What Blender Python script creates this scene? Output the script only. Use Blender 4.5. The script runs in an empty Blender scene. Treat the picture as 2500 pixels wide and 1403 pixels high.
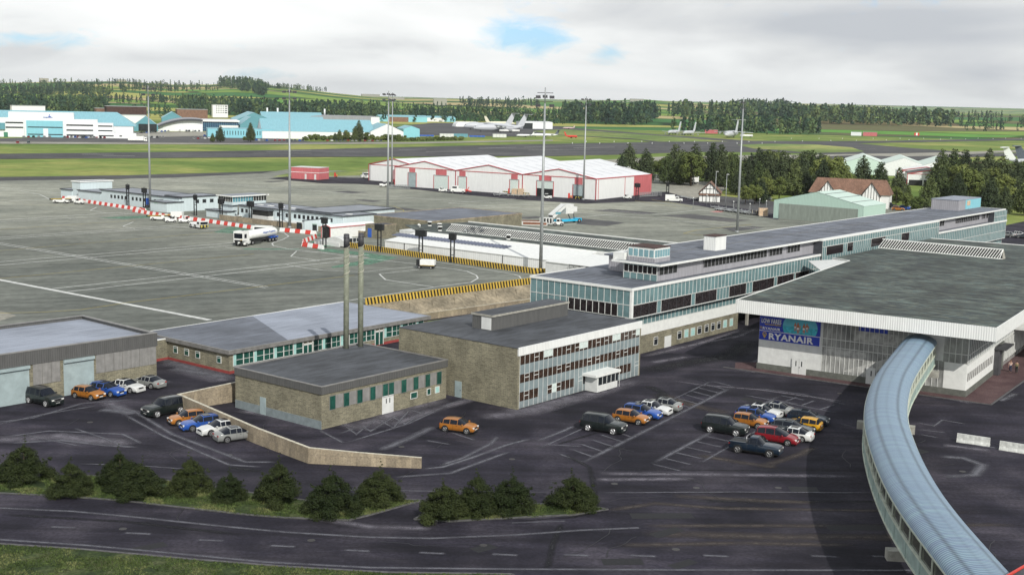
import bpy, math, random
from math import sin, cos, radians, pi, hypot, atan2, sqrt, exp, degrees
from mathutils import Vector, Matrix, noise
rnd = random.Random(7)
# ---------------------------------------------------------------- camera model
FPX, PITCH, ROLL, CAMH = 3087.65, radians(8.4368), radians(1.3341), 36.0
_f = Vector((0, cos(PITCH), -sin(PITCH))); _r = Vector((1, 0, 0)); _u = _r.cross(_f)
RT = cos(ROLL)*_r + sin(ROLL)*_u; UP = -sin(ROLL)*_r + cos(ROLL)*_u; FW = _f
AZA = radians(38.4686)
AX = Vector((sin(AZA), cos(AZA))); BX = Vector((-cos(AZA), sin(AZA)))
ANG_A = pi/2-AZA
def G(u, v, z=0.0):
    d = (u-1250)/FPX*RT-(v-701.5)/FPX*UP+FW
    t = (z-CAMH)/d.z
    return Vector((d.x*t, d.y*t, z))
def AB(a, b, z=0.0):
    q = AX*a+BX*b
    return Vector((q.x, q.y, z))
def toab(p): q = Vector((p[0], p[1])); return q.dot(AX), q.dot(BX)
def pixel(P):
    q = Vector(P)-Vector((0, 0, CAMH)); w = q.dot(FW)
    return 1250+FPX*q.dot(RT)/w, 701.5-FPX*q.dot(UP)/w
def a_at(u, b, z):
    lo, hi = -200, 1500
    for _ in range(50):
        m = (lo+hi)/2
        if pixel(AB(m, b, z))[0] < u: lo = m
        else: hi = m
    return m
def b_at(u, a, z):
    lo, hi = -100, 600
    for _ in range(50):
        m = (lo+hi)/2
        if pixel(AB(a, m, z))[0] > u: lo = m
        else: hi = m
    return m
class Fr:
    """local frame on the ground: origin o, x axis at math angle ang"""
    def __init__(s, o, ang):
        s.o = Vector((o[0], o[1])); s.z = o[2] if len(o) > 2 else 0.0; s.ang = ang
        s.X = Vector((cos(ang), sin(ang))); s.Y = Vector((-sin(ang), cos(ang)))
    def L(s, u, v, z=0):
        q = G(u, v, z).xy-s.o
        return q.dot(s.X), q.dot(s.Y)
    def W(s, x, y, z=0): q = s.o+s.X*x+s.Y*y; return Vector((q.x, q.y, z))
    def xu(s, u, y, z, lo=-50, hi=400):
        for _ in range(50):
            m = (lo+hi)/2
            if pixel(s.W(m, y, z))[0] < u: lo = m
            else: hi = m
        return m
    def yu(s, u, x, z, lo=-50, hi=400):
        for _ in range(50):
            m = (lo+hi)/2
            if pixel(s.W(x, m, z))[0] > u: lo = m
            else: hi = m
        return m
SC = bpy.context.scene; COL = SC.collection
# ---------------------------------------------------------------- materials
def nd(nt, t, loc=None, **kw):
    n = nt.nodes.new(t)
    for k, v in kw.items():
        if k in n.inputs: n.inputs[k].default_value = v
        else: setattr(n, k, v)
    return n
def ramp(nt, stops):
    n = nt.nodes.new('ShaderNodeValToRGB'); e = n.color_ramp.elements
    while len(e) < len(stops): e.new(0.5)
    for i, (p, c) in enumerate(stops):
        e[i].position = p; e[i].color = (c[0], c[1], c[2], 1) if isinstance(c, (tuple, list)) else (c, c, c, 1)
    return n
def mixc(nt, f, a, b, mode='MIX'):
    m = nt.nodes.new('ShaderNodeMix'); m.data_type = 'RGBA'; m.blend_type = mode
    for s, v in ((0, f), (6, a), (7, b)):
        if hasattr(v, 'is_linked') or hasattr(v, 'links'): nt.links.new(v, m.inputs[s])
        else: m.inputs[s].default_value = v if s == 0 else (v[0], v[1], v[2], 1)
    return m.outputs[2]
def math_(nt, op, a, b=0.0, clamp=False):
    m = nt.nodes.new('ShaderNodeMath'); m.operation = op; m.use_clamp = clamp
    for i, v in enumerate((a, b)):
        if hasattr(v, 'links'): nt.links.new(v, m.inputs[i])
        else: m.inputs[i].default_value = v
    return m.outputs[0]
def base(name):
    m = bpy.data.materials.new(name); m.use_nodes = True; nt = m.node_tree
    return m, nt, nt.nodes['Principled BSDF']
def pos(nt, sc=(1, 1, 1), kind='Position'):
    if kind == 'UV': o = nd(nt, 'ShaderNodeUVMap').outputs[0]
    elif kind == 'Object': o = nd(nt, 'ShaderNodeTexCoord').outputs['Object']
    else: o = nd(nt, 'ShaderNodeNewGeometry').outputs['Position']
    mp = nd(nt, 'ShaderNodeMapping'); mp.inputs['Scale'].default_value = sc
    nt.links.new(o, mp.inputs['Vector']); return mp.outputs[0]
def noi(nt, vec, scale, detail=4, rough=.55, dist=0.0):
    n = nd(nt, 'ShaderNodeTexNoise'); nt.links.new(vec, n.inputs['Vector'])
    n.inputs['Scale'].default_value = scale; n.inputs['Detail'].default_value = detail
    n.inputs['Roughness'].default_value = rough; n.inputs['Distortion'].default_value = dist
    return n.outputs[0]
def sc3(c, k): return tuple(min(1, max(0, x*k)) for x in c)
def mat(name, c, rough=.6, var=.18, scale=1.2, metal=0.0, spec=.4, streak=0.0, coat=0.0, objrand=0.0):
    """painted / plain surface with uneven tone and optional vertical streaking"""
    m, nt, b = base(name); p = pos(nt, kind='UV')
    f = noi(nt, p, scale, 6, .62)
    r = ramp(nt, [(.38, sc3(c, 1-var)), (.62, sc3(c, 1+var))]); nt.links.new(f, r.inputs[0]); col = r.outputs[0]
    if streak:
        p2 = pos(nt, (1.6, .12, 1), 'UV'); g = noi(nt, p2, 2.0, 5, .6)
        r2 = ramp(nt, [(.35, sc3(c, 1-streak)), (.62, (1, 1, 1))]); nt.links.new(g, r2.inputs[0])
        col = mixc(nt, streak, col, mixc(nt, 1.0, col, r2.outputs[0], 'MULTIPLY'))
    if objrand:
        oi = nd(nt, 'ShaderNodeObjectInfo'); k = math_(nt, 'MULTIPLY_ADD', oi.outputs['Random'], objrand)
        nt.nodes[-1].inputs[2].default_value = 1-objrand/2
        col = mixc(nt, 1.0, col, k, 'MULTIPLY')
    nt.links.new(col, b.inputs['Base Color'])
    b.inputs['Roughness'].default_value = rough; b.inputs['Metallic'].default_value = metal
    b.inputs['Specular IOR Level'].default_value = spec
    if coat: b.inputs['Coat Weight'].default_value = coat; b.inputs['Coat Roughness'].default_value = .08
    return m
def ribbed(name, c, pitch=.3, depth=.35, rough=.5, metal=0.0, axis='x', streak=.25):
    m, nt, b = base(name)
    sc = (1/pitch, 0, 0) if axis == 'x' else (0, 1/pitch, 0)
    p = pos(nt, sc, 'UV'); s = nd(nt, 'ShaderNodeSeparateXYZ'); nt.links.new(p, s.inputs[0])
    w = math_(nt, 'FRACT', s.outputs[0 if axis == 'x' else 1]); w = math_(nt, 'PINGPONG', w, .5); w = math_(nt, 'MULTIPLY', w, 2.0)
    r = ramp(nt, [(.0, sc3(c, 1-depth)), (.3, c), (1, sc3(c, 1.06))]); nt.links.new(w, r.inputs[0])
    p2 = pos(nt, (.9, .15, 1) if axis == 'x' else (.5, .5, 1), 'UV'); g = noi(nt, p2, 1.5, 6, .65)
    r2 = ramp(nt, [(.3, (1-streak,)*3), (.65, (1, 1, 1))]); nt.links.new(g, r2.inputs[0])
    nt.links.new(mixc(nt, 1.0, r.outputs[0], r2.outputs[0], 'MULTIPLY'), b.inputs['Base Color'])
    bp = nd(nt, 'ShaderNodeBump'); bp.inputs['Distance'].default_value = .04; bp.inputs['Strength'].default_value = .7
    nt.links.new(w, bp.inputs['Height']); nt.links.new(bp.outputs[0], b.inputs['Normal'])
    b.inputs['Roughness'].default_value = rough; b.inputs['Metallic'].default_value = metal
    return m
def stone(name, c1, c2, mortar, bw=.55, bh=.14, stain=.35):
    m, nt, b = base(name); p = pos(nt, kind='UV')
    br = nd(nt, 'ShaderNodeTexBrick'); nt.links.new(p, br.inputs['Vector'])
    br.inputs['Color1'].default_value = (*c1, 1); br.inputs['Color2'].default_value = (*c2, 1); br.inputs['Mortar'].default_value = (*mortar, 1)
    br.inputs['Scale'].default_value = 1.0; br.inputs['Brick Width'].default_value = bw; br.inputs['Row Height'].default_value = bh
    br.inputs['Mortar Size'].default_value = .018
    g = noi(nt, p, 5.0, 5, .7); r = ramp(nt, [(.3, .62), (.7, 1.25)]); nt.links.new(g, r.inputs[0])
    col = mixc(nt, 1.0, br.outputs[0], r.outputs[0], 'MULTIPLY')
    g2 = noi(nt, pos(nt, (1, .55, 1), 'UV'), .45, 5, .6); r2 = ramp(nt, [(.32, 1-stain), (.62, 1.1)]); nt.links.new(g2, r2.inputs[0])
    col = mixc(nt, 1.0, col, r2.outputs[0], 'MULTIPLY')
    nt.links.new(col, b.inputs['Base Color']); b.inputs['Roughness'].default_value = .9
    bp = nd(nt, 'ShaderNodeBump'); bp.inputs['Distance'].default_value = .03; nt.links.new(br.outputs[1], bp.inputs['Height']); bp.invert = True
    nt.links.new(bp.outputs[0], b.inputs['Normal'])
    return m
def glass(name, c, rough=.08, var=.5, scale=.5, spec=.6):
    m, nt, b = base(name); p = pos(nt, (1, .5, 1), 'UV')
    g = noi(nt, p, scale*2.2, 6, .7, .6); r = ramp(nt, [(.3, sc3(c, 1-var)), (.55, c), (.78, sc3(c, 1+var*1.6))]); nt.links.new(g, r.inputs[0])
    nt.links.new(r.outputs[0], b.inputs['Base Color']); b.inputs['Roughness'].default_value = rough
    b.inputs['Specular IOR Level'].default_value = spec
    return m
def felt(name, c, var=.3, stretch=(.25, 1, 1), patch=.25, lines=0.0, ang=0.0):
    """roofing felt / weathered membrane: streaky, patchy"""
    m, nt, b = base(name); p = pos(nt, stretch, 'UV')
    g = noi(nt, p, .9, 8, .7); r = ramp(nt, [(.40, sc3(c, 1-var)), (.5, c), (.62, sc3(c, 1+var))]); nt.links.new(g, r.inputs[0])
    g2 = noi(nt, pos(nt, kind='UV'), .12, 4, .5, .5); r2 = ramp(nt, [(.4, 1-patch), (.6, 1+patch*.3)]); nt.links.new(g2, r2.inputs[0])
    g3 = noi(nt, pos(nt, kind='UV'), 9.0, 3, .6); r3 = ramp(nt, [(.3, .8), (.7, 1.2)]); nt.links.new(g3, r3.inputs[0])
    col = mixc(nt, 1.0, mixc(nt, 1.0, r.outputs[0], r2.outputs[0], 'MULTIPLY'), r3.outputs[0], 'MULTIPLY')
    nt.links.new(col, b.inputs['Base Color']); b.inputs['Roughness'].default_value = .75
    return m
def foliage(name, dark, light, scale=1.6):
    m, nt, b = base(name)
    p = pos(nt, kind='Object'); g = noi(nt, p, scale*.35, 4, .6)
    oi = nd(nt, 'ShaderNodeObjectInfo')
    f = math_(nt, 'ADD', math_(nt, 'MULTIPLY', oi.outputs['Random'], .35), math_(nt, 'MULTIPLY', g, .9)); f = math_(nt, 'SUBTRACT', f, .18, True)
    r = ramp(nt, [(.2, dark), (.8, light)]); nt.links.new(f, r.inputs[0])
    g2 = noi(nt, p, scale*6, 2, .5); r2 = ramp(nt, [(.3, .55), (.7, 1.4)]); nt.links.new(g2, r2.inputs[0])
    nt.links.new(mixc(nt, 1.0, r.outputs[0], r2.outputs[0], 'MULTIPLY'), b.inputs['Base Color'])
    b.inputs['Roughness'].default_value = .8; b.inputs['Specular IOR Level'].default_value = .2
    return m
# ---------------------------------------------------------------- mesh builder
class MB:
    def __init__(s): s.v = []; s.f = []; s.m = []; s.uvs = {}; s.sm = []
    def face(s, pts, m=0, uv=None, smooth=False):
        i = len(s.v); s.v += [tuple(p) for p in pts]; s.f.append(tuple(range(i, i+len(pts)))); s.m.append(m); s.sm.append(smooth)
        if uv: s.uvs[len(s.f)-1] = uv
        return s
    def box(s, x0, x1, y0, y1, z0, z1, m=0, top=None, bottom=True):
        if x0 > x1: x0, x1 = x1, x0
        if y0 > y1: y0, y1 = y1, y0
        if z0 > z1: z0, z1 = z1, z0
        t = m if top is None else top
        s.face([(x0, y0, z0), (x1, y0, z0), (x1, y0, z1), (x0, y0, z1)], m)
        s.face([(x1, y0, z0), (x1, y1, z0), (x1, y1, z1), (x1, y0, z1)], m)
        s.face([(x1, y1, z0), (x0, y1, z0), (x0, y1, z1), (x1, y1, z1)], m)
        s.face([(x0, y1, z0), (x0, y0, z0), (x0, y0, z1), (x0, y1, z1)], m)
        s.face([(x0, y0, z1), (x1, y0, z1), (x1, y1, z1), (x0, y1, z1)], t)
        if bottom: s.face([(x0, y1, z0), (x1, y1, z0), (x1, y0, z0), (x0, y0, z0)], m)
        return s
    def prism(s, poly, z0, z1, m=0, top=None):
        n = len(poly); t = m if top is None else top
        a = sum(poly[i][0]*poly[(i+1) % n][1]-poly[(i+1) % n][0]*poly[i][1] for i in range(n))
        if a < 0: poly = poly[::-1]
        for i in range(n):
            p, q = poly[i], poly[(i+1) % n]
            s.face([(p[0], p[1], z0), (q[0], q[1], z0), (q[0], q[1], z1), (p[0], p[1], z1)], m)
        s.face([(p[0], p[1], z1) for p in poly], t); s.face([(p[0], p[1], z0) for p in poly[::-1]], m)
        return s
    def cyl(s, c, z0, z1, r0, r1=None, n=12, m=0, cap=True, smooth=True):
        r1 = r0 if r1 is None else r1; x, y = c[0], c[1]
        for i in range(n):
            a, b = 2*pi*i/n, 2*pi*(i+1)/n
            s.face([(x+r0*cos(a), y+r0*sin(a), z0), (x+r0*cos(b), y+r0*sin(b), z0), (x+r1*cos(b), y+r1*sin(b), z1), (x+r1*cos(a), y+r1*sin(a), z1)], m,
                   [(r0*a, z0), (r0*b, z0), (r0*b, z1), (r0*a, z1)], smooth)
        if cap:
            s.face([(x+r1*cos(2*pi*i/n), y+r1*sin(2*pi*i/n), z1) for i in range(n)], m)
            s.face([(x+r0*cos(-2*pi*i/n), y+r0*sin(-2*pi*i/n), z0) for i in range(n)], m)
        return s
    def tube(s, pts, rad, n=6, m=0, cap=True):
        pts = [Vector(p) for p in pts]; rads = rad if isinstance(rad, (list, tuple)) else [rad]*len(pts); rings = []
        for i, p in enumerate(pts):
            d = (pts[min(i+1, len(pts)-1)]-pts[max(i-1, 0)]).normalized()
            u = d.cross(Vector((0, 0, 1)))
            if u.length < 1e-3: u = Vector((1, 0, 0))
            u.normalize(); w = u.cross(d)
            rings.append([p+rads[i]*(cos(2*pi*k/n)*u+sin(2*pi*k/n)*w) for k in range(n)])
        for i in range(len(rings)-1):
            for k in range(n):
                s.face([rings[i][k], rings[i][(k+1) % n], rings[i+1][(k+1) % n], rings[i+1][k]], m, None, n > 5)
        if cap: s.face(rings[0][::-1], m); s.face(rings[-1], m)
        return s
    def wheel(s, x, y, z, r, w, m=0, n=14, axis='y'):
        a = Vector((x, y-w/2, z)) if axis == 'y' else Vector((x-w/2, y, z)); b = Vector((x, y+w/2, z)) if axis == 'y' else Vector((x+w/2, y, z))
        return s.tube([a, b], r, n, m)
    def build(s, name, mats, parent=None, loc=None, ang=0.0, sharp=True):
        me = bpy.data.meshes.new(name); me.from_pydata(s.v, [], s.f); 
        mats = mats if isinstance(mats, (list, tuple)) else [mats]
        for mm in mats: me.materials.append(mm)
        me.polygons.foreach_set('material_index', s.m); me.polygons.foreach_set('use_smooth', s.sm)
        uvl = me.uv_layers.new(name='UVMap'); co = me.vertices; data = [0.0]*(2*len(me.loops))
        for p in me.polygons:
            cu = s.uvs.get(p.index)
            n = p.normal
            if cu is None and abs(n.z) < .8:
                t = Vector((-n.y, n.x)); L = t.length or 1; t /= L
            for j, li in enumerate(p.loop_indices):
                if cu is not None: x, y = cu[j]
                else:
                    q = co[me.loops[li].vertex_index].co
                    if abs(n.z) >= .8: x, y = q.x, q.y
                    else: x, y = q.x*t.x+q.y*t.y, q.z
                data[2*li] = x; data[2*li+1] = y
        uvl.data.foreach_set('uv', data)
        o = bpy.data.objects.new(name, me); COL.objects.link(o)
        if any(s.sm):
            import bmesh
            bm = bmesh.new(); bm.from_mesh(me); bmesh.ops.remove_doubles(bm, verts=bm.verts, dist=.0005); bm.to_mesh(me); bm.free()
        if parent: o.parent = parent
        if loc is not None: o.location = loc
        if ang: o.rotation_euler.z = ang
        return o
def thing(name, label, cat, loc=(0, 0, 0), ang=0.0, group=None):
    o = bpy.data.objects.new(name, None); COL.objects.link(o); o.location = loc; o.rotation_euler = (0, 0, ang)
    o.empty_display_size = .5; o['label'] = label; o['category'] = cat
    if group: o['group'] = group
    return o
def tag(o, label=None, cat=None, group=None, kind=None):
    for k, v in (('label', label), ('category', cat), ('group', group), ('kind', kind)):
        if v: o[k] = v
    return o
def kids(o): return [c for c in bpy.data.objects if c.parent == o]
_KIDS = {}
def dup(root, loc, ang, label=None, group=None):
    """copy of a thing with copies of its parts and sub-parts"""
    def tree(o):
        if o.name not in _KIDS: _KIDS[o.name] = [c for c in o.children]
        return _KIDS[o.name]
    def cp(o, par):
        c = o.copy(); COL.objects.link(c); c.parent = par
        for ch in tree(o): cp(ch, c)
        return c
    r = cp(root, None); r.location = loc; r.rotation_euler = (0, 0, ang)
    if label: r['label'] = label
    if group: r['group'] = group
    return r
def struct(mb, name, mats, **kw):
    o = mb.build(name, mats, **kw); o['kind'] = 'structure'; return o
def az(p, q): d = Vector(q)-Vector(p); return atan2(d.y, d.x)
def text_mesh(body, size, mat_, name='lettering', depth=.03, spacing=1.0, off=0.0):
    cu = bpy.data.curves.new(name, 'FONT'); cu.body = body; cu.size = size; cu.extrude = depth; cu.space_character = spacing; cu.resolution_u = 3; cu.offset = off; cu.space_character = 1+off*3
    ob = bpy.data.objects.new(name+'_tmp', cu); COL.objects.link(ob)
    dg = bpy.context.evaluated_depsgraph_get(); me = bpy.data.meshes.new_from_object(ob.evaluated_get(dg)); bpy.data.objects.remove(ob)
    me.materials.clear(); me.materials.append(mat_); o = bpy.data.objects.new(name, me); COL.objects.link(o)
    xs = [v.co.x for v in me.vertices]; ys = [v.co.y for v in me.vertices]
    return o, min(xs), max(xs), min(ys), max(ys)
def sign_text(parent, body, x0, x1, z0, z1, y, mat_, bold=0.0, ang=0.0, name='lettering'):
    """lettering on a face at y=const looking to -y, fitted into x0..x1, z0..z1"""
    o, a, b, c, d = text_mesh(body, 1.0, mat_, name, off=bold)
    if bold:
        pass
    sx = (x1-x0)/(b-a); sz = (z1-z0)/(d-c)
    for v in o.data.vertices:
        x, yy, zz = v.co; v.co = (x0+(x-a)*sx, y-zz, z0+(yy-c)*sz)
    o.parent = parent
    return o
# ---------------------------------------------------------------- palette
M = {}
M['stone'] = stone('stone_wall', (.305, .28, .19), (.175, .16, .108), (.35, .33, .25))
M['darkfascia'] = ribbed('dark_ribbed_fascia', (.115, .115, .112), .28, .3)
M['edge'] = mat('roof_edge_metal', (.2, .195, .185), .5)
M['panelgrey'] = mat('grey_cladding_panel', (.25, .245, .235), .6, .12, streak=.2)
M['slate'] = felt('dark_roof_felt', (.068, .074, .084), .35)
M['slateblue'] = felt('light_metal_roof', (.30, .33, .39), .16, (.18, 2.5, 1), .15)
M['slate2'] = felt('mid_roof_felt', (.145, .16, .19), .25, (.2, 1.6, 1))
M['shutter'] = ribbed('pale_blue_shutter', (.40, .49, .50), .12, .25, .45, 0, 'y')
M['redbrick'] = mat('red_plinth', (.28, .05, .045), .8)
M['white'] = mat('white_paint', (.78, .79, .76), .5, .05)
M['whiterib'] = ribbed('white_ribbed_fascia', (.84, .85, .82), .3, .22, streak=.12)
M['whitewall'] = mat('white_render', (.66, .67, .65), .7, .06, streak=.12)
M['frame'] = mat('white_window_frame', (.66, .67, .64), .5, .05)
M['teal'] = mat('teal_panel', (.15, .245, .255), .35, .16, .5, streak=.1)
M['darkglass'] = glass('dark_brown_glass', (.030, .024, .026), .1, .9, 1.2, .3)
M['greenglass'] = glass('green_glass', (.018, .085, .065), .1, .5, .5)
M['aquaglass'] = mat('aqua_blind', (.36, .60, .56), .4, .1)
M['brownglass'] = glass('brown_glass', (.055, .034, .024), .12, .7, 1.4)
M['spandrel'] = mat('grey_blue_spandrel', (.23, .28, .29), .35, .1, .8)
M['spandrel2'] = mat('grey_plinth_panel', (.22, .26, .27), .4, .15)
M['whiteblind'] = mat('white_blind', (.62, .70, .66), .5, .12, 3)
M['concrete'] = mat('weathered_concrete', (.33, .32, .28), .85, .2)
M['plinth'] = mat('dark_concrete_plinth', (.12, .125, .11), .85, .2)
M['hallglass'] = glass('hall_glazing', (.32, .325, .31), .12, .6, .22, .5)
M['hallglass2'] = glass('hall_side_glazing', (.05, .075, .095), .06, .6, .3, .8)
M['hallroof'] = felt('mossy_roof_felt', (.062, .073, .066), .55, (.3, 1.5, 1), .35)
nt = M['hallroof'].node_tree; b = nt.nodes['Principled BSDF']; lk = b.inputs['Base Color'].links[0].from_socket
g_ = noi(nt, pos(nt, (.16, .7, 1), 'UV'), 1.6, 7, .7, .8); r_ = ramp(nt, [(.44, (.38, .44, .52)), (.485, (.85, .92, .92)), (.515, (1.1, 1.18, 1.12)), (.535, (1.9, 1.65, 1.2)), (.575, (1.4, 1.75, 1.8))]); nt.links.new(g_, r_.inputs[0])
nt.links.new(mixc(nt, 1.0, lk, r_.outputs[0], 'MULTIPLY'), b.inputs['Base Color'])
M['louvre'] = mat('dark_louvre', (.035, .037, .036), .8, .3, spec=.1)
M['ltblue'] = ribbed('pale_blue_cladding', (.60, .69, .71), .5, .08, .55, streak=.1)
M['pierroof'] = felt('pier_roof', (.26, .28, .31), .1, (1, .3, 1), .1)
M['trim'] = mat('dark_trim', (.055, .06, .068), .5)
M['darkwin'] = glass('dark_window', (.025, .03, .034), .12, .5, 1)
M['whclad'] = ribbed('white_warehouse_cladding', (.84, .85, .83), .5, .1, .5, streak=.1)
M['whroof'] = ribbed('white_warehouse_roof', (.78, .79, .80), 1.0, .06, .45, streak=.08)
M['rooflight'] = mat('grey_rooflight', (.45, .48, .52), .4)
M['redtrim'] = mat('red_trim', (.50, .075, .085), .5, .1)
M['redpanel'] = ribbed('red_cladding', (.60, .16, .17), .4, .15)
M['tan'] = stone('tan_rough_wall', (.40, .33, .23), (.30, .25, .18), (.36, .30, .22), .5, .9, .4)
M['coping'] = mat('pale_coping', (.50, .47, .38), .9, .25, 3)
M['flue'] = mat('galvanised_flue', (.235, .25, .195), .85, .15, 2.0, 0.0, .2, streak=.3)
M['black'] = mat('black_metal', (.014, .015, .016), .5, .3)
M['grey'] = mat('grey_metal', (.34, .36, .36), .45, .12, 2, .3)
M['dgrey'] = mat('dark_grey_metal', (.06, .06, .065), .5)
M['tyre'] = mat('tyre_rubber', (.012, .012, .013), .85)
M['rim'] = mat('wheel_rim', (.5, .5, .5), .3, .1, 3, .6)
M['carglass'] = glass('car_glass', (.008, .011, .018), .08, .3, 1, .35)
M['lampglass'] = mat('headlamp', (.75, .75, .72), .15)
M['redlamp'] = mat('tail_lamp', (.35, .02, .02), .2)
M['plate'] = mat('number_plate', (.7, .7, .68), .5)
M['chrome'] = mat('chrome', (.62, .62, .62), .2, .05, 2, .7)
M['yellow'] = mat('yellow_paint', (.62, .42, .05), .6, .12)
M['redp'] = mat('red_paint', (.60, .05, .035), .5, .1)
M['bluep'] = mat('blue_paint', (.02, .10, .45), .4, .1)
M['cyanp'] = mat('cyan_paint', (.02, .42, .66), .4, .1)
M['wood'] = mat('pale_plywood', (.58, .42, .28), .8, .15)
M['mint'] = ribbed('mint_cladding', (.44, .60, .52), .45, .13, .5, streak=.06)
M['mintroof'] = ribbed('mint_roof', (.56, .70, .62), .5, .08, .5, streak=.06)
M['hangdoor'] = ribbed('grey_green_hangar_door', (.28, .32, .28), .4, .35, .5, streak=.3)
M['skyb'] = ribbed('sky_blue_roof', (.25, .50, .57), .8, .1, .5, streak=.2)
M['skyb2'] = ribbed('pale_sky_blue_wall', (.24, .56, .64), .8, .08, .5, streak=.1)
M['skyb3'] = ribbed('mid_blue_cladding', (.11, .30, .36), .8, .1, .5, streak=.12)
M['farwhite'] = mat('far_white_wall', (.76, .78, .78), .6, .05)
M['greyroof'] = ribbed('grey_vault_roof', (.30, .31, .33), .6, .12)
M['tile'] = stone('brown_roof_tile', (.30, .17, .115), (.22, .125, .085), (.12, .07, .05), .35, .3, .25)
M['timber'] = mat('black_timber', (.03, .028, .026), .8)
M['brick'] = stone('dark_red_brick', (.11, .05, .04), (.085, .04, .035), (.06, .035, .03), .25, .09)
M['tubemain'] = None
# ---------------------------------------------------------------- world, sun, camera
SUN_EL, SUN_AZ = radians(36), radians(159)      # compass azimuth of the sun measured from +Y towards +X
w = bpy.data.worlds.new('World'); SC.world = w; w.use_nodes = True; nt = w.node_tree; bg = nt.nodes['Background']
sky = nd(nt, 'ShaderNodeTexSky', sky_type='NISHITA'); sky.sun_disc = False; sky.sun_elevation = SUN_EL; sky.sun_rotation = SUN_AZ
sky.air_density = 1.0; sky.dust_density = .6; sky.ozone_density = 1.3
tc = nd(nt, 'ShaderNodeTexCoord'); vm = nd(nt, 'ShaderNodeVectorMath', operation='NORMALIZE'); nt.links.new(tc.outputs['Generated'], vm.inputs[0])
sp = nd(nt, 'ShaderNodeSeparateXYZ'); nt.links.new(vm.outputs[0], sp.inputs[0])
mp = nd(nt, 'ShaderNodeMapping'); mp.inputs['Scale'].default_value = (4.2, 4.2, 17); nt.links.new(vm.outputs[0], mp.inputs['Vector'])
mp2 = nd(nt, 'ShaderNodeMapping'); mp2.inputs['Scale'].default_value = (2.0, 2.0, 11); mp2.inputs['Location'].default_value = (3.1, 1.7, .4); nt.links.new(vm.outputs[0], mp2.inputs['Vector'])
n1 = noi(nt, mp.outputs[0], 1.0, 7, .5, .5); n2 = noi(nt, mp2.outputs[0], 1.0, 5, .5, .3)
def skyblob(u, v, su, sv):
    d = ((u-1250)/FPX*RT-(v-701.5)/FPX*UP+FW).normalized()
    k = nd(nt, 'ShaderNodeVectorMath', operation='SUBTRACT'); nt.links.new(vm.outputs[0], k.inputs[0]); k.inputs[1].default_value = d
    s_ = nd(nt, 'ShaderNodeVectorMath', operation='MULTIPLY'); nt.links.new(k.outputs[0], s_.inputs[0]); s_.inputs[1].default_value = (FPX/su, FPX/su, FPX/sv)
    l = nd(nt, 'ShaderNodeVectorMath', operation='LENGTH'); nt.links.new(s_.outputs[0], l.inputs[0])
    return math_(nt, 'SUBTRACT', 1.0, l.outputs['Value'], True)
def addn(*xs):
    r = xs[0]
    for x in xs[1:]: r = math_(nt, 'ADD', r, x)
    return r
# undersides: darker lumps of cloud
dk = addn(skyblob(450, 145, 560, 50), math_(nt, 'MULTIPLY', skyblob(1950, 70, 700, 150), 1.3), math_(nt, 'MULTIPLY', skyblob(2400, 185, 320, 60), .8), math_(nt, 'MULTIPLY', skyblob(900, 120, 420, 45), .5), math_(nt, 'MULTIPLY', skyblob(2280, 80, 420, 70), .5), math_(nt, 'MULTIPLY', skyblob(1000, 205, 500, 30), .35))
shade = math_(nt, 'ADD', math_(nt, 'MULTIPLY', dk, .62), math_(nt, 'MULTIPLY', math_(nt, 'SUBTRACT', n1, .45), 2.2))
cr = ramp(nt, [(0.0, (1.08, 1.095, 1.085)), (.3, (.965, .985, .98)), (.6, (.77, .79, .80)), (1, (.58, .61, .65))]); nt.links.new(shade, cr.inputs[0])
mp3 = nd(nt, 'ShaderNodeMapping'); mp3.inputs['Scale'].default_value = (26, 26, 60); nt.links.new(vm.outputs[0], mp3.inputs['Vector']); n3 = noi(nt, mp3.outputs[0], 1.0, 6, .62, .6)
hole = addn(math_(nt, 'MULTIPLY', math_(nt, 'SUBTRACT', n3, .5), 1.3), math_(nt, 'MULTIPLY', skyblob(1290, 90, 170, 62), .95), math_(nt, 'MULTIPLY', skyblob(1490, 130, 70, 34), .75), math_(nt, 'MULTIPLY', skyblob(90, 95, 200, 36), .62), math_(nt, 'MULTIPLY', skyblob(600, 182, 170, 26), .55), math_(nt, 'MULTIPLY', skyblob(2050, 10, 300, 40), .3), math_(nt, 'MULTIPLY', sp.outputs[2], .35))
hm = math_(nt, 'SUBTRACT', math_(nt, 'ADD', hole, math_(nt, 'MULTIPLY', n2, .35)), .42); hr = ramp(nt, [(0, 0), (.55, 1)]); nt.links.new(hm, hr.inputs[0])
skb = mixc(nt, 1.0, sky.outputs[0], (.062, .10, .155), 'MULTIPLY')
# cloud overhead, out of view, is dimmed to lower the ambient light
lid = ramp(nt, [(.2, (1, 1, 1)), (.55, (.50, .52, .56))]); nt.links.new(sp.outputs[2], lid.inputs[0])
nt.links.new(mixc(nt, math_(nt, 'MULTIPLY', hr.outputs[0], .85), mixc(nt, 1.0, cr.outputs[0], lid.outputs[0], 'MULTIPLY'), skb), bg.inputs[0]); bg.inputs[1].default_value = 1.0
sl = bpy.data.lights.new('sun', 'SUN'); sl.energy = 3.7; sl.angle = radians(.6); sl.color = (1, .965, .90)
so = bpy.data.objects.new('sun', sl); COL.objects.link(so)
sd = Vector((sin(SUN_AZ)*cos(SUN_EL), cos(SUN_AZ)*cos(SUN_EL), sin(SUN_EL))); so.rotation_euler = sd.to_track_quat('Z', 'Y').to_euler(); so.location = (60, -60, 120)
cam = bpy.data.cameras.new('camera'); co = bpy.data.objects.new('camera', cam); COL.objects.link(co)
cam.sensor_width = 36; cam.lens = FPX/2500*36; cam.clip_start = 1; cam.clip_end = 60000
mt = Matrix((RT, UP, -FW)).transposed().to_4x4(); mt.translation = Vector((0, 0, CAMH)); co.matrix_world = mt
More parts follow.
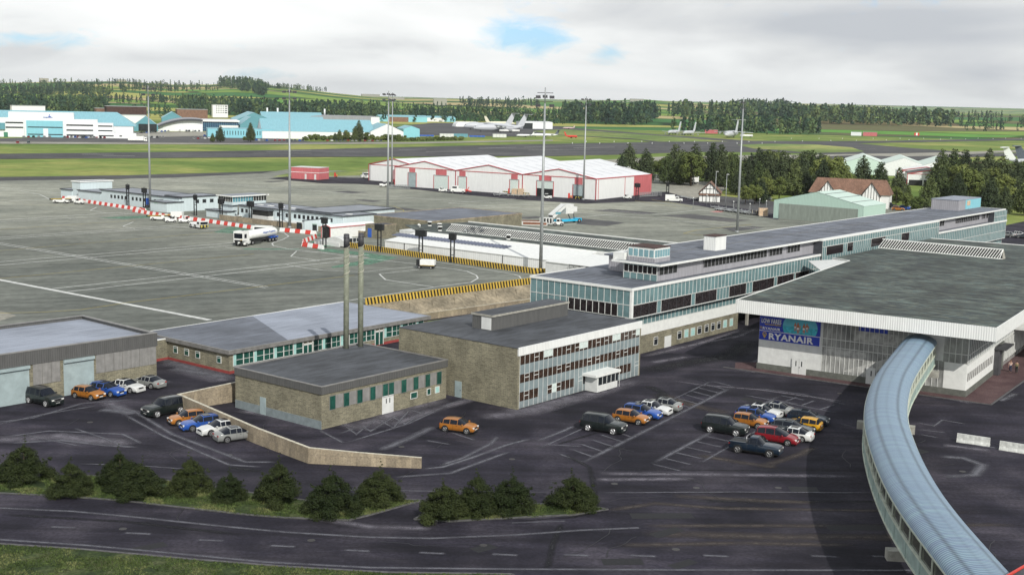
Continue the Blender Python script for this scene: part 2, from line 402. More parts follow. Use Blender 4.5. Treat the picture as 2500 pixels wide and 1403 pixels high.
SC.camera = co
vs = SC.view_settings; vs.view_transform = 'Standard'; vs.look = 'None'; vs.exposure = 0; vs.gamma = 1
SC.cycles.max_bounces = 5; SC.cycles.diffuse_bounces = 2; SC.cycles.glossy_bounces = 2; SC.cycles.transparent_max_bounces = 24; SC.cycles.volume_bounces = 0
SC.cycles.volume_step_rate = 10
# ---------------------------------------------------------------- ground materials
def ground_mat(name, stops, scale, sc=(1, 1, 1), rough=.9, fine=.25, fs=.6, big=None, streak=None, bump=0):
    m, nt, b = base(name); p = pos(nt, sc)
    g = noi(nt, p, scale, 8, .62, .3); r = ramp(nt, [(.5+(q[0]-.5)*.62, q[1]) for q in stops]); nt.links.new(g, r.inputs[0]); col = r.outputs[0]
    g2 = noi(nt, pos(nt), fs, 6, .7); r2 = ramp(nt, [(.38, 1-fine), (.62, 1+fine)]); nt.links.new(g2, r2.inputs[0])
    col = mixc(nt, 1.0, col, r2.outputs[0], 'MULTIPLY')
    if big:
        g3 = noi(nt, pos(nt), big[0], 4, .55); r3 = ramp(nt, [(.4, 1-big[1]), (.6, 1+big[1])]); nt.links.new(g3, r3.inputs[0])
        col = mixc(nt, 1.0, col, r3.outputs[0], 'MULTIPLY')
    if streak:
        ang, s, k = streak
        mp = nd(nt, 'ShaderNodeMapping'); mp.inputs['Rotation'].default_value = (0, 0, -ang); mp.inputs['Scale'].default_value = (s*.12, s, 1)
        mp.vector_type = 'POINT'; q = nd(nt, 'ShaderNodeVectorRotate'); q.rotation_type = 'Z_AXIS'; q.inputs['Angle'].default_value = -ang
        nt.links.new(nd(nt, 'ShaderNodeNewGeometry').outputs['Position'], q.inputs['Vector']); mp.inputs['Rotation'].default_value = (0, 0, 0)
        nt.links.new(q.outputs[0], mp.inputs['Vector']); g4 = noi(nt, mp.outputs[0], 1.0, 6, .65); r4 = ramp(nt, [(.38, 1-k), (.52, 1), (.64, 1+k*.8)]); nt.links.new(g4, r4.inputs[0])
        col = mixc(nt, 1.0, col, r4.outputs[0], 'MULTIPLY')
    nt.links.new(col, b.inputs['Base Color']); b.inputs['Roughness'].default_value = rough; b.inputs['Specular IOR Level'].default_value = .25
    if bump:
        bp = nd(nt, 'ShaderNodeBump'); bp.inputs['Distance'].default_value = bump; nt.links.new(g2, bp.inputs['Height']); nt.links.new(bp.outputs[0], b.inputs['Normal'])
    return m
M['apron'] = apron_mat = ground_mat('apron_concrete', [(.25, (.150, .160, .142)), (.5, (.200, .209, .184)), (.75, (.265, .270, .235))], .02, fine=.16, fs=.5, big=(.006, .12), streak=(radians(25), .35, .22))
# apron colour runs from darker grey near to paler and warmer far off
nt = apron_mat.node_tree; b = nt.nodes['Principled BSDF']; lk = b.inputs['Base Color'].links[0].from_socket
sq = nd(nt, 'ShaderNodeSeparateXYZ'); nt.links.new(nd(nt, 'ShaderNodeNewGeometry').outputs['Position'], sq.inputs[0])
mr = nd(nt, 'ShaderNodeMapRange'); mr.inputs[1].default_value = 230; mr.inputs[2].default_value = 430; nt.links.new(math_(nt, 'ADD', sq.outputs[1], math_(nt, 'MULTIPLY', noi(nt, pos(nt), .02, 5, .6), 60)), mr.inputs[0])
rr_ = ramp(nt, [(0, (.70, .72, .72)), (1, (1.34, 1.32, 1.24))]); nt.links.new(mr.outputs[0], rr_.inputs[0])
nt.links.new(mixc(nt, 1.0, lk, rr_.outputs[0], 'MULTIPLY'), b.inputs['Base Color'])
M['asphalt'] = ground_mat('dark_asphalt', [(.28, (.013, .012, .020)), (.5, (.025, .0225, .033)), (.72, (.046, .041, .053))], .12, fine=.3, fs=3, big=(.03, .2), streak=(radians(0), .5, .35))
M['runway'] = ground_mat('runway_asphalt', [(.3, (.060, .060, .062)), (.7, (.10, .10, .10))], .02, fine=.2, fs=.3, streak=(radians(32), .12, .25))
M['palecon'] = ground_mat('pale_concrete', [(.3, (.26, .25, .21)), (.7, (.36, .345, .29))], .03, fine=.2)
M['patch'] = ground_mat('dark_resurfacing', [(.3, (.075, .075, .078)), (.7, (.115, .112, .108))], .1, fine=.15)
M['grass'] = ground_mat('airfield_grass', [(.3, (.115, .18, .04)), (.5, (.175, .24, .058)), (.7, (.30, .31, .095))], .012, fine=.3, fs=.12, big=(.004, .15))
M['verge'] = ground_mat('verge_grass', [(.3, (.022, .036, .012)), (.5, (.042, .062, .018)), (.7, (.085, .095, .04))], .35, fine=.45, fs=4)
M['pavers'] = ground_mat('red_pavers', [(.3, (.075, .042, .045)), (.7, (.12, .075, .075))], .3, fine=.3, fs=5)
M['bank'] = ground_mat('bank_earth', [(.3, (.19, .165, .12)), (.7, (.33, .28, .20))], .25, fine=.25, fs=1.5)
# country beyond the airfield: a patchwork of fields
m, nt, b = base('field_patchwork'); p = pos(nt, (1, .55, 1)); p = pos(nt)
wn = noi(nt, p, .0012, 3, .5); mx = nd(nt, 'ShaderNodeVectorMath', operation='MULTIPLY_ADD')
v = nd(nt, 'ShaderNodeTexVoronoi'); v.inputs['Scale'].default_value = .0034; v.inputs['Randomness'].default_value = .8
mpv = nd(nt, 'ShaderNodeMapping'); mpv.inputs['Scale'].default_value = (.65, 1.5, 0); mpv.inputs['Rotation'].default_value = (0, 0, .5)
nt.links.new(nd(nt, 'ShaderNodeNewGeometry').outputs['Position'], mpv.inputs['Vector']); nt.links.new(mpv.outputs[0], v.inputs['Vector'])
sx = nd(nt, 'ShaderNodeSeparateColor'); nt.links.new(v.outputs['Color'], sx.inputs[0])
r = ramp(nt, [(0, (.04, .13, .035)), (.2, (.09, .22, .045)), (.38, (.20, .31, .06)), (.55, (.055, .17, .05)), (.68, (.38, .38, .11)), (.82, (.48, .40, .20)), (.93, (.12, .29, .05))]); r.color_ramp.interpolation = 'CONSTANT'
nt.links.new(sx.outputs[0], r.inputs[0])
v2 = nd(nt, 'ShaderNodeTexVoronoi'); v2.feature = 'DISTANCE_TO_EDGE'; v2.inputs['Scale'].default_value = .0034; v2.inputs['Randomness'].default_value = .8; nt.links.new(mpv.outputs[0], v2.inputs['Vector'])
r3 = ramp(nt, [(.018, .25), (.04, 1)]); nt.links.new(v2.outputs['Distance'], r3.inputs[0])
g2 = noi(nt, p, .02, 6, .6); r2 = ramp(nt, [(.3, .78), (.7, 1.2)]); nt.links.new(g2, r2.inputs[0])
far_c = mixc(nt, 1.0, mixc(nt, 1.0, r.outputs[0], r2.outputs[0], 'MULTIPLY'), r3.outputs[0], 'MULTIPLY')
# near the airfield the same ground is mown grass
sy = nd(nt, 'ShaderNodeSeparateXYZ'); nt.links.new(nd(nt, 'ShaderNodeNewGeometry').outputs['Position'], sy.inputs[0])
gg = noi(nt, p, .012, 7, .62, .3); rg = ramp(nt, [(.38, (.115, .18, .04)), (.5, (.175, .24, .058)), (.62, (.30, .31, .095))]); nt.links.new(gg, rg.inputs[0])
gs = noi(nt, p, .13, 6, .7); rs = ramp(nt, [(.3, .75), (.7, 1.25)]); nt.links.new(gs, rs.inputs[0]); near_c = mixc(nt, 1.0, rg.outputs[0], rs.outputs[0], 'MULTIPLY')
ln = nd(nt, 'ShaderNodeVectorMath', operation='LENGTH'); cx = nd(nt, 'ShaderNodeCombineXYZ'); nt.links.new(sy.outputs[0], cx.inputs[0]); nt.links.new(sy.outputs[1], cx.inputs[1]); nt.links.new(cx.outputs[0], ln.inputs[0])
far_b = mixc(nt, .75, far_c, (.15, .105, .065)); xr = nd(nt, 'ShaderNodeMapRange'); xr.inputs[1].default_value = 330; xr.inputs[2].default_value = 420; nt.links.new(sy.outputs[0], xr.inputs[0])
vb = math_(nt, 'MULTIPLY', xr.outputs[0], math_(nt, 'GREATER_THAN', sx.outputs[1], .35)); vb = math_(nt, 'MULTIPLY', vb, math_(nt, 'LESS_THAN', ln.outputs['Value'], 3600.0)); far_c = mixc(nt, vb, far_c, far_b)
fd = math_(nt, 'GREATER_THAN', ln.outputs['Value'], 1560.0)
nt.links.new(mixc(nt, fd, near_c, far_c), b.inputs['Base Color']); b.inputs['Roughness'].default_value = .95; b.inputs['Specular IOR Level'].default_value = .1
M['terrain'] = m
# ---------------------------------------------------------------- terrain: one sheet to the horizon
def near_edge(a):
    pts = [(-900, 149.6), (99, 149.6), (103, 146.8), (141.5, 146.8), (141.6, 142.4), (180.3, 138.6), (186, 114), (312, 114)]
    for (a0, b0), (a1, b1) in zip(pts, pts[1:]):
        if a0 <= a <= a1: return b0+(b1-b0)*(a-a0)/(a1-a0)
    return 150 if a < 0 else 114
SKYL = [(-400, 196), (0, 203), (150, 200), (300, 199), (420, 207), (520, 207), (560, 204), (640, 207), (700, 213), (820, 228), (900, 236), (1000, 240), (1200, 243), (1400, 249), (1500, 246), (1560, 242), (1640, 248), (1750, 254), (1900, 256), (2000, 258), (2150, 264), (2300, 274), (2400, 277), (2700, 283)]
def ridge(azm, dist):
    "height of the skyline at this azimuth, from where it stands in the view"
    lo, hi = -800, 3400
    for _ in range(24):
        mm = (lo+hi)/2
        g = (mm-1250)/FPX*RT-(250-701.5)/FPX*UP+FW
        if atan2(g.x, g.y) < azm: lo = mm
        else: hi = mm
    u = (lo+hi)/2
    for (u0, v0), (u1, v1) in zip(SKYL, SKYL[1:]):
        if u0 <= u <= u1: v = v0+(v1-v0)*(u-u0)/(u1-u0); break
    else: v = SKYL[0][1] if u < SKYL[0][0] else SKYL[-1][1]
    g = (u-1250)/FPX*RT-(v-701.5)/FPX*UP+FW
    return CAMH+dist*g.z/hypot(g.x, g.y)
def ss(a, b, x): t = max(0, min(1, (x-a)/(b-a))); return t*t*(3-2*t)
RD = 4300.0
_rc = {}
def height(x, y):
    a, b = toab((x, y)); d = hypot(x, y)
    if a < 326 and b < near_edge(a)+8: return -.35
    h = 2.9
    if d > 1500:
        azm = atan2(x, y)
        if abs(azm) < 1.0:
            k = round(azm, 3)
            if k not in _rc: _rc[k] = ridge(k, RD)
            R = _rc[k]
        else: R = 40
        n = noise.noise(Vector((x*.0012, y*.0012, 1)))*10+noise.noise(Vector((x*.0005, y*.0005, 4)))*14
        t = ss(1600, RD, d)
        prof = t*(R-3)+n*ss(1700, 2600, d)*(1-ss(3300, RD, d))*.7
        h += prof
        if d > RD: h = 2.9+(R-3)*(1-.75*ss(RD, 6500, d)) + (35+noise.noise(Vector((x*.0004, y*.0004, 9)))*28)*ss(7500, 12500, d)*(1 if x > 0 else .6)
    return h
azs = [radians(k*.5) for k in range(-80, 81)]+[radians(k) for k in range(50, 320, 10)]
rs_ = [.5]; 
while rs_[-1] < 16000: rs_.append(rs_[-1]*1.045+1.2)
vv = []; ff = []
for r_ in rs_:
    for az_ in azs:
        x, y = r_*sin(az_), r_*cos(az_); vv.append((x, y, height(x, y)))
N = len(azs)
for i in range(len(rs_)-1):
    for j in range(N):
        a, b2 = i*N+j, i*N+(j+1) % N; ff.append((a, a+N, b2+N, b2))
me = bpy.data.meshes.new('terrain'); me.from_pydata(vv, [], ff); me.materials.append(M['terrain']); me.polygons.foreach_set('use_smooth', [True]*len(ff))
me.update(); o = bpy.data.objects.new('terrain', me); COL.objects.link(o); o['kind'] = 'structure'
if me.polygons[2000].normal.z < 0: me.flip_normals()
# ---------------------------------------------------------------- sheets
def sheet(name, pts, mt_, z, px=True):
    mb = MB(); P = [(G(p[0], p[1], z) if px else AB(p[0], p[1], z)) for p in pts]
    ar = sum(P[i].x*P[(i+1) % len(P)].y-P[(i+1) % len(P)].x*P[i].y for i in range(len(P)))
    if ar < 0: P = P[::-1]
    mb.face(P); o = mb.build(name, mt_); o['kind'] = 'structure'
    return o
LOW = [(-260, 149.6), (99, 149.6), (103, 146.8), (141.5, 146.8), (141.6, 142.4), (180.3, 138.6), (186, 114), (312, 114), (326, 114), (326, -400), (-200, -400)]
sheet('car_park', LOW, M['asphalt'], 0.0, False)
apr = [AB(a, b, 3) for a, b in [(-260, 149.6), (99, 149.6), (103, 146.8), (141.5, 146.8), (141.6, 142.4), (180.3, 138.6), (186, 114), (312, 114), (326, 116)]]
apr += [G(u, v, 3) for u, v in [(2330, 500), (2000, 505), (1880, 505), (1760, 480), (1700, 462), (1650, 440), (1520, 400), (1300, 398), (1000, 405), (860, 418), (700, 414), (672, 418), (300, 437), (0, 441), (-350, 450)]]
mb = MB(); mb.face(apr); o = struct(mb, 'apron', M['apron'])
mb = MB(); mb.face([AB(312, 114, 3.0), AB(312, -300, 3.0), AB(460, -300, 3.0), AB(430, 118, 3.0), AB(326, 116, 3.0)][::1]); struct(mb, 'far_parking', M['asphalt'])
sheet('taxiway', [(-400, 445), (0, 432), (300, 428), (560, 421), (672, 417), (640, 423), (420, 434), (0, 441.5), (-400, 456)], M['runway'], 3.03)
sheet('runway', [(-500, 383), (0, 375.5), (420, 371), (700, 366), (1000, 359), (1250, 353), (1420, 350), (1600, 347), (1800, 344), (2000, 345), (2200, 343.5), (2500, 338), (2750, 333), (2750, 338), (2500, 342.5), (2250, 347), (2090, 350), (2230, 362), (2420, 375), (2520, 372), (2520, 380), (2300, 385), (2100, 380), (1900, 372), (1700, 371), (1500, 378), (1350, 381), (1100, 382), (700, 383.5), (350, 386), (0, 388), (-500, 396)], M['runway'], 3.06)
sheet('grass_island', [(1800, 353.5), (1880, 351), (1990, 353), (2080, 360), (2110, 370), (1980, 374), (1900, 366), (1840, 363)], M['grass'], 3.12)
sheet('crosswind_runway', [(1060, 300), (1300, 303), (1420, 314), (1600, 328), (1750, 338), (1860, 346), (1600, 349), (1560, 341), (1440, 334), (1350, 329), (1280, 334), (1020, 330), (960, 310)], M['runway'], 3.09)
sheet('grass_strip', [(1380, 315.5), (1640, 333.5), (1780, 345.5), (1610, 346), (1540, 338), (1350, 328), (1300, 320)], M['grass'], 3.13)
sheet('perimeter_road', [(0, 351), (600, 353), (1000, 351), (1350, 344), (1350, 341.5), (1000, 347), (600, 350), (0, 346)], M['palecon'], 3.05)
sheet('hangar_yard', [(140, 334), (330, 322), (520, 322), (760, 346), (1000, 346), (620, 351), (300, 352), (0, 347), (-60, 340)], M['patch'], 3.04)
sheet('hangar_forecourt', [(360, 322), (520, 322), (560, 330), (420, 334), (300, 334)], M['palecon'], 3.08)
sheet('dispersal_road', [(1640, 381), (2040, 377), (2320, 372), (2500, 366), (2500, 370), (2300, 380), (2050, 386), (1700, 395), (1450, 400), (1300, 398), (1450, 392)], M['palecon'], 3.10)
sheet('dispersal_apron', [(1960, 384), (2080, 379), (2300, 385), (2290, 391), (2120, 393), (2100, 402), (1980, 402)], M['runway'], 3.12)
sheet('grass_patch', [(664, 432), (700, 424), (896, 416), (900, 428), (780, 431)], M['grass'], 3.02)
sheet('service_road', [(655, 436), (700, 431), (880, 434), (1000, 440), (1454, 470), (1650, 468), (1700, 474), (1760, 495), (1900, 522), (1900, 536), (1800, 519), (1710, 503), (1640, 493.5), (1560, 492), (1430, 497), (1375, 494), (1260, 487), (1130, 475), (1000, 461), (940, 453), (870, 449), (790, 448)], M['asphalt'], 3.02)
sheet('lorry_yard', [(1634, 470), (1636, 440), (1790, 446), (1760, 470), (1690, 486)], M['palecon'], 3.05)
sheet('tarmac_yard', [(1690, 492), (1760, 478), (1900, 492), (2010, 490), (1960, 520), (1890, 522), (1760, 500)], M['patch'], 3.06)
for q in ([(865, 488), (889, 486.7), (934, 491), (910, 493.5)], [(950, 510), (982, 507), (1033, 512), (994, 514.5)], [(1446, 514), (1491, 510), (1608, 519.5), (1572, 523)], [(1606, 526), (1687, 522), (1832, 538), (1782, 542)], [(1418, 533), (1527, 543), (1480, 552), (1407, 547)], [(1250, 531), (1310, 528), (1330, 531), (1290, 534)], [(640, 443), (690, 441), (700, 443), (660, 445)], [(1760, 556), (1840, 552), (1870, 555), (1790, 565)], [(810, 468), (850, 466), (900, 470), (860, 472)]):
    sheet('resurfaced_patch', q, M['patch'], 3.012)
sheet('worn_patch', [(0, 758), (40, 770), (0, 783), (-40, 775)], M['palecon'], 3.012)
# kerbed verges of the access road
def curb(name, pts, z0=-.02, z1=.10, wd=.22, mt_=None, closed=False):
    mb = MB(); P = [G(u, v) if v > 400 else None for u, v in pts]
    if closed: P.append(P[0])
    for p, q in zip(P, P[1:]):
        d = (q-p).xy.normalized(); n_ = Vector((-d.y, d.x))*wd/2
        a, b_, c, e = p.xy+n_, q.xy+n_, q.xy-n_, p.xy-n_
        mb.prism([tuple(a), tuple(b_), tuple(c), tuple(e)], z0, z1)
    return struct(mb, name, mt_ or M['concrete_kerb'])
M['concrete_kerb'] = mat('kerb_concrete', (.10, .098, .10), .9, .3, 2)
V1 = [(-60, 1172), (60, 1166), (180, 1160), (330, 1166), (430, 1176), (620, 1204), (750, 1222), (900, 1224), (985, 1219), (1032, 1222), (985, 1234), (900, 1258), (850, 1270), (700, 1264), (600, 1256), (420, 1236), (300, 1222), (150, 1211), (0, 1204), (-60, 1203)]
V2 = [(1012, 1268), (1060, 1240), (1150, 1230), (1300, 1231), (1400, 1231), (1484, 1243), (1400, 1257), (1200, 1267), (1100, 1273)]
V3 = [(-60, 1326), (0, 1328), (200, 1341), (450, 1364), (700, 1384), (950, 1398), (1250, 1402), (1300, 1440), (-60, 1460)]
for nme, q in (('verge', V1), ('verge_tip', V2), ('roadside_grass', V3)):
    sheet(nme, q, M['verge'], .05); curb(nme+'_kerb', q, closed=True)
Hf = Fr((*G(1800, 730.2, 10).xy, 0), radians(90-121.9)); mb = MB(); mb.face([Hf.W(*q, .012) for q in ((-.6, 1.9), (4, 2.2), (33.2, 1.7), (33.2, 4.2), (1.2, 4.2), (1.2, 9), (-2.2, 6))]); struct(mb, 'forecourt_paving', M['pavers'])
mb = MB(); mb.face([Hf.W(*q, .016) for q in ((29.0, 4.2), (33.2, 4.2), (35.5, 60), (29.0, 60))]); struct(mb, 'side_walk', M['pavers'])
mb = MB()
for p_, q_ in (((-2.2, 1.75), (33.3, 1.55)), ((33.3, 1.55), (35.7, 60))):
    a_, b_ = Hf.W(*p_), Hf.W(*q_); d_ = (b_-a_).xy.normalized(); n_ = Vector((-d_.y, d_.x))*.1; mb.prism([tuple(a_.xy+n_), tuple(b_.xy+n_), tuple(b_.xy-n_), tuple(a_.xy-n_)], -.02, .1)
struct(mb, 'forecourt_kerb', M['concrete_kerb'])
# ---------------------------------------------------------------- painted lines
def paint_mat(name, c, worn=.35, soft=.0):
    m, nt, b = base(name)
    u = nd(nt, 'ShaderNodeUVMap'); s_ = nd(nt, 'ShaderNodeSeparateXYZ'); nt.links.new(u.outputs[0], s_.inputs[0])
    g = noi(nt, pos(nt), .9, 7, .75); al = ramp(nt, [(.30, 1-worn), (.55, 1)]); nt.links.new(g, al.inputs[0]); a_ = al.outputs[0]
    if soft:
        e = math_(nt, 'PINGPONG', s_.outputs[1], .5); e = math_(nt, 'MULTIPLY', e, 2.1/soft, True)
        f = math_(nt, 'PINGPONG', s_.outputs[0], .5); f = math_(nt, 'MULTIPLY', f, 9, True)
        a_ = math_(nt, 'MULTIPLY', a_, math_(nt, 'MULTIPLY', e, f))
        g5 = noi(nt, pos(nt), .35, 4, .6); r5 = ramp(nt, [(.3, .45), (.55, 1)]); nt.links.new(g5, r5.inputs[0]); a_ = math_(nt, 'MULTIPLY', a_, r5.outputs[0])
    b.inputs['Base Color'].default_value = (*c, 1); b.inputs['Roughness'].default_value = .85
    nt.links.new(a_, b.inputs['Alpha'])
    return m
M['wline'] = paint_mat('white_marking', (.62, .63, .60), .45); M['yline'] = paint_mat('yellow_marking', (.42, .34, .07), .5)
M['gline'] = paint_mat('green_marking', (.10, .22, .145), .95); M['rline'] = paint_mat('red_marking', (.5, .22, .2), .6)
M['softline'] = paint_mat('faded_marking', (.13, .13, .15), .5, 1.0); M['softpatch'] = paint_mat('bleached_patch', (.15, .14, .165), .7, 1.0)
M['softwarm'] = paint_mat('sandy_patch', (.060, .048, .042), .7, 1.0); M['softdark'] = paint_mat('tar_patch', (.006, .006, .009), .5, .95)
def ribbon(mb, P, wd, z, uvn=False):
    """flat strip with mitred corners through world points P"""
    n = len(P); L = []; R = []
    for i in range(n):
        d0 = (P[i]-P[i-1]).xy.normalized() if i else (P[1]-P[0]).xy.normalized(); d1 = (P[i+1]-P[i]).xy.normalized() if i < n-1 else d0
        t = (d0+d1).normalized(); nn = Vector((-t.y, t.x)); k = wd/2/max(.4, nn.dot(Vector((-d0.y, d0.x))))
        L.append(P[i].xy+nn*k); R.append(P[i].xy-nn*k)
    for i in range(n-1):
        uv = [(i/(n-1), 0), ((i+1)/(n-1), 0), ((i+1)/(n-1), 1), (i/(n-1), 1)] if uvn else None
        mb.face([(*R[i], z), (*R[i+1], z), (*L[i+1], z), (*L[i], z)], 0, uv)
def wob(p, q, amp=.12, n=24):
    out = []
    for i in range(n+1):
        t = i/n; r_ = p.lerp(q, t); out.append(r_+Vector((rnd.uniform(-amp, amp), rnd.uniform(-amp, amp), 0)))
    return out
mb = MB(); zz = 3.016
def nz():
    global zz
    zz += .0006; return zz
for p, q in (((0, 683), (512, 781)), ):
    ribbon(mb, [G(-300, 626, 3), G(0, 683, 3), G(512, 781, 3)], 1.0, nz())
for pts in ([(-80, 542), (0, 537.6), (280, 519.4), (330, 517)], [(-80, 546.5), (0, 541.8), (272, 526), (330, 520.5)], [(-80, 584), (0, 579.6), (437, 550)], [(-80, 589), (0, 584), (437, 554)],
            [(-80, 645), (0, 639), (585, 591.4)], [(-80, 654), (0, 647), (588, 597)], [(127, 704.8), (700, 644), (829, 629), (900, 622)], [(165, 712), (700, 652), (829, 638)]):
    P = [G(u, v, 3) for u, v in pts]; Q = []
    for p, q in zip(P, P[1:]): Q += wob(p, q, .07, 18)[:-1]
    ribbon(mb, Q+[P[-1]], .36, nz())
for pts, wd in (([(-100, 573), (0, 593), (655, 700)], .28), ([(-100, 576.5), (0, 596.5), (648, 702.5)], .28),
                ([(926, 668.7), (941, 682.7), (1060, 701)], .3), ([(926, 668.7), (1022, 658)], .25), ([(1056, 651), (1110, 657), (1140, 662), (1163, 672), (1167, 679), (1150, 689), (1060, 701), (888, 728), (700, 757), (560, 783)], .3),
                ([(1056, 638), (1182, 657), (1252, 669), (1268, 674), (1272, 680)], .28), ([(780, 637), (710, 626), (724, 613), (800, 617)], .28), ([(675, 565), (694, 569), (705, 577), (690, 585), (668, 592), (664, 595), (668, 600), (700, 607), (790, 617), (887, 630), (1022, 645)], .3),
                ([(887, 663.6), (1020, 650)], .25), ([(700, 647), (717, 650), (790, 660), (887, 663.6)], .25), ([(0, 458), (168, 474)], .35), ([(-60, 459), (50, 466), (98, 475), (120, 486)], .3), ([(445, 443), (700, 461), (1095, 490), (1400, 506), (1590, 523.5), (1620, 522), (1712, 512.5)], .35),
                ([(450, 443), (700, 430)], .3), ([(650, 455), (420, 441)], .25), ([(1095, 496), (1260, 485)], .35), ([(1095, 496), (1350, 515), (1600, 534.6), (1792, 552), (1864, 559)], .4), ([(1712, 512.5), (1830, 534), (2000, 545)], .25), ([(1400, 532), (1500, 523)], .35), ([(1500, 523), (1560, 524)], .3),
                ([(0, 494), (60, 489), (130, 486)], .3), ([(220, 514), (236, 506), (270, 505), (330, 516), (390, 531)], .3), ([(222, 514), (262, 521), (320, 521)], .25), ([(300, 553), (325, 542)], .3), ([(300, 553), (330, 559)], .25), ([(437, 553), (500, 562), (560, 564), (620, 561)], .25), ([(400, 525), (560, 550), (640, 560)], .25), ([(550, 604), (590, 609), (680, 610), (730, 606)], .25), ([(160, 533), (190, 537), (240, 538)], .22), ([(250, 535), (360, 533), (400, 528)], .22)):
    ribbon(mb, [G(u, v, 3) for u, v in pts], wd, nz())
struct(mb, 'apron_markings', M['wline'])
mb = MB(); zz = 3.022
for pts in ([(-60, 617), (0, 611.8), (526, 567)], [(-60, 686), (0, 680), (621, 620)], [(-60, 764), (0, 764), (100, 762), (196, 756), (308, 739), (700, 691.6), (865, 672)], [(-60, 563), (0, 560), (330, 538)], [(150, 435), (147, 440), (200, 446)], [(870, 496), (960, 503), (985, 513), (988, 522)],
            [(1668, 570), (1700, 562), (1835, 548)], [(1668, 570), (1720, 575)], [(1550, 490), (1650, 505)], [(1590, 487), (1690, 505)], [(60, 500), (150, 502), (180, 500)]):
    ribbon(mb, [G(u, v, 3) for u, v in pts], .2 if pts[0][0] < 1000 else .28, nz())
struct(mb, 'taxi_lines', M['yline'])
for q in ([(520, 567), (560, 553), (640, 558), (640, 566), (580, 570)], [(590, 606), (735, 607), (727, 609), (600, 609.5)], [(735, 598), (790, 606), (890, 616), (972, 628), (905, 645), (812, 654), (808, 651), (880, 636), (905, 628), (860, 621), (790, 614)], [(755, 590), (790, 585), (830, 577), (830, 602), (790, 602)], [(240, 531), (330, 527), (400, 526), (395, 530), (300, 535)], [(345, 505), (362, 503), (370, 512), (352, 512)], [(772, 572), (790, 568), (800, 572), (778, 577)]):
    sheet('green_walkway', q, M['gline'], 3.010)
sheet('red_marking', [(1732, 516.5), (1750, 514.5), (1768, 516), (1762, 518), (1744, 518.5)], M['rline'], 3.028)
# runway paint
mb = MB(); zz = 3.085
for pts, wd in (([(200, 377), (278, 377.4)], 1.2), ([(250, 380.5), (330, 380.6)], 1.2), ([(650, 370.5), (760, 367.5)], 1.0), ([(620, 374.5), (760, 374.5)], 1.0), ([(975, 366), (1040, 364.5)], 1.2), ([(1040, 371), (1150, 369.5)], 1.2), ([(1170, 362.5), (1260, 360)], 1.2), ([(1280, 359.8), (1430, 356)], 1.2), ([(1400, 361.5), (1500, 359.5)], 1.2), ([(1290, 367), (1440, 365)], 1.0), ([(2330, 381), (2360, 380)], .8), ([(2060, 365), (2140, 363.5)], .7)):
    ribbon(mb, [G(u, v, 3) for u, v in pts], wd, nz())
struct(mb, 'runway_markings', M['wline'])
# faded car park lines and bleached patches of the access road
mb = MB(); zz = .006
def soft(pts, wd): ribbon(mb, [G(u, v) for u, v in pts], wd, nz(), True)
P0, P1 = G(1424, 1128), G(1790, 943); D = G(1375, 1102)-G(1434, 1123)
for i in range(19):
    p = P0.lerp(P1, i/18)
    if i not in (6, 7, 8, 9): ribbon(mb, [p, p+D], .5, nz(), True)
ribbon(mb, [P0-(P1-P0)*.02, P1], .85, nz(), True); ribbon(mb, [P0+D+(P1-P0)*.55, P1+D], .4, nz(), True); ribbon(mb, [P0+D*1.75+(P1-P0)*-.02, P0+D*1.75+(P1-P0)*.42], .45, nz(), True)
P0, P1 = G(1592, 1132), G(1905, 965); D = G(1654, 1147)-G(1592, 1132)
for i in range(15):
    p = P0.lerp(P1, i/14)
    if i < 8 or i > 12: ribbon(mb, [p, p+D*1.15], .52, nz(), True)
ribbon(mb, [P0, P1], .85, nz(), True); ribbon(mb, [P0+D*1.3+(P1-P0)*.1, P0+D*1.3+(P1-P0)*.55], .5, nz(), True)
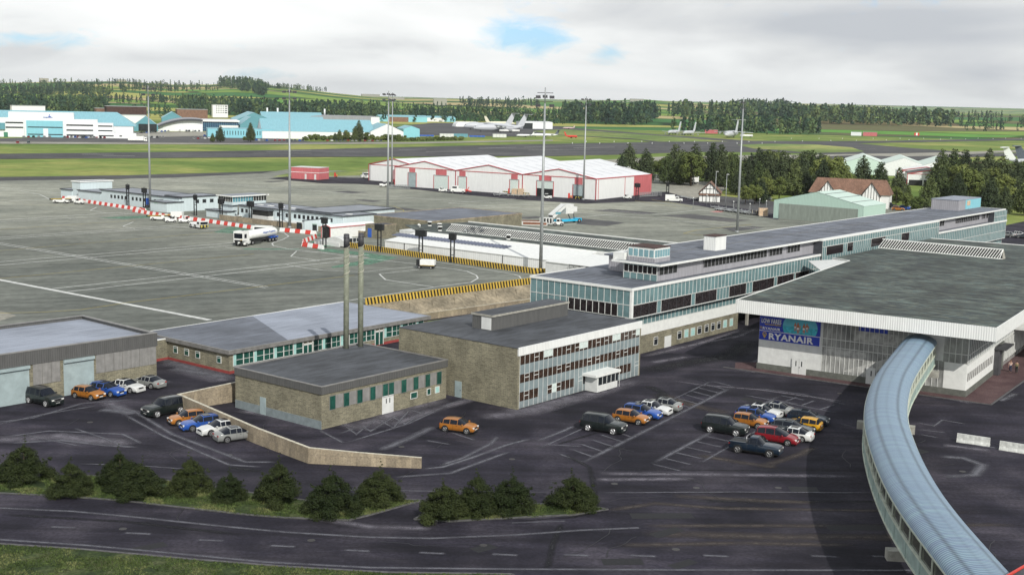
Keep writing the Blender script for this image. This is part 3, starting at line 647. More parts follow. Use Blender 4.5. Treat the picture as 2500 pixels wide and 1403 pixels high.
for pts, wd in (([(1813, 963), (1930, 985), (2044, 1008)], .3), ([(1848, 947), (1960, 962), (2084, 992)], .3), ([(1946, 969), (1911, 982)], .3), ([(1990, 977), (1955, 990)], .3), ([(2040, 987), (2000, 1000)], .3), ([(2050, 1035), (2080, 1040)], .3),
                ([(2235, 1030), (2280, 1040), (2300, 1025), (2360, 1035)], .3), ([(2240, 1048), (2310, 1056)], .3), ([(2245, 1060), (2290, 1068)], .3),
                ([(840, 1082), (1000, 1033), (1100, 985), (1180, 965)], .35), ([(780, 1050), (840, 1082)], .35), ([(820, 1062), (880, 1040), (905, 1052), (960, 1018), (990, 1035), (1040, 1000)], .35), ([(830, 1030), (870, 1060), (920, 1020), (960, 1045), (1000, 1000), (1050, 1015)], .3),
                ([(925, 1100), (1000, 1070), (1060, 1040)], .9), ([(1040, 1075), (1100, 1085)], .3), ([(1100, 1055), (1160, 1075)], .3),
                ([(1030, 1145), (1080, 1140), (1150, 1118), (1240, 1085), (1300, 1070)], .5), ([(1075, 1136), (1130, 1118), (1200, 1082), (1215, 1065)], .5), ([(960, 1165), (1100, 1155), (1250, 1100)], .5),
                ([(1310, 1078), (1375, 1052), (1400, 1040)], .5), ([(1330, 1085), (1420, 1090)], .3),
                ([(-40, 1035), (80, 1020), (200, 985), (330, 975)], .5), ([(-40, 1045), (100, 1012), (240, 990)], .4), ([(250, 985), (330, 1005), (420, 1060), (600, 1128), (680, 1128)], .5), ([(300, 1010), (400, 1065), (560, 1135), (640, 1140)], .4), ([(0, 1068), (120, 1052), (300, 1060), (350, 1085)], .4), ([(20, 1082), (150, 1075), (260, 1088), (340, 1092)], .5), ([(60, 1062), (200, 1090)], .3), ([(180, 1045), (260, 1072), (300, 1090)], .3),
                ([(1460, 1203), (1800, 1201), (2140, 1203)], .25), ([(800, 1195), (1060, 1199), (1350, 1202)], .25), ([(190, 1132), (330, 1136), (520, 1150)], .25),
                ([(2330, 1075), (2400, 1090), (2500, 1100)], .4), ([(2290, 1115), (2350, 1118), (2400, 1135), (2380, 1160), (2300, 1165)], .9), ([(2440, 980), (2480, 960)], .8),
                ([(250, 950), (320, 948), (420, 930)], 1.2), ([(390, 870), (480, 905), (560, 925)], 2.2), ([(420, 900), (520, 915)], 1.6), ([(240, 1000), (300, 1005), (330, 1010)], 1.4)):
    soft(pts, wd*1.7)
struct(mb, 'bay_markings', M['softline'])
mb = MB(); zz = .03
for pts, wd in (([(-60, 1238), (0, 1240), (180, 1248), (350, 1264), (520, 1282), (700, 1299), (900, 1311), (1050, 1314), (1250, 1306), (1420, 1294), (1560, 1288)], .42), ([(-60, 1314), (0, 1317), (200, 1330), (420, 1350), (650, 1372), (900, 1385), (1250, 1389), (1700, 1391), (2270, 1392)], .4),
                ([(-20, 1202), (200, 1212), (420, 1236), (620, 1256), (850, 1268)], .25), ([(1250, 1276), (1380, 1272)], .3)):
    P = [G(u, v) for u, v in pts]; ribbon(mb, P, wd*1.5, nz(), False)
for f_ in range(len(mb.f)): mb.uvs[f_] = [(.4, 0), (.6, 0), (.6, 1), (.4, 1)]
for u, v in ((155, 1287), (337, 1302), (515, 1319), (690, 1333), (872, 1344), (1055, 1350), (1232, 1354), (1407, 1355), (1570, 1357), (1748, 1357), (2012, 1358), (2160, 1359)):
    ribbon(mb, [G(u-34, v-1.5), G(u+34, v+1.5)], .62, nz(), True)
struct(mb, 'road_lines', M['softline'])
mb = MB(); zz = .002
for pts, wd in (([(1170, 1020), (1290, 1005), (1450, 960), (1560, 925)], 2.6), ([(1240, 1010), (1330, 985), (1420, 965)], 2.4), ([(1570, 870), (1700, 840), (1830, 800)], 1.2), ([(1590, 885), (1680, 870)], 1.4), ([(1720, 835), (1800, 822), (1850, 800)], 1.2), ([(640, 950), (780, 1010), (880, 1050)], 1.6), ([(580, 1000), (700, 1020), (780, 1045)], 1.4), ([(1460, 1155), (1700, 1157), (2100, 1162)], 1.0), ([(1450, 1170), (1700, 1168)], 1.0),
                ([(950, 1040), (1060, 1000), (1200, 960)], 1.5), ([(-40, 1075), (150, 1065), (330, 1085)], 2.2), ([(1810, 905), (1950, 915), (2110, 935)], .9), ([(2230, 960), (2300, 968), (2380, 985)], 1.2), ([(2300, 1085), (2420, 1100)], 1.0), ([(1650, 930), (1720, 940), (1850, 950), (2100, 985)], .6), ([(1880, 860), (1830, 890), (1800, 905)], .8), ([(560, 950), (620, 980), (700, 1000)], 1.2), ([(400, 885), (480, 900), (560, 915)], 2.4), ([(750, 1260), (900, 1285), (1060, 1290)], 1.0), ([(1240, 1008), (1300, 1000), (1350, 985)], 3.2), ([(430, 895), (500, 915), (560, 930)], 3.5), ([(860, 1050), (960, 1010), (1080, 970)], 3.0), ([(600, 960), (680, 990), (740, 1020)], 2.6), ([(120, 1060), (220, 1075), (320, 1080)], 2.0), ([(1290, 965), (1420, 930), (1500, 905)], 1.6), ([(250, 975), (300, 1000), (330, 1010)], 1.8)):
    soft(pts, wd*1.5)
struct(mb, 'bleached_patches', M['softpatch'])
mb = MB(); zz = .004
for pts, wd in (([(1570, 1283), (1800, 1282), (2100, 1283), (2500, 1280)], 1.3), ([(1560, 1300), (1900, 1310), (2300, 1312)], 2.4), ([(1480, 1246), (1600, 1228), (1760, 1240), (2400, 1250)], 1.2), ([(1600, 960), (1700, 990), (1780, 1010)], 3.0), ([(1700, 1110), (1820, 1130), (1900, 1140)], 1.8), ([(1850, 1140), (1950, 1110), (1990, 1090)], 1.6), ([(1500, 1330), (1800, 1325), (2100, 1330)], 1.4), ([(1640, 1210), (2000, 1228)], 1.6)):
    soft(pts, wd)
struct(mb, 'sandy_patches', M['softwarm'])
mb = MB(); zz = .005
for pts, wd in (([(1450, 1145), (1700, 1147), (2110, 1149)], .5), ([(1700, 1222), (1900, 1224), (2200, 1224)], .9), ([(1570, 905), (1650, 890), (1780, 870), (1840, 830)], 5.0), ([(1380, 1110), (1440, 1140), (1452, 1200), (1452, 1240)], .8), ([(1470, 1245), (1400, 1262), (1250, 1272)], .5), ([(1372, 1275), (1350, 1330), (1335, 1392)], .8), ([(1580, 940), (1620, 960), (1600, 980)], 2.0), ([(0, 1255), (300, 1272), (600, 1306)], .8), ([(1360, 1085), (1460, 1055)], .7), ([(560, 1140), (640, 1150)], 1.0), ([(2130, 940), (2260, 1100)], .01)):
    soft(pts, wd)
struct(mb, 'tar_patches', M['softdark'])

# repairs in the tarmac: crack sealing, manhole covers, gully grates, squared-off patches
mb = MB(); zz = .0016
for _ in range(46):
    u, v = rnd.uniform(0, 2450), rnd.uniform(930, 1390); p = G(u, v); a = rnd.uniform(0, 6.28); P = [p]
    for k in range(rnd.randint(4, 9)): a += rnd.uniform(-.6, .6); P.append(P[-1]+Vector((cos(a), sin(a), 0))*rnd.uniform(.6, 1.6))
    ribbon(mb, P, rnd.uniform(.05, .09), nz())
struct(mb, 'crack_sealing', mat('bitumen', (.006, .006, .008), .5))
mb = MB(); zz = .0012
for _ in range(16):
    u, v = rnd.uniform(0, 2450), rnd.uniform(940, 1390); p = G(u, v); a = rnd.choice((AZA, AZA+pi/2, 0, .1)); w_, l = rnd.uniform(.5, 1.1), rnd.uniform(2, 6); d = Vector((cos(a), sin(a), 0))
    ribbon(mb, [p, p+d*l], w_*1.6, nz())
struct(mb, 'tarmac_patches', mat('newer_tarmac', (.016, .016, .018), .8, .2, 4))
mb = MB()
for u, v in ((300, 1290), (760, 1318), (1180, 1330), (1650, 1340), (1900, 1190), (1250, 1120), (980, 1090), (560, 1110), (220, 1030), (1700, 1190), (2050, 960), (1500, 1180), (2350, 1150)):
    p = G(u, v); mb.cyl((p.x, p.y), .0, .012, .33, n=12)
struct(mb, 'manhole_covers', mat('cast_iron', (.045, .042, .04), .5, .3, 6))
# ================================================================= BUILDINGS
def pf(fr, name, label, cat, group=None):
    return thing(name, label, cat, (fr.o.x, fr.o.y, fr.z), fr.ang, group)
def bbox(parent, name, m_, *b, top=None):
    mb = MB(); mb.box(*b, m=0, top=1 if top else None); return mb.build(name, [m_, top] if top else m_, parent)
def yface_window(parent, x0, x1, z0, z1, y, glz, split=None, name='window', fr_=.07, frm=None, d=.05, hor=()):
    """framed window on a wall that looks to -y"""
    mb = MB(); mb.box(x0, x1, y-d, y, z0, z1, 0)
    w_ = bbox(parent, 'window', glz, x0+fr_, x1-fr_, y-d-.012, y-d, z0+fr_, z1-fr_) if False else None
    g_ = MB(); g_.box(x0+fr_, x1-fr_, y-d-.006, y+.01, z0+fr_, z1-fr_, 0)
    for x in ([] if not split else split): g_.box(x-fr_/2, x+fr_/2, y-d-.02, y-d-.006, z0, z1, 1)
    for z in hor: g_.box(x0, x1, y-d-.022, y-d-.006, z-fr_/2, z+fr_/2, 1)
    # frame as four bars
    f = MB(); f.box(x0, x1, y-d-.02, y, z0, z0+fr_); f.box(x0, x1, y-d-.02, y, z1-fr_, z1); f.box(x0, x0+fr_, y-d-.02, y, z0+fr_, z1-fr_); f.box(x1-fr_, x1, y-d-.02, y, z0+fr_, z1-fr_)
    wo = g_.build(name, [glz, frm or M['frame']], parent); f.build('frame', frm or M['frame'], wo)
    return wo
def xface_window(parent, y0, y1, z0, z1, x, glz, name='window', fr_=.07, frm=None, d=.05, hor=(), split=()):
    g_ = MB(); g_.box(x-d-.006, x+.01, y0+fr_, y1-fr_, z0+fr_, z1-fr_, 0)
    for z in hor: g_.box(x-d-.022, x-d-.006, y0, y1, z-fr_/2, z+fr_/2, 1)
    for y in split: g_.box(x-d-.02, x-d-.006, y-fr_/2, y+fr_/2, z0, z1, 1)
    f = MB(); f.box(x-d-.02, x, y0, y1, z0, z0+fr_); f.box(x-d-.02, x, y0, y1, z1-fr_, z1); f.box(x-d-.02, x, y0, y0+fr_, z0+fr_, z1-fr_); f.box(x-d-.02, x, y1-fr_, y1, z0+fr_, z1-fr_)
    wo = g_.build(name, [glz, frm or M['frame']], parent); f.build('frame', frm or M['frame'], wo)
    return wo
# ---------------------------------------------------------------- stone office with the glazed front
F = Fr(AB(114, 89.4), ANG_A); LX, LY, HZ = 26.3, 19.2, 7.33
b_ = pf(F, 'office_block', 'three-storey stone office block with brown-glazed front and small white porch', 'office building')
mb = MB(); mb.box(0, LX, .12, LY, 0, HZ-.02); mb.box(0, .35, 0, .12, 0, 6.4); mb.box(LX-.35, LX, 0, .12, 0, 6.4); mb.build('wall', M['stone'], b_)
mb = MB(); mb.box(-.05, LX+.05, -.02, LY+.05, HZ-.02, HZ+.05); rf = mb.build('roof', M['slate'], b_)
bbox(b_, 'fascia', M['whiterib'], .0, LX+.1, -.1, .1, 6.43, HZ+.07)
mb = MB(); rows = [(5.30, 6.43), (3.13, 4.15), (.93, 2.03)]
for z0, z1 in ((4.15, 5.30), (2.03, 3.13), (.1, .93)): mb.box(.35, LX-.35, 0, .12, z0, z1, 1 if z0 < .5 else 0)
mb.build('spandrel_panels', [M['spandrel'], M['spandrel2']], b_)
nb = 28; pitch = (LX-.7)/nb
mb = MB()
for i in range(nb+1):
    x = .35+i*pitch
    mb.box(x-.025, x+.025, -.03, .12, .1, 6.43)
mb.build('mullions', M['frame'], b_)
for r_, (z0, z1) in enumerate(rows):
    for i in range(nb):
        x0, x1 = .35+i*pitch+.025, .35+(i+1)*pitch-.025
        if r_ == 2 and 14 <= i <= 18: continue
        g_ = MB(); blind = (r_ == 0 and i in (5, 6, 13, 14, 21, 22, 27)) or (r_ == 2 and i in (7, 20))
        spn = r_ == 2 and i in (4, 5, 12, 13, 26, 27)
        mt_ = M['spandrel'] if spn else M['brownglass']
        g_.box(x0, x1, -.004, .12, z0, z1, 0)
        if blind: g_.box(x0, x1, -.012, -.004, z0+.25 if r_ == 0 else z0, z1, 1)
        elif (i*5+r_*3) % 7 in (1, 4): g_.box(x0, x1, -.02, -.004, z0+.52, z0+.60, 2); g_.box(x0, x1, -.02, -.004, z1-.05, z1, 2)
        g_.build('window', [mt_, M['whiteblind'], M['frame']], b_)
# porch
x0, x1 = .35+14*pitch, .35+19.3*pitch
bbox(b_, 'porch_canopy', M['white'], x0-.1, x1+.6, -2.1, 0, 2.05, 2.35)
mb = MB(); mb.box(x0+.5, x0+.65, -1.9, -.05, .1, 2.05, 1); mb.box(x0+.65, x1+.2, -1.9, -1.85, .1, .95, 1); mb.box(x0+.65, x1+.2, -1.9, -1.86, .95, 1.95, 0); mb.box(x1+.2, x1+.3, -1.9, -.05, .1, 2.05, 0)
for k in range(6): mb.box(x0+.65+k*.95, x0+.71+k*.95, -1.95, -1.9, .1, 2.05, 1)
mb.build('porch', [M['darkwin'], M['whitewall']], b_)
bbox(b_, 'entrance_door', M['darkwin'], x0, x0+.5, .04, .12, .1, 2.05)
y0 = F.yu(1127, 0, 1); y1 = F.yu(1111, 0, 1); d_ = bbox(b_, 'door', M['shutter'], -.06, 0, y0, y1, 0, 2.0); bbox(d_, 'handle', M['dgrey'], -.12, -.06, y0+.1, y0+.18, .9, 1.0)
# penthouse on the office roof
px, py = F.L(1201, 808, HZ); px2 = F.xu(1387, py, HZ+2); ph = 1.95
pl = F.yu(1153, px, HZ); 
o_ = MB(); o_.box(px, px2, py, pl, HZ+.05, HZ+ph); pn = o_.build('penthouse', M['darkfascia'], b_); bbox(pn, 'penthouse_roof', M['slate'], px-.1, px2+.1, py-.1, pl+.1, HZ+ph, HZ+ph+.03); 
e_ = MB(); e_.box(px-.12, px2+.12, py-.14, py-.1, HZ+ph-.2, HZ+ph+.06); e_.box(px-.14, px-.1, py-.14, pl+.12, HZ+ph-.2, HZ+ph+.06); e_.build('penthouse_edge', M['concrete'], pn)
dy0, dy1 = F.yu(1201, px, HZ+1)+.1, F.yu(1176, px, HZ+1); bbox(pn, 'penthouse_door', M['whitewall'], px-.05, px, dy0, dy1, HZ+.1, HZ+1.65)
# ---------------------------------------------------------------- boiler house
S = Fr(AB(92.2, 99.3), ANG_A); LX, LY, HZ = 20.4, 14.5, 4.8
b_ = pf(S, 'boiler_house', 'low stone boiler house with a row of tall green windows and grey ribbed fascia', 'boiler house')
bbox(b_, 'wall', M['stone'], 0, LX, 0, LY, 0, 4.0)
bbox(b_, 'roof', M['slate'], 0, LX, 0, LY, 4.62, 4.70)
mb = MB(); mb.box(-.12, LX+.12, -.12, 0, 3.9, 4.72); mb.box(-.12, 0, 0, LY, 3.9, 4.72); mb.box(LX, LX+.12, 0, LY, 3.9, 4.72); mb.box(0, LX, LY, LY+.12, 3.9, 4.72); mb.build('fascia', M['darkfascia'], b_)
mb = MB(); mb.box(-.16, LX+.16, -.16, .14, 4.72, 4.82); mb.box(-.16, .14, .14, LY+.16, 4.72, 4.82); mb.box(LX-.14, LX+.16, .14, LY+.16, 4.72, 4.82); mb.box(.14, LX-.14, LY-.14, LY+.16, 4.72, 4.82); mb.build('parapet_trim', M['edge'], b_)
wx = [S.xu(550+q/3.4214, 0, 3) for q in (868, 985, 1097, 1206, 1312, 1362, 1467, 1568, 1667, 1763)]
for i, x in enumerate(wx):
    yface_window(b_, x, x+.92, 1.95, 3.55, 0, M['greenglass'], frm=M['edge'], fr_=.05)
for i, x in enumerate(wx[:-1]):
    if i == 4: continue
    bbox(b_, 'infill_panel', M['panelgrey'], x+.96, wx[i+1]-.04, -.03, 0, 2.02, 3.55)
x0, x1 = S.xu(932.5, 0, 1), S.xu(960, 0, 1); d_ = bbox(b_, 'double_door', M['whitewall'], x0, x1, -.06, 0, 0, 2.1)
xm = (x0+x1)/2; mb = MB(); mb.box(xm-.35, xm-.22, -.075, -.06, 1.2, 1.75); mb.box(xm+.22, xm+.35, -.075, -.06, 1.2, 1.75); mb.build('door_pane', M['darkwin'], d_)
for (u0, u1, z0, z1, g_) in ((1001.5, 1018, .95, 1.75, 'greenglass'), (1041.5, 1051, .95, 1.75, 'greenglass'), (1061.5, 1072, .95, 1.75, 'aquaglass')): yface_window(b_, S.xu(u0, 0, 1), S.xu(u1, 0, 1), z0, z1, 0, M[g_])
y0, y1 = S.yu(649.5, 0, 1), S.yu(635.5, 0, 1); d_ = bbox(b_, 'door', M['shutter'], -.06, 0, y0, y1, 0, 2.0)
mb = MB(); mb.box(-.04, 0, 0, y0, 0, .95); mb.box(-.04, 0, y1, LY, 0, .95); mb.build('plinth_panels', M['spandrel2'], b_)
# ---------------------------------------------------------------- two flues on the boiler house
for u, v, lab in ((845, 850, 'left of two tall round metal flues rising from the boiler house roof'), (880, 845, 'right of two tall round metal flues rising from the boiler house roof')):
    p = G(u, v, 4.7); t = thing('chimney_flue', lab, 'flue', tuple(p), 0, 'twin flues on the boiler house')
    MB().cyl((0, 0), 0, 12.7, .345, n=20).build('pipe', M['flue'], t)
    MB().cyl((0, 0), 12.7, 14.35, .36, .36, 20).cyl((0, 0), 13.9, 14.0, .40, .40, 20).cyl((0, 0), 14.35, 14.42, .3, .3, 20).build('cap', M['dgrey'], t)
    for k in range(4):
        z = 9.5+k*1.05; pts = [(.375*cos(a), .375*sin(a), z+(a+pi/2)*.16) for a in [pi*q/10-pi*1.1 for q in range(13)]]
        MB().tube(pts, .03, 5).build('wind_strake', M['coping'], t)
# ---------------------------------------------------------------- long low canteen-like building
F = Fr(AB(103, 128.3), ANG_A); LX, LY, HZ = 38, 18.0, 3.13
b_ = pf(F, 'long_building', 'long single-storey stone building with a strip of green glazing and red base', 'building')
bbox(b_, 'wall', M['stone'], 0, LX, 0, LY, .38, 2.7); bbox(b_, 'base_course', M['redbrick'], -.03, LX+.03, -.03, LY+.03, 0, .38)
mb = MB(); xs = LX*.42
mb.face([(-.1, -.1, HZ), (xs-6, -.1, HZ), (xs+3, LY+.1, HZ), (-.1, LY+.1, HZ)], 0); mb.face([(xs-6, -.1, HZ), (LX+.1, -.1, HZ), (LX+.1, LY+.1, HZ), (xs+3, LY+.1, HZ)], 1)
mb.face([(-.1, LY+.1, 2.99), (LX+.1, LY+.1, 2.99), (LX+.1, -.1, 2.99), (-.1, -.1, 2.99)], 0)
mb.build('roof', [M['slate2'], M['slateblue']], b_)
mb = MB(); mb.box(-.35, LX+.35, -.35, -.1, 2.62, HZ+.03); mb.box(-.35, -.1, -.1, LY+.2, 2.62, HZ+.03); mb.box(LX+.1, LX+.35, -.1, LY+.2, 2.62, HZ+.03); mb.build('fascia', M['edge'], b_)
mb = MB(); mb.box(-.1, LX+.1, LY+.1, LY+.16, 2.95, HZ+.05); mb.build('parapet_trim', M['white'], b_)
x = F.xu(568.5, 0, 1.6); k = 0; doors = [F.xu(731, 0, 1.6), F.xu(905, 0, 1.6)]; pw = 1.72
while x < LX-2.2:
    nd_ = [d for d in doors if x-.9 < d < x+.9]
    if nd_:
        d_ = bbox(b_, 'glazed_door', M['greenglass'], x+.1, x+1.75, -.05, 0, .12, 2.0); mb = MB()
        for q in (x+.05, x+.9, x+1.72): mb.box(q-.06, q+.06, -.09, -.05, .1, 2.6)
        mb.box(x, x+1.8, -.09, -.05, 2.0, 2.25); mb.build('frame', M['frame'], d_); x += 1.9; continue
    g_ = M['greenglass']; wo = yface_window(b_, x, x+pw-.04, .95, 2.6, 0, g_, fr_=.06, split=[x+pw*.55] if k % 2 else None, hor=(1.72,))
    if k % 2 == 0: bbox(wo, 'curtain', M['aquaglass'], x+.07, x+.5, -.075, -.058, 1.02, 2.5)
    x += pw; k += 1
for u0, u1 in ((424, 434), (450.5, 461.5), (478, 488.5), (530, 540.5)):
    xface_window(b_, F.yu(u1, 0, 1.7), F.yu(u0, 0, 1.7), 1.15, 2.1, 0, M['greenglass'], hor=(1.85,))
t = pf(Fr(F.W(-2.6, 13), ANG_A), 'link_block', 'small stone link between the garage and the long low building', 'link building')
bbox(t, 'wall', M['stone'], -2.6, 2.55, 0, 3.2, .35, 2.85); bbox(t, 'base_course', M['redbrick'], -2.6, 2.56, -.03, 3.2, 0, .35)
bbox(t, 'roof', M['slate2'], -2.6, 2.5, .12, 3.1, 2.85, 2.92); mb = MB(); mb.box(-2.6, 2.55, -.05, .12, 2.85, 3.0); mb.box(2.4, 2.55, .12, 3.2, 2.85, 3.0); mb.build('parapet_trim', M['white'], t)
# ---------------------------------------------------------------- garage with roller doors
F = Fr(AB(94.5, 132), ANG_A-.044); LX, LY, HZ = 46, 17.2, 6.0
b_ = pf(F, 'garage', 'large stone and grey-clad garage with pale roller doors at far left', 'garage')
bbox(b_, 'wall', M['stone'], -LX, 0, 0, LY, 0, 4.5)
bbox(b_, 'roof', M['slateblue'], -LX, -.3, .3, LY-.3, 5.5, 5.6)
mb = MB(); mb.box(-LX, .1, -.12, .25, 4.4, 6.0); mb.box(-.25, .1, .25, LY+.1, 4.4, 6.0); mb.box(-LX, -.25, LY-.25, LY+.1, 4.4, 6.0); mb.build('fascia', M['darkfascia'], b_)
mb = MB(); mb.box(-LX, .14, -.16, .45, 6.0, 6.07); mb.box(-.45, .14, .45, LY+.14, 6.0, 6.07); mb.box(-LX, -.45, LY-.4, LY+.14, 6.0, 6.07); mb.build('parapet_trim', M['edge'], b_)
for u0, u1 in ((155.5, 229.5), (-10, 72)):
    x0, x1 = (F.xu(u0, 0, 2) if u0 > 0 else F.xu(72, 0, 2)-5.0), F.xu(u1, 0, 2)
    d_ = bbox(b_, 'roller_door', M['shutter'], x0, x1, -.02, .05, 0, 4.05); bbox(d_, 'shutter_box', M['shutter'], x0-.02, x1+.02, -.3, .0, 4.0, 4.36)
for u0, u1, n in ((234, 380, 7), (80, 147, 3)):
    x0, x1 = F.xu(u0, 0, 3), (F.xu(u1, 0, 3) if u1 < 380 else -.05)
    for i in range(n): bbox(b_, 'cladding_panel', M['panelgrey'], x0+(x1-x0)*i/n+.02, x0+(x1-x0)*(i+1)/n-.02, -.06, 0, 2.1 if u0 > 200 else 1.9, 4.4)
# ---------------------------------------------------------------- terminal (long glass range with set-back storey)
T = Fr(AB(148.6, 96.5), ANG_A); TL = 164.0
b_ = pf(T, 'terminal_building', 'long teal-glazed airport terminal with white edges running back to the wood', 'terminal building')
bz = T.xu(1802, .8, 2)
mb = MB(); mb.box(1.2, bz, .8, 16, 0, 2.7); wl = mb.build('wall', M['stone'], b_)
for u0, u1, gm in ((1595.5, 1605.5, 'darkwin'), (1653.5, 1663.5, 'darkwin'), (1670, 1680, 'aquaglass'), (1686, 1696, 'aquaglass'), (1702, 1712, 'darkwin'), (1720, 1729, 'darkwin'), (1735.5, 1744.5, 'darkwin'), (1750, 1759, 'darkwin'), (1765, 1774, 'aquaglass'), (1781, 1789, 'aquaglass')):
    yface_window(b_, T.xu(u0, .8, 1.5), T.xu(u1, .8, 1.5), .75, 2.0, .8, M[gm], hor=(1.7,))
x0, x1 = T.xu(1622, .8, 1), T.xu(1638, .8, 1); bbox(b_, 'double_door', M['whitewall'], x0, x1, .74, .8, 0, 1.7)
mb = MB(); mb.box(1.2, TL, .75, 16, 2.7, 4.25); mb.build('white_band', M['white'], b_)
mb = MB(); mb.box(bz, TL-8, 5.5, 16, 0, 2.7); mb.build('undercroft_wall', M['trim'], b_)
mb = MB()
for k in range(16): mb.box(bz+4+k*7, bz+4.4+k*7, 1.2, 1.6, 0, 2.7)
mb.build('columns', M['concrete'], b_)
def curtain(name, x0, x1, y, z0, z1, p=1.1, face='y', hor=(), mtl='teal', parent=None):
    """panel wall with projecting mullions; face y looks to -y, face x looks to -x"""
    pr = parent or b_
    mb = MB(); mu = MB()
    if face == 'y':
        mb.box(x0, x1, y, y+.1, z0, z1); n = max(1, round((x1-x0)/p))
        for i in range(n+1): x = x0+(x1-x0)*i/n; mu.box(x-.045, x+.045, y-.035, y, z0, z1)
        for z in hor: mu.box(x0, x1, y-.05, y-.035, z-.05, z+.05)
    else:
        mb.box(y, y+.1, x0, x1, z0, z1); n = max(1, round((x1-x0)/p))
        for i in range(n+1): x = x0+(x1-x0)*i/n; mu.box(y-.035, y, x-.045, x+.045, z0, z1)
        for z in hor: mu.box(y-.05, y-.035, x0, x1, z-.05, z+.05)
    o = mb.build(name, M[mtl], pr); mu.build('mullions', M['frame'], o); return o
mb = MB(); mb.box(1.4, TL, .9, 15.9, 4.25, 5.78); mb.box(.15, TL, .15, 17.9, 5.78, 9.8); mb.build('core', M['trim'], b_)
curtain('lower_glazing', 1.2, TL, .78, 4.25, 5.72, hor=(4.3, 5.68))
mb = MB(); mb.box(-.1, TL+.1, -.1, 18.1, 9.76, 10.0); mb.build('roof', M['slate2'], b_)
mb = MB(); mb.box(-.14, TL+.14, -.16, .12, 9.72, 10.08); mb.box(-.14, .12, .12, 18.14, 9.72, 10.08); mb.box(.12, 14, 17.9, 18.14, 9.72, 10.08); mb.build('roof_edge', M['white'], b_)
mb = MB(); mb.box(-.04, .42, -.12, .25, 5.78, 9.72); mb.build('corner_post', M['white'], b_)
bbox(b_, 'soffit', M['whitewall'], 0, TL, .0, 1.0, 5.66, 5.78)
curtain('upper_panels', .42, TL, 0.02, 7.55, 9.72, hor=(7.6,))
curtain('end_panels', .25, 18, 0.02, 5.78, 9.72, face='x', hor=(7.65, 5.85))
# dark glazed bays of the concourse; what stays between them is panelling
bays = [(1545, 1604), (1614, 1688), (1697, 1750), (1780, 1822), (1837, 1890), (1897, 1938), (1942, 1975)]
xs = [(T.xu(a, 0, 6.7), T.xu(c, 0, 6.7)) for a, c in bays]; prev = .42
for x0, x1 in xs:
    if x0-prev > .3: curtain('pier_panels', prev, x0, .02, 5.78, 7.5, p=.9)
    wo = bbox(b_, 'window', M['darkglass'], x0, x1, .05, .14, 5.82, 7.5); mb = MB()
    n = max(2, round((x1-x0)/2.2))
    for i in range(n+1): mb.box(x0+(x1-x0)*i/n-.03, x0+(x1-x0)*i/n+.03, .0, .05, 5.82, 7.5)
    mb.build('frame', M['dgrey'], wo); prev = x1
curtain('pier_panels', prev, TL, .02, 5.78, 7.5, p=.9)
y0, y1 = T.yu(1508, 0, 6.7), T.yu(1388, 0, 6.7)
wo = bbox(b_, 'window', M['darkglass'], -.04, .02, y0, y1, 5.9, 7.55); mb = MB(); n = round((y1-y0)/1.1)
for i in range(n+1): mb.box(-.09, -.04, y0+(y1-y0)*i/n-.04, y0+(y1-y0)*i/n+.04, 5.9, 7.55)
mb.build('frame', M['frame'], wo)
# set-back top storey
cx0, mid0, mid1 = 9.1, T.xu(2007, -.3, 10), T.xu(2291, -.3, 10)
M['lilacrib'] = ribbed('pale_lilac_cladding', (.36, .355, .38), .45, .2, .5, streak=.2)
mb = MB(); mb.box(cx0, TL-9, 1.45, 7.4, 10.05, 12.42); mb.box(cx0+5, TL-9, 7.4, 13.6, 10.05, 12.42); us = mb.build('top_storey', M['lilacrib'], b_)
mb = MB(); mb.box(mid0, mid1, .1, 1.45, 10.0, 12.42); mb.build('projecting_bay', M['trim'], b_)
curtain('bay_panels', mid0, mid1, -.32, 11.3, 12.42, hor=(11.32,)); curtain('bay_panels_lower', mid0, mid1, -.34, 7.6, 9.7) 
mb = MB(); mb.box(mid0, mid1, -.3, .1, 7.55, 12.42); mb.build('bay_core', M['trim'], b_)
prev = mid0
for a, c in ((2017, 2058), (2068, 2082), (2126, 2161), (2200, 2219)):
    x0, x1 = T.xu(a, -.3, 10.5), T.xu(c, -.3, 10.5); curtain('bay_piers', prev, x0, -.33, 9.7, 11.28, p=.9)
    wo = bbox(b_, 'window', M['darkglass'], x0, x1, -.36, -.3, 9.75, 11.28); prev = x1
curtain('bay_piers', prev, mid1, -.33, 9.7, 11.28, p=.9)
curtain('end_bay_panels', TL-9, TL, -.0, 10.05, 12.42, hor=(11.2,)); bbox(b_, 'end_bay', M['trim'], TL-9, TL, .1, 13, 10.0, 12.42)
mb = MB(); mb.box(cx0-.9, TL+.4, .6, 9.0, 12.42, 12.62); mb.box(cx0+4.5, TL+.4, 9.0, 14.2, 12.42, 12.62); mb.build('top_roof', M['slate2'], b_)
mb = MB(); mb.box(cx0-.95, TL+.45, .42, .6, 12.38, 12.68); mb.box(cx0-.95, cx0-.75, .6, 9.1, 12.38, 12.68); mb.box(cx0-.75, cx0+4.5, 9.0, 9.15, 12.38, 12.68); mb.box(cx0+4.5, TL+.45, 14.2, 14.4, 12.38, 12.68); mb.box(TL+.4, TL+.55, .6, 14.2, 12.38, 12.68); mb.box(cx0-.7, mid1, 8.0, 8.05, 12.62, 12.66, 1); mb.build('eaves', [M['white'], M['edge']], b_)
bbox(b_, 'bay_eaves', M['white'], mid0-.1, mid1+.1, -.4, .42, 12.4, 12.68)
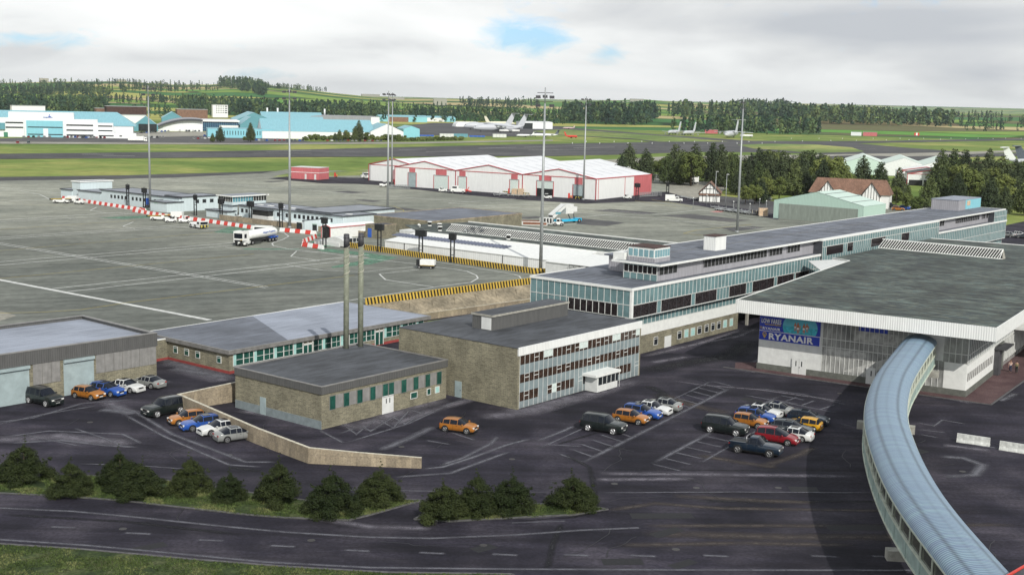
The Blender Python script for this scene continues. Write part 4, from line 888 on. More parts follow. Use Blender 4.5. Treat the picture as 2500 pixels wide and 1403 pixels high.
for a, c in ((1608, 1652), (1717, 1871), (1877, 1909), (1921, 1952)):
    x0, x1 = T.xu(a, 1.45, 11.5), T.xu(c, 1.45, 11.5); wo = bbox(b_, 'window', M['louvre'], x0, x1, 1.38, 1.45, 10.95, 12.36); mb = MB(); n = max(2, round((x1-x0)/1.15))
    for i in range(n+1): mb.box(x0+(x1-x0)*i/n-.05, x0+(x1-x0)*i/n+.05, 1.32, 1.38, 10.95, 12.36)
    mb.build('frame', M['lilacrib'], wo)
for a, c in ((2293, 2304), (2333, 2390), (2397, 2404), (2407, 2420)):
    x0, x1 = T.xu(a, 1.45, 11.5), T.xu(c, 1.45, 11.5); wo = bbox(b_, 'window', M['louvre'], x0, x1, 1.38, 1.45, 11.0, 12.3); mb = MB(); n = max(2, round((x1-x0)/1.2))
    for i in range(n+1): mb.box(x0+(x1-x0)*i/n-.06, x0+(x1-x0)*i/n+.06, 1.3, 1.38, 11.0, 12.3)
    mb.build('frame', M['lilacrib'], wo)
# end of the set-back storey: dark glass over teal, seen from the runway side
curtain('lantern_panels', 1.5, 7.4, cx0-.12, 10.05, 11.0, face='x', hor=(11.0,)); wo = bbox(b_, 'window', M['darkglass'], cx0-.1, cx0, 1.6, 7.3, 11.05, 12.1); curtain('lantern_top', 1.5, 7.4, cx0-.12, 12.1, 12.38, face='x')
mb = MB()
for k in range(8): mb.box(cx0-.17, cx0-.1, 1.5+k*.83, 1.6+k*.83, 11.0, 12.1)
mb.build('frame', M['frame'], wo)
# control lantern, plant boxes
x0, y0, x1, y1 = 9.8, 2.6, 14.1, 7.3
lt = MB(); lt.box(x0, x1, y0, y1, 12.62, 14.75); lo = lt.build('lookout', M['white'], b_); bbox(lo, 'lookout_plinth', M['lilacrib'], x0-.05, x1+.05, y0-.05, y1+.05, 12.62, 13.25); bbox(lo, 'lookout_roof', M['brick'], x0-.1, x1+.1, y0-.1, y1+.1, 14.75, 14.85)
M['lookglass'] = glass('lookout_glass', (.22, .38, .42), .15, .2)
for k in range(5): bbox(lo, 'lookout_window', M['lookglass'], x0-.05, x0, y0+.15+k*.92, y0+.85+k*.92, 13.4, 14.45)
for k in range(6): bbox(lo, 'lookout_window', M['lookglass'], x0+.12+k*.7, x0+.68+k*.7, y0-.05, y0, 13.4, 14.45)
mb = MB()
for k in range(1, 26): mb.box(12+k*5.8, 12.06+k*5.8, .7, 13.9, 12.62, 12.64)
for k in range(1, 10): mb.box(.2, 9, 18*k/10, 18*k/10+.05, 10.0, 10.02)
mb.build('roof_seams', M['slate'], b_)
bbox(b_, 'stair_head', M['white'], x0-.5, x0+2.2, 7.6, 9.6, 12.62, 13.7)
po = bbox(b_, 'plant_room', M['whiterib'], 30.7, 34.1, 4.2, 6.4, 12.62, 14.9); bbox(po, 'plant_room_roof', M['brick'], 30.6, 34.2, 4.1, 6.5, 14.9, 15.0)
x0, x1 = T.xu(2340, 6.3, 12.7), T.xu(2393, 6.3, 12.7); y1 = T.yu(2273, x0, 12.7)
po = bbox(b_, 'plant_room', M['lilacrib'], x0, x1, 6.3, y1, 12.62, 15.0); bbox(po, 'plant_room_roof', M['slateblue'], x0-.1, x1+.1, 6.2, y1+.1, 15.0, 15.12)
bbox(po, 'blue_cladding', M['skyb2'], x0+(x1-x0)*.3, x1+.02, 6.25, 6.3, 12.75, 14.95); bbox(po, 'plant_room_window', M['wood'], x0+(x1-x0)*.36, x0+(x1-x0)*.5, 6.2, 6.25, 13.6, 14.7)
# ---------------------------------------------------------------- check-in hall with the wide flat roof
HA = radians(90-121.9); O_ = G(1800, 730.2, 10); H = Fr((O_.x, O_.y, 0), HA)
b_ = pf(H, 'check_in_hall', 'check-in hall with huge mossy flat roof, white fascia and airline billboards', 'terminal hall')
Q = [H.L(1800, 730.2, 10), H.L(2433, 798, 10), (33.9, 104), (18.2, 102.5), (-.1, 104.1), (-3.1, 77.8), H.L(2032, 628, 10), H.L(2075.8, 635, 10)]
Q = [(0, 0), (33.5, .2), (33.9, 104), (-.1, 104.1), (-3.1, 77.8), (-5.3, 56.6), (-1.5, 54.7)]
mb = MB(); mb.prism(Q, 9.75, 9.9, 0); mb.build('roof', M['hallroof'], b_)
mb = MB(); mb.box(-.02, 33.52, -.12, .0, 8.22, 9.98); mb.build('front_fascia', M['whiterib'], b_)
mb = MB(); mb.prism([(33.5, -.12), (33.62, -.12), (34.02, 104), (33.9, 104)], 8.22, 9.98); mb.prism([(-.14, -.12), (0, -.12), (-1.5, 54.7), (-1.68, 54.9)], 9.2, 9.98); mb.prism([(-1.68, 54.9), (-1.5, 54.7), (-5.3, 56.6), (-5.4, 56.8)], 9.4, 9.98); mb.prism([(-.1, 104.1), (33.9, 104), (33.9, 104.3), (-.1, 104.4)], 9.4, 10.0); mb.build('side_fascia', M['white'], b_)
mb = MB(); mb.prism([(0, .05), (33.5, .05), (33.9, 54), (-1.5, 54)], 8.24, 8.3); mb.build('soffit', M['whitewall'], b_)
mb = MB(); mb.prism([(-1.6, 54.9), (-1.6, 40), (-8, 52), (-5.3, 56.6)], 9.45, 9.6); mb.build('canopy', M['whitewall'], b_)
WX0, WX1, WY = 1.8, 29.6, 4.15
mb = MB(); mb.box(WX0+.1, WX1-.1, WY+.12, 100, 0, 8.24); mb.build('core', M['hallglass'], b_)
xa = H.xu(2007, WY, 4)     # end of the solid wall
M['ryblue'] = mat('poster_blue', (.02, .05, .42), .4, .05); M['rywhite'] = mat('poster_white', (.80, .80, .80), .5, .02); M['ryyel'] = mat('poster_yellow', (.72, .5, .06), .5, .05)
M['seablue'] = mat('printed_sea', (.05, .44, .55), .5, .25, 3); M['skyprint'] = mat('printed_sky', (.12, .50, .62), .5, .08); M['skin'] = mat('printed_skin', (.50, .17, .07), .6, .25, 4)
bbox(b_, 'front_wall', M['whitewall'], WX0, xa, WY, WY+.12, .82, 8.24); bbox(b_, 'left_wall', M['whitewall'], WX0-.02, WX0+.1, WY+.12, 60, .82, 8.24)
mb = MB(); mb.box(WX0-.12, xa, WY-.12, WY+.12, 0, .82); mb.box(xa, WX1+.12, WY-.12, WY+.12, 0, .82); mb.box(WX1, WX1+.14, WY+.12, 26, 0, .82); mb.build('plinth', M['plinth'], b_)
x0, x1 = H.xu(1934, WY, 1), H.xu(1969, WY, 1); xm = (x0+x1)/2
d_ = bbox(b_, 'double_door', M['whitewall'], x0, x1, WY-.2, WY-.12, .0, 2.15); mb = MB(); mb.box(xm-.5, xm-.36, WY-.215, WY-.2, 1.1, 1.8); mb.box(xm+.3, xm+.44, WY-.215, WY-.2, 1.1, 1.8); mb.box(xm+.02, xm+.1, WY-.22, WY-.2, .85, 1.05); mb.box(xm-.01, xm+.01, WY-.205, WY-.2, 0, 2.15); mb.build('door_pane', M['darkwin'], d_)
def glazing(x0, x1, z0, z1, n, hor, glz='hallglass', nm='glazing'):
    wo = bbox(b_, nm, M[glz], x0, x1, WY+.04, WY+.1, z0, z1); mb = MB()
    for i in range(n+1): mb.box(x0+(x1-x0)*i/n-.035, x0+(x1-x0)*i/n+.035, WY-.03, WY+.04, z0, z1)
    for z in hor: mb.box(x0, x1, WY-.05, WY-.03, z-.05, z+.05)
    mb.build('mullions', M['frame'], wo); return wo
xb, xc = H.xu(2283, WY, 6), H.xu(2303, WY, 2); xd = H.xu(2115, WY, 1)
g1 = glazing(xa, xb-1.6, .82, 8.24, 21, (4.25, 5.35)); glazing(xb-1.6, xc, .82, 4.2, 4, ())
# what can be made out behind the front glazing: balcony edge, counters, a slanting stair
mb = MB(); mb.box(xa+.3, xa+6, WY+.02, WY+.037, 3.0, 4.1); mb.box(xa+4.2, xa+12, WY+.021, WY+.038, 5.5, 6.9)
mb.face([(xa+3, WY+.03, 1.2), (xa+6.2, WY+.03, 1.2), (xa+11, WY+.03, 3.6), (xa+8.6, WY+.03, 3.6)]); mb.build('counter_shapes', mat('interior_grey', (.42, .42, .40), .7, .3), g1)
mb = MB(); mb.box(xa+4.8, xa+8.6, WY+.012, WY+.02, 6.9, 8.1); mb.build('hanging_banner', M['ryblue'], g1)
bbox(b_, 'side_panel', M['whitewall'], xb-1.6, H.xu(2304, WY, 6), WY-.02, WY+.04, 4.25, 8.24)
glazing(H.xu(2304, WY, 6), WX1, 4.2, 8.24, 4, (5.4,)); bbox(b_, 'white_panel', M['white'], xc, WX1, WY-.03, WY+.04, .82, 4.2)
d_ = bbox(b_, 'side_door', M['whitewall'], xd, xd+1.2, WY-.2, WY-.12, 0, 2.2); bbox(d_, 'door_pane', M['darkwin'], xd+.6, xd+.75, WY-.215, WY-.2, 1.1, 1.8)
# right-hand wall: white panels with small windows below, glazing above
wo = bbox(b_, 'side_glazing', M['hallglass2'], WX1-.02, WX1+.04, WY, 60, 4.2, 8.24); mb = MB()
for k in range(52): mb.box(WX1+.04, WX1+.14, WY+k*1.07-.05, WY+k*1.07+.05, 4.2, 8.24)
mb.box(WX1+.14, WX1+.16, WY, 60, 5.35, 5.47); mb.box(WX1+.04, WX1+.2, WY, 60, 4.12, 4.24); mb.build('mullions', M['frame'], wo)
bbox(b_, 'side_panels', M['white'], WX1-.02, WX1+.05, WY, 20.5, .82, 4.15)
for k in range(14): bbox(b_, 'side_window', M['panelgrey'], WX1+.05, WX1+.09, WY+.35+k*1.1, WY+.95+k*1.1, 1.9, 2.95)
wo = bbox(b_, 'rear_glazing', M['hallglass'], WX1-.02, WX1+.04, 26, 60, .82, 4.1); mb = MB()
for k in range(30): mb.box(WX1+.04, WX1+.14, 26+k*1.1-.05, 26+k*1.1+.05, .82, 4.1)
mb.build('mullions', M['frame'], wo)
bbox(b_, 'doorway', M['dgrey'], WX1-.02, WX1+.8, 20.5, 22.0, 0, 3.6); bbox(b_, 'doorway', M['plinth'], WX1-.02, WX1+.3, 24.2, 26, 0, 4.0); bbox(b_, 'door_canopy', M['dgrey'], WX1+.04, WX1+1.6, 20.3, 26, 3.6, 3.75)
bbox(b_, 'entrance_canopy', M['white'], WX1+.05, WX1+9, 33, 60, 4.6, 4.95); 
# roof-light: slanted ribs, facing the front
xr0, yr0 = H.L(2144, 605, 9.9); xr1, yr1 = H.L(2447, 633, 9.9)
t = MB(); dx = Vector((xr1-xr0, yr1-yr0)).normalized(); nv = Vector((-dx.y, dx.x)); Lr = hypot(xr1-xr0, yr1-yr0)
def rooflight(parent, p0, ang, L, z, n, depth=2.6, hgt=1.45, slant=.75, mg='louvre', run=.95):
    """long monitor roof-light whose sloping face carries raking ribs; local x along, -y the glazed side"""
    t = bpy.data.objects.new('rooflight', None); COL.objects.link(t); t.parent = parent; t.location = (p0[0], p0[1], z); t.rotation_euler.z = ang
    mb = MB(); mb.face([(0, 0, 0), (L, 0, 0), (L-.35, run, hgt), (.35, run, hgt)], 0); mb.face([(L, 0, 0), (L, depth, 0), (L-.35, depth-.3, hgt), (L-.35, run, hgt)], 1); mb.face([(0, depth, 0), (0, 0, 0), (.35, run, hgt), (.35, depth-.3, hgt)], 1); mb.face([(L, depth, 0), (0, depth, 0), (.35, depth-.3, hgt), (L-.35, depth-.3, hgt)], 1); mb.face([(.35, run, hgt), (L-.35, run, hgt), (L-.35, depth-.3, hgt), (.35, depth-.3, hgt)], 2)
    g = mb.build('rooflight_glazing', [M[mg], M['concrete'], M['white']], t); r = MB(); p = L/n
    for i in range(n):
        a = i*p; r.tube([(a, -.05, 0.02), (min(L-.3, a+slant), run-.04, hgt+.03)], .07, 4)
    r.build('rooflight_ribs', M['white'], t); e = MB(); e.box(0, L, -.16, -.0, -.02, .14); e.box(.3, L-.3, run-.1, run+.15, hgt-.05, hgt+.12); e.build('rooflight_edge', M['white'], t)
    return t
rooflight(b_, (xr0, yr0), atan2(dx.y, dx.x), Lr, 9.9, 46, depth=1.9, run=1.15, hgt=1.6)
# ---- billboards on the hall wall
bb = thing('billboard', 'upper blue airline billboard reading LOW FARES beside a beach picture', 'billboard', tuple(H.W(0, 0, 0)), HA)
Z0, Z1, ZB = 5.45, 7.5, 4.15; B0, B1 = WX0+.05, xa-.35; yb = WY-.09
bbox(bb, 'board', M['ryblue'], B0, B1, yb, WY, Z0, Z1)
W_ = B1-B0; cx_, rx = B0+W_*.67, W_*.285; mb = MB(); zc = (Z0+Z1)/2-.1; rz = 2.0
pts = []
for k in range(60):
    a = 2*pi*k/60; x = cx_+rx*cos(a)*1.0; z = zc+rz*sin(a); pts.append((x, min(Z1-.02, max(Z0+.02, z))))
q = []
for p in pts:
    if not q or hypot(p[0]-q[-1][0], p[1]-q[-1][1]) > .02: q.append(p)
up_ = [p for p in q if p[1] >= zc-.25]; 
def clipz(poly, z, keep):
    out = []
    for i in range(len(poly)):
        a, c = poly[i], poly[(i+1) % len(poly)]
        ina, inc = (a[1] >= z) == keep, (c[1] >= z) == keep
        if ina: out.append(a)
        if ina != inc: tt = (z-a[1])/(c[1]-a[1]); out.append((a[0]+(c[0]-a[0])*tt, z))
    return out
mb.face([(x, yb-.008, z) for x, z in clipz(q, zc+.05, True)][::1], 0); mb.face([(x, yb-.008, z) for x, z in clipz(q, zc+.05, False)], 1); mb.build('beach_print', [M['skyprint'], M['seablue']], bb)
mb = MB()
def fig(x, zf, h, lean):     # small printed bathers, flat because the poster is flat
    def bl(cx, cz, rx, rz, m=0, yy=.016):
        mb.face([(cx+rx*cos(2*pi*k/10), yb-yy, cz+rz*sin(2*pi*k/10)) for k in range(10)], m)
    bl(x, zf+h*.92, h*.07, h*.085); bl(x, zf+h*.68, h*.14, h*.19); bl(x+lean*.1, zf+h*.46, h*.12, h*.1, 1, .020); bl(x-.05+lean*.1, zf+h*.22, h*.05, h*.24); bl(x+.13+lean*.2, zf+h*.24, h*.05, h*.24); bl(x+h*.2, zf+h*.6, h*.05, h*.2)
fig(cx_-.3, Z0+.08, 1.5, .2); fig(cx_+.55, Z0+.2, 1.35, -.2); fig(cx_+.95, Z0+.42, 1.15, .1); fig(cx_-.68, Z0+.4, 1.15, .1)
mb.build('bathers_print', [M['skin'], M['rywhite']], bb)
tx = B0+W_*.03
for s, a, c, d, e, mm in (('LOW FARES', .03, .36, 6.5, 7.15, 'rywhite'), ('FROM GLASGOW PRESTWICK', .09, .36, 6.26, 6.42, 'ryyel'), ('RYANAIR', .055, .35, Z0+.15, Z0+.52, 'rywhite')):
    sign_text(bb, s, B0+W_*a, B0+W_*c, d, e, yb-.035, M[mm], bold=.02)
def harp(par, x, z, s):
    mb = MB(); c = [(x+s*.55*cos(a), z+s*.3+s*.5*sin(a)) for a in [pi*k/8*1.0 for k in range(9)]]
    mb.tube([(p[0], yb-.03, p[1]) for p in [(x+s*.0, z-s*.75)]+c+[(x+s*.0, z-s*.75)]], s*.085, 4)
    for k in range(4): mb.tube([(x-s*.3+k*s*.17, yb-.03, z+s*.45), (x-s*.05+k*s*.06, yb-.03, z-s*.35)], s*.035, 4)
    return mb.build('harp_emblem', M['ryyel'], par)
harp(bb, B0+W_*.012+.12, Z0+.36, .24)
b2 = thing('billboard', 'lower blue airline sign with big white RYANAIR lettering and harp emblem', 'billboard', tuple(H.W(0, 0, 0)), HA)
bbox(b2, 'board', M['ryblue'], B0, B1, yb, WY, ZB, Z0-.08); bbox(b2, 'border', M['rywhite'], B0, B1+.12, yb-.005, WY, Z0-.08, Z0-.01); bbox(b2, 'border', M['rywhite'], B1, B1+.12, yb-.005, WY, ZB, Z0-.08)
sign_text(b2, 'RYANAIR', B0+W_*.165, B0+W_*.90, ZB+.17, Z0-.25, yb-.04, M['rywhite'], bold=.035); harp(b2, B0+W_*.09, (ZB+Z0)/2, .5)
# ---------------------------------------------------------------- covered footbridge, curving from the hall to the lower right
cl = [(2252, 812), (2216, 858), (2184, 905), (2168, 952), (2165, 1000), (2177, 1050), (2200, 1108), (2233, 1170), (2280, 1237), (2337, 1306), (2405, 1384), (2480, 1462), (2560, 1540)]
P = [G(u, v, 7.4) for u, v in cl]
def cr_(P, n=7):
    out = []
    for i in range(len(P)-1):
        p0, p1, p2, p3 = P[max(i-1, 0)], P[i], P[i+1], P[min(i+2, len(P)-1)]
        for k in range(n):
            t = k/n; out.append(.5*((2*p1)+(-p0+p2)*t+(2*p0-5*p1+4*p2-p3)*t*t+(-p0+3*p1-3*p2+p3)*t**3))
    out.append(P[-1]); return out
C = cr_(P)
# even spacing
S_ = [0]
for a, c in zip(C, C[1:]): S_.append(S_[-1]+(c-a).length)
def at(s):
    s = max(0, min(S_[-1]-1e-4, s))
    for i in range(len(C)-1):
        if S_[i+1] >= s: t = (s-S_[i])/(S_[i+1]-S_[i]); p = C[i].lerp(C[i+1], t); d = (C[i+1]-C[i]).xy.normalized(); return p.xy, d
TOT = S_[-1]; nseg = int(TOT/.5)
st = []
for i in range(nseg+1):
    p, d = at(TOT*i/nseg); st.append([p, d])
for _ in range(3):
    for i in range(1, nseg): st[i][1] = (st[i-1][1]+st[i][1]+st[i+1][1]).normalized()
org = st[0][0]
br = thing('footbridge', 'curved covered footbridge with ribbed pale blue barrel roof leaving the hall', 'footbridge', (org.x, org.y, 0))
HW = 2.05
def sec(i, off, z): p, d = st[i]; n = Vector((-d.y, d.x)); q = p+n*off-org; return (q.x, q.y, z)
prof = [(HW*cos(pi*k/12), 6.35+1.05*sin(pi*k/12)) for k in range(13)]
mroof, nt, b = base('translucent_ribbed_roof')
uvn = nd(nt, 'ShaderNodeUVMap'); s_ = nd(nt, 'ShaderNodeSeparateXYZ'); nt.links.new(uvn.outputs[0], s_.inputs[0])
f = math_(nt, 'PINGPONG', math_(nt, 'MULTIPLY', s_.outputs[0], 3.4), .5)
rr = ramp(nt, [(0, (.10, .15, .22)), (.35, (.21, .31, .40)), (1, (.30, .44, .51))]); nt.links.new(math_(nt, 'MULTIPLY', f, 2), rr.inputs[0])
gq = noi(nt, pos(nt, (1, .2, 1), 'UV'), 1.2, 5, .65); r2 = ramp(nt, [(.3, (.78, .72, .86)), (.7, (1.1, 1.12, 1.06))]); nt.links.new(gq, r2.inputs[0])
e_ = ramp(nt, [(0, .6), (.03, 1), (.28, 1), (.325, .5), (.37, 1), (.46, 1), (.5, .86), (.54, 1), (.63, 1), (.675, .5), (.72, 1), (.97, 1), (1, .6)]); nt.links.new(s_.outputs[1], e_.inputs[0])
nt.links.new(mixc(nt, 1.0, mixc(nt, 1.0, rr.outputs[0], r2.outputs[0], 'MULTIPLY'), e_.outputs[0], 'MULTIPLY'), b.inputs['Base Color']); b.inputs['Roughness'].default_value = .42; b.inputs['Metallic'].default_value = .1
bp = nd(nt, 'ShaderNodeBump'); bp.inputs['Distance'].default_value = .05; nt.links.new(f, bp.inputs['Height']); nt.links.new(bp.outputs[0], b.inputs['Normal'])
mb = MB(); dl = TOT/nseg
for i in range(nseg):
    for k in range(12):
        (o0, z0), (o1, z1) = prof[k], prof[k+1]
        mb.face([sec(i, o0, z0), sec(i, o1, z1), sec(i+1, o1, z1), sec(i+1, o0, z0)][::-1], 0, [(i*dl, k/12), (i*dl, (k+1)/12), ((i+1)*dl, (k+1)/12), ((i+1)*dl, k/12)][::-1], True)
for i in (0, nseg): mb.face([sec(i, o, z) for o, z in prof], 0)
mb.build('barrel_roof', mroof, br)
M['brpanel'] = mat('bridge_side_panel', (.36, .46, .42), .5, .15, streak=.3); M['brwin'] = glass('bridge_window', (.055, .06, .045), .15, .5, 1.5); M['brrail'] = mat('bridge_rail', (.56, .60, .50), .5, .1)
def strip(nm, off0, off1, z0, z1, mt_):
    mb = MB()
    for i in range(nseg):
        for sgn in (1, -1):
            a, c = off0*sgn, off1*sgn
            for (p0, p1) in (((a, z0), (c, z0)), ((c, z0), (c, z1)), ((c, z1), (a, z1)), ((a, z1), (a, z0))):
                mb.face([sec(i, *p0), sec(i+1, *p0), sec(i+1, *p1), sec(i, *p1)][::sgn], 0, [(i*dl, p0[1]), ((i+1)*dl, p0[1]), ((i+1)*dl, p1[1]), (i*dl, p1[1])][::sgn])
    return mb.build(nm, mt_, br)
strip('window_band', HW-.22, HW-.12, 5.15, 6.36, M['brwin']); strip('sill_rail', HW-.2, HW+.03, 5.0, 5.15, M['brrail']); strip('eaves_rail', HW-.15, HW+.04, 6.3, 6.42, M['brrail']); strip('girder', HW-.22, HW-.08, 3.75, 5.0, M['brpanel']); strip('girder_flange', HW-.3, HW+.02, 3.65, 3.75, M['brrail'])
mb = MB()
for i in range(nseg): mb.face([sec(i, -HW+.2, 3.8), sec(i, HW-.2, 3.8), sec(i+1, HW-.2, 3.8), sec(i+1, -HW+.2, 3.8)])
mb.build('deck_underside', M['concrete'], br)
mb = MB()
for i in range(0, nseg+1, 6):
    for sgn in (1, -1):
        p, d = st[i]; n = Vector((-d.y, d.x))*sgn; c = p+n*(HW-.08)-org; q = [c+d*.05+n*.0, c-d*.05, c-d*.05+n*.1, c+d*.05+n*.1]; mb = MB(); mb.prism([tuple(x) for x in q], 5.15, 6.32); mb.build('window_post', M['brrail'], br)
mb = MB()
for i in range(2, nseg+1, 8):
    for sgn in (1, -1):
        p, d = st[i]; n = Vector((-d.y, d.x))*sgn; c = p+n*(HW-.08)-org; q = [c+d*.03, c-d*.03, c-d*.03+n*.05, c+d*.03+n*.05]; mb.prism([tuple(x) for x in q], 3.75, 5.0)
mb.build('girder_stiffeners', M['brpanel'], br)
# piers with crossheads
for u, v, sgn in ((2106, 1036, 1), (2236, 1355, 1), (2278, 912, -1)):
    g = G(u, v, 3.3).xy; i = min(range(nseg), key=lambda k: (st[k][0]-g).length); p, d = st[i]; n = Vector((-d.y, d.x)); c = p-org
    mb = MB(); q = [c+d*.45+n*2.9, c-d*.45+n*2.9, c-d*.45-n*2.9, c+d*.45-n*2.9]; mb.prism([tuple(x) for x in q], 2.85, 3.63); cp_ = mb.build('crosshead', M['concrete'], br)
    MB().cyl(tuple(c), 0, 2.85, .5, n=16).build('pier_column', M['concrete'], br)
# landing pavilion the bridge meets, a sliver of its red-edged roof shows
p, d = at(TOT-6.2); g1, g2 = G(2440, 1418, 7.9), G(2530, 1366, 7.9)
e = (g2-g1).normalized(); n = Vector((e.y, -e.x, 0)); t = thing('station_roof', 'dark flat roof with red edge at the lower end of the footbridge', 'station building', (g1.x, g1.y, 0), atan2(e.y, e.x))
mb = MB(); mb.box(-1.5, 12, -9, 0, 7.3, 7.85); mb.build('roof', M['slate'], t); bbox(t, 'red_edge', M['redp'], -1.5, 12, 0, .14, 7.3, 7.95); bbox(t, 'wall', M['whitewall'], -1, 11.5, -8.5, -.4, 0, 7.3)
# ================================================================= AIRSIDE
# embankment under the apron edge and its walls
def wallrun(name, label, cat, pts, z0, z1, thick, mt_, cop=None, px=True, zb=0.0, ztop=None):
    """free-standing wall along a polyline of ground points; one thing, its coping a part"""
    P = [G(u, v, zb) if px else AB(u, v, zb) for u, v in pts]; o0 = P[0].copy()
    t = thing(name, label, cat, (o0.x, o0.y, zb)); mb = MB(); cb = MB()
    n = len(P); L = []; R = []
    for i in range(n):
        d0 = (P[i]-P[i-1]).xy.normalized() if i else (P[1]-P[0]).xy.normalized(); d1 = (P[i+1]-P[i]).xy.normalized() if i < n-1 else d0
        tt = (d0+d1).normalized(); nn = Vector((-tt.y, tt.x)); k = thick/2/max(.4, nn.dot(Vector((-d0.y, d0.x)))); L.append(P[i].xy-o0.xy+nn*k); R.append(P[i].xy-o0.xy-nn*k)
    zt = ztop or [z1]*n; u_ = 0
    for i in range(n-1):
        ln = (P[i+1]-P[i]).length; u2 = u_+ln
        for A_, B_ in ((R, R), (L, L)):
            q = [(*A_[i], z0), (*A_[i+1], z0), (*A_[i+1], zt[i+1]), (*A_[i], zt[i])]; uv = [(u_, z0), (u2, z0), (u2, zt[i+1]), (u_, zt[i])]
            if A_ is L: q = q[::-1]; uv = uv[::-1]
            mb.face(q, 0, uv)
        cb.face([(*R[i], zt[i]), (*R[i+1], zt[i+1]), (*L[i+1], zt[i+1]), (*L[i], zt[i])])
        u_ = u2
    mb.face([(*L[0], z0), (*R[0], z0), (*R[0], zt[0]), (*L[0], zt[0])]); mb.face([(*R[-1], z0), (*L[-1], z0), (*L[-1], zt[-1]), (*R[-1], zt[-1])])
    mb.build('wall', mt_, t); cb.build('coping', cop or M['coping'], t); return t
wallrun('boundary_wall', 'rough tan boundary wall bending around the boiler house yard', 'wall', [(582, 978), (437, 1001), (630, 1083), (755, 1130), (880, 1136), (1029, 1142)], 0, 1.5, .35, M['tan'], ztop=[2.35, 1.9, 1.7, 1.6, 1.35, 1.08])
mb = MB()       # slope from the apron down to the lower yard
for i in range(12):
    a0, a1 = 141.6+i*3.4, 141.6+(i+1)*3.4; f = lambda a: 142.4-(a-141.6)*.098
    j0, j1 = rnd.uniform(-.5, .5), rnd.uniform(-.5, .5)
    mb.face([AB(a0, f(a0)-3.4, 1.1), AB(a1, f(a1)-3.4, 1.1), AB(a1, f(a1), 3.0), AB(a0, f(a0), 3.0)])
mb.face([AB(141.6, 139, 1.1), AB(141.6, 142.4, 3), AB(141, 147, 3), AB(138, 146.5, 0)])
for k in range(7):
    a = 145+k*5.0; b = 142.4-(a-141.6)*.098
    mb.face([AB(a-1.6, b-2.8, 1.3), AB(a+1.6, b-2.8, 1.3), AB(a, b-.9, 2.75)]); 
struct(mb, 'embankment', M['bank'])
wallrun('retaining_wall', 'low tan retaining wall below the apron embankment', 'wall', [(138, 139.2), (150, 138.2), (182, 134.8)], 0, 1.15, .4, M['tan'], px=False)
sheet('yard_grass', [(143.5, 137.6), (160, 136), (160, 127.5), (141.8, 128.5)], M['grass'], .02, False)
def hazard(name, c1, c2, pitch, slant=0.0):
    m, nt, b = base(name); p = pos(nt, (1, 1, 1), 'UV'); s = nd(nt, 'ShaderNodeSeparateXYZ'); nt.links.new(p, s.inputs[0])
    f = math_(nt, 'FRACT', math_(nt, 'MULTIPLY', math_(nt, 'ADD', s.outputs[0], math_(nt, 'MULTIPLY', s.outputs[1], slant)), 1/pitch)); f = math_(nt, 'GREATER_THAN', f, .5)
    g = noi(nt, pos(nt), .8, 5, .6); r = ramp(nt, [(.3, .75), (.7, 1.1)]); nt.links.new(g, r.inputs[0])
    nt.links.new(mixc(nt, 1.0, mixc(nt, f, c1, c2), r.outputs[0], 'MULTIPLY'), b.inputs['Base Color']); b.inputs['Roughness'].default_value = .6; return m
M['ybhaz'] = hazard('yellow_black_stripes', (.62, .42, .07), (.028, .024, .015), .72, .25); M['ybfine'] = hazard('fine_yellow_black', (.45, .38, .08), (.03, .03, .02), .9)
wallrun('blast_fence', 'yellow and black striped barrier along the near edge of the apron', 'barrier', [(141.8, 142.5), (180.3, 138.7)], 0, 1.15, .22, M['ybhaz'], M['yellow'], px=False, zb=3)
wallrun('blast_fence', 'yellow and black striped barrier in front of the white-roofed building', 'barrier', [(194.4, 202), (192.2, 168.8), (191.2, 146.9), (193.0, 142.2)], 0, 1.15, .22, M['ybhaz'], M['yellow'], px=False, zb=3)
# red and white water-filled barriers, each block a thing
def barrier_proto(mt_, lab):
    t = thing('barrier_block', lab, 'barrier block', (0, 0, 3), 0, 'red and white barrier blocks lining the pier')
    m = MB(); n = [(-.30, 0), (-.30, .18), (-.13, .75), (-.1, .95), (.1, .95), (.13, .75), (.30, .18), (.30, 0)]
    for k in range(len(n)-1): m.face([(-.78, n[k][0], n[k][1]), (.78, n[k][0], n[k][1]), (.78, n[k+1][0], n[k+1][1]), (-.78, n[k+1][0], n[k+1][1])][::1])
    m.face([(-.78, a, z) for a, z in n]); m.face([(.78, a, z) for a, z in n[::-1]]); m.box(-.84, -.78, -.1, .1, .2, .8); m.build('body', mt_, t); return t
pr = barrier_proto(M['redp'], 'red plastic barrier block in the striped run beside the pier'); pw_ = barrier_proto(mat('barrier_white', (.78, .78, .76), .5, .06), 'white plastic barrier block in the striped run beside the pier')
usedb = [False, False]; bc = 0
for pts in ([(153, 486), (356, 517)], [(353, 517), (336, 519)], [(325, 517), (418, 533)], [(426, 533), (512, 544), (633, 562)], [(684, 565), (772, 573)], [(771, 581), (740, 594), (739, 601), (790, 609)]):
    P = [G(u, v, 3) for u, v in pts]
    for p, q in zip(P, P[1:]):
        L_ = (q-p).length; n = max(1, round(L_/1.66))
        for i in range(n):
            c = p.lerp(q, (i+.5)/n); k = bc % 2; bc += 1; pt = (pr, pw_)[k]; an = atan2((q-p).y, (q-p).x)
            if not usedb[k]: pt.location = c; pt.rotation_euler.z = an; usedb[k] = True
            else: dup(pt, tuple(c), an)
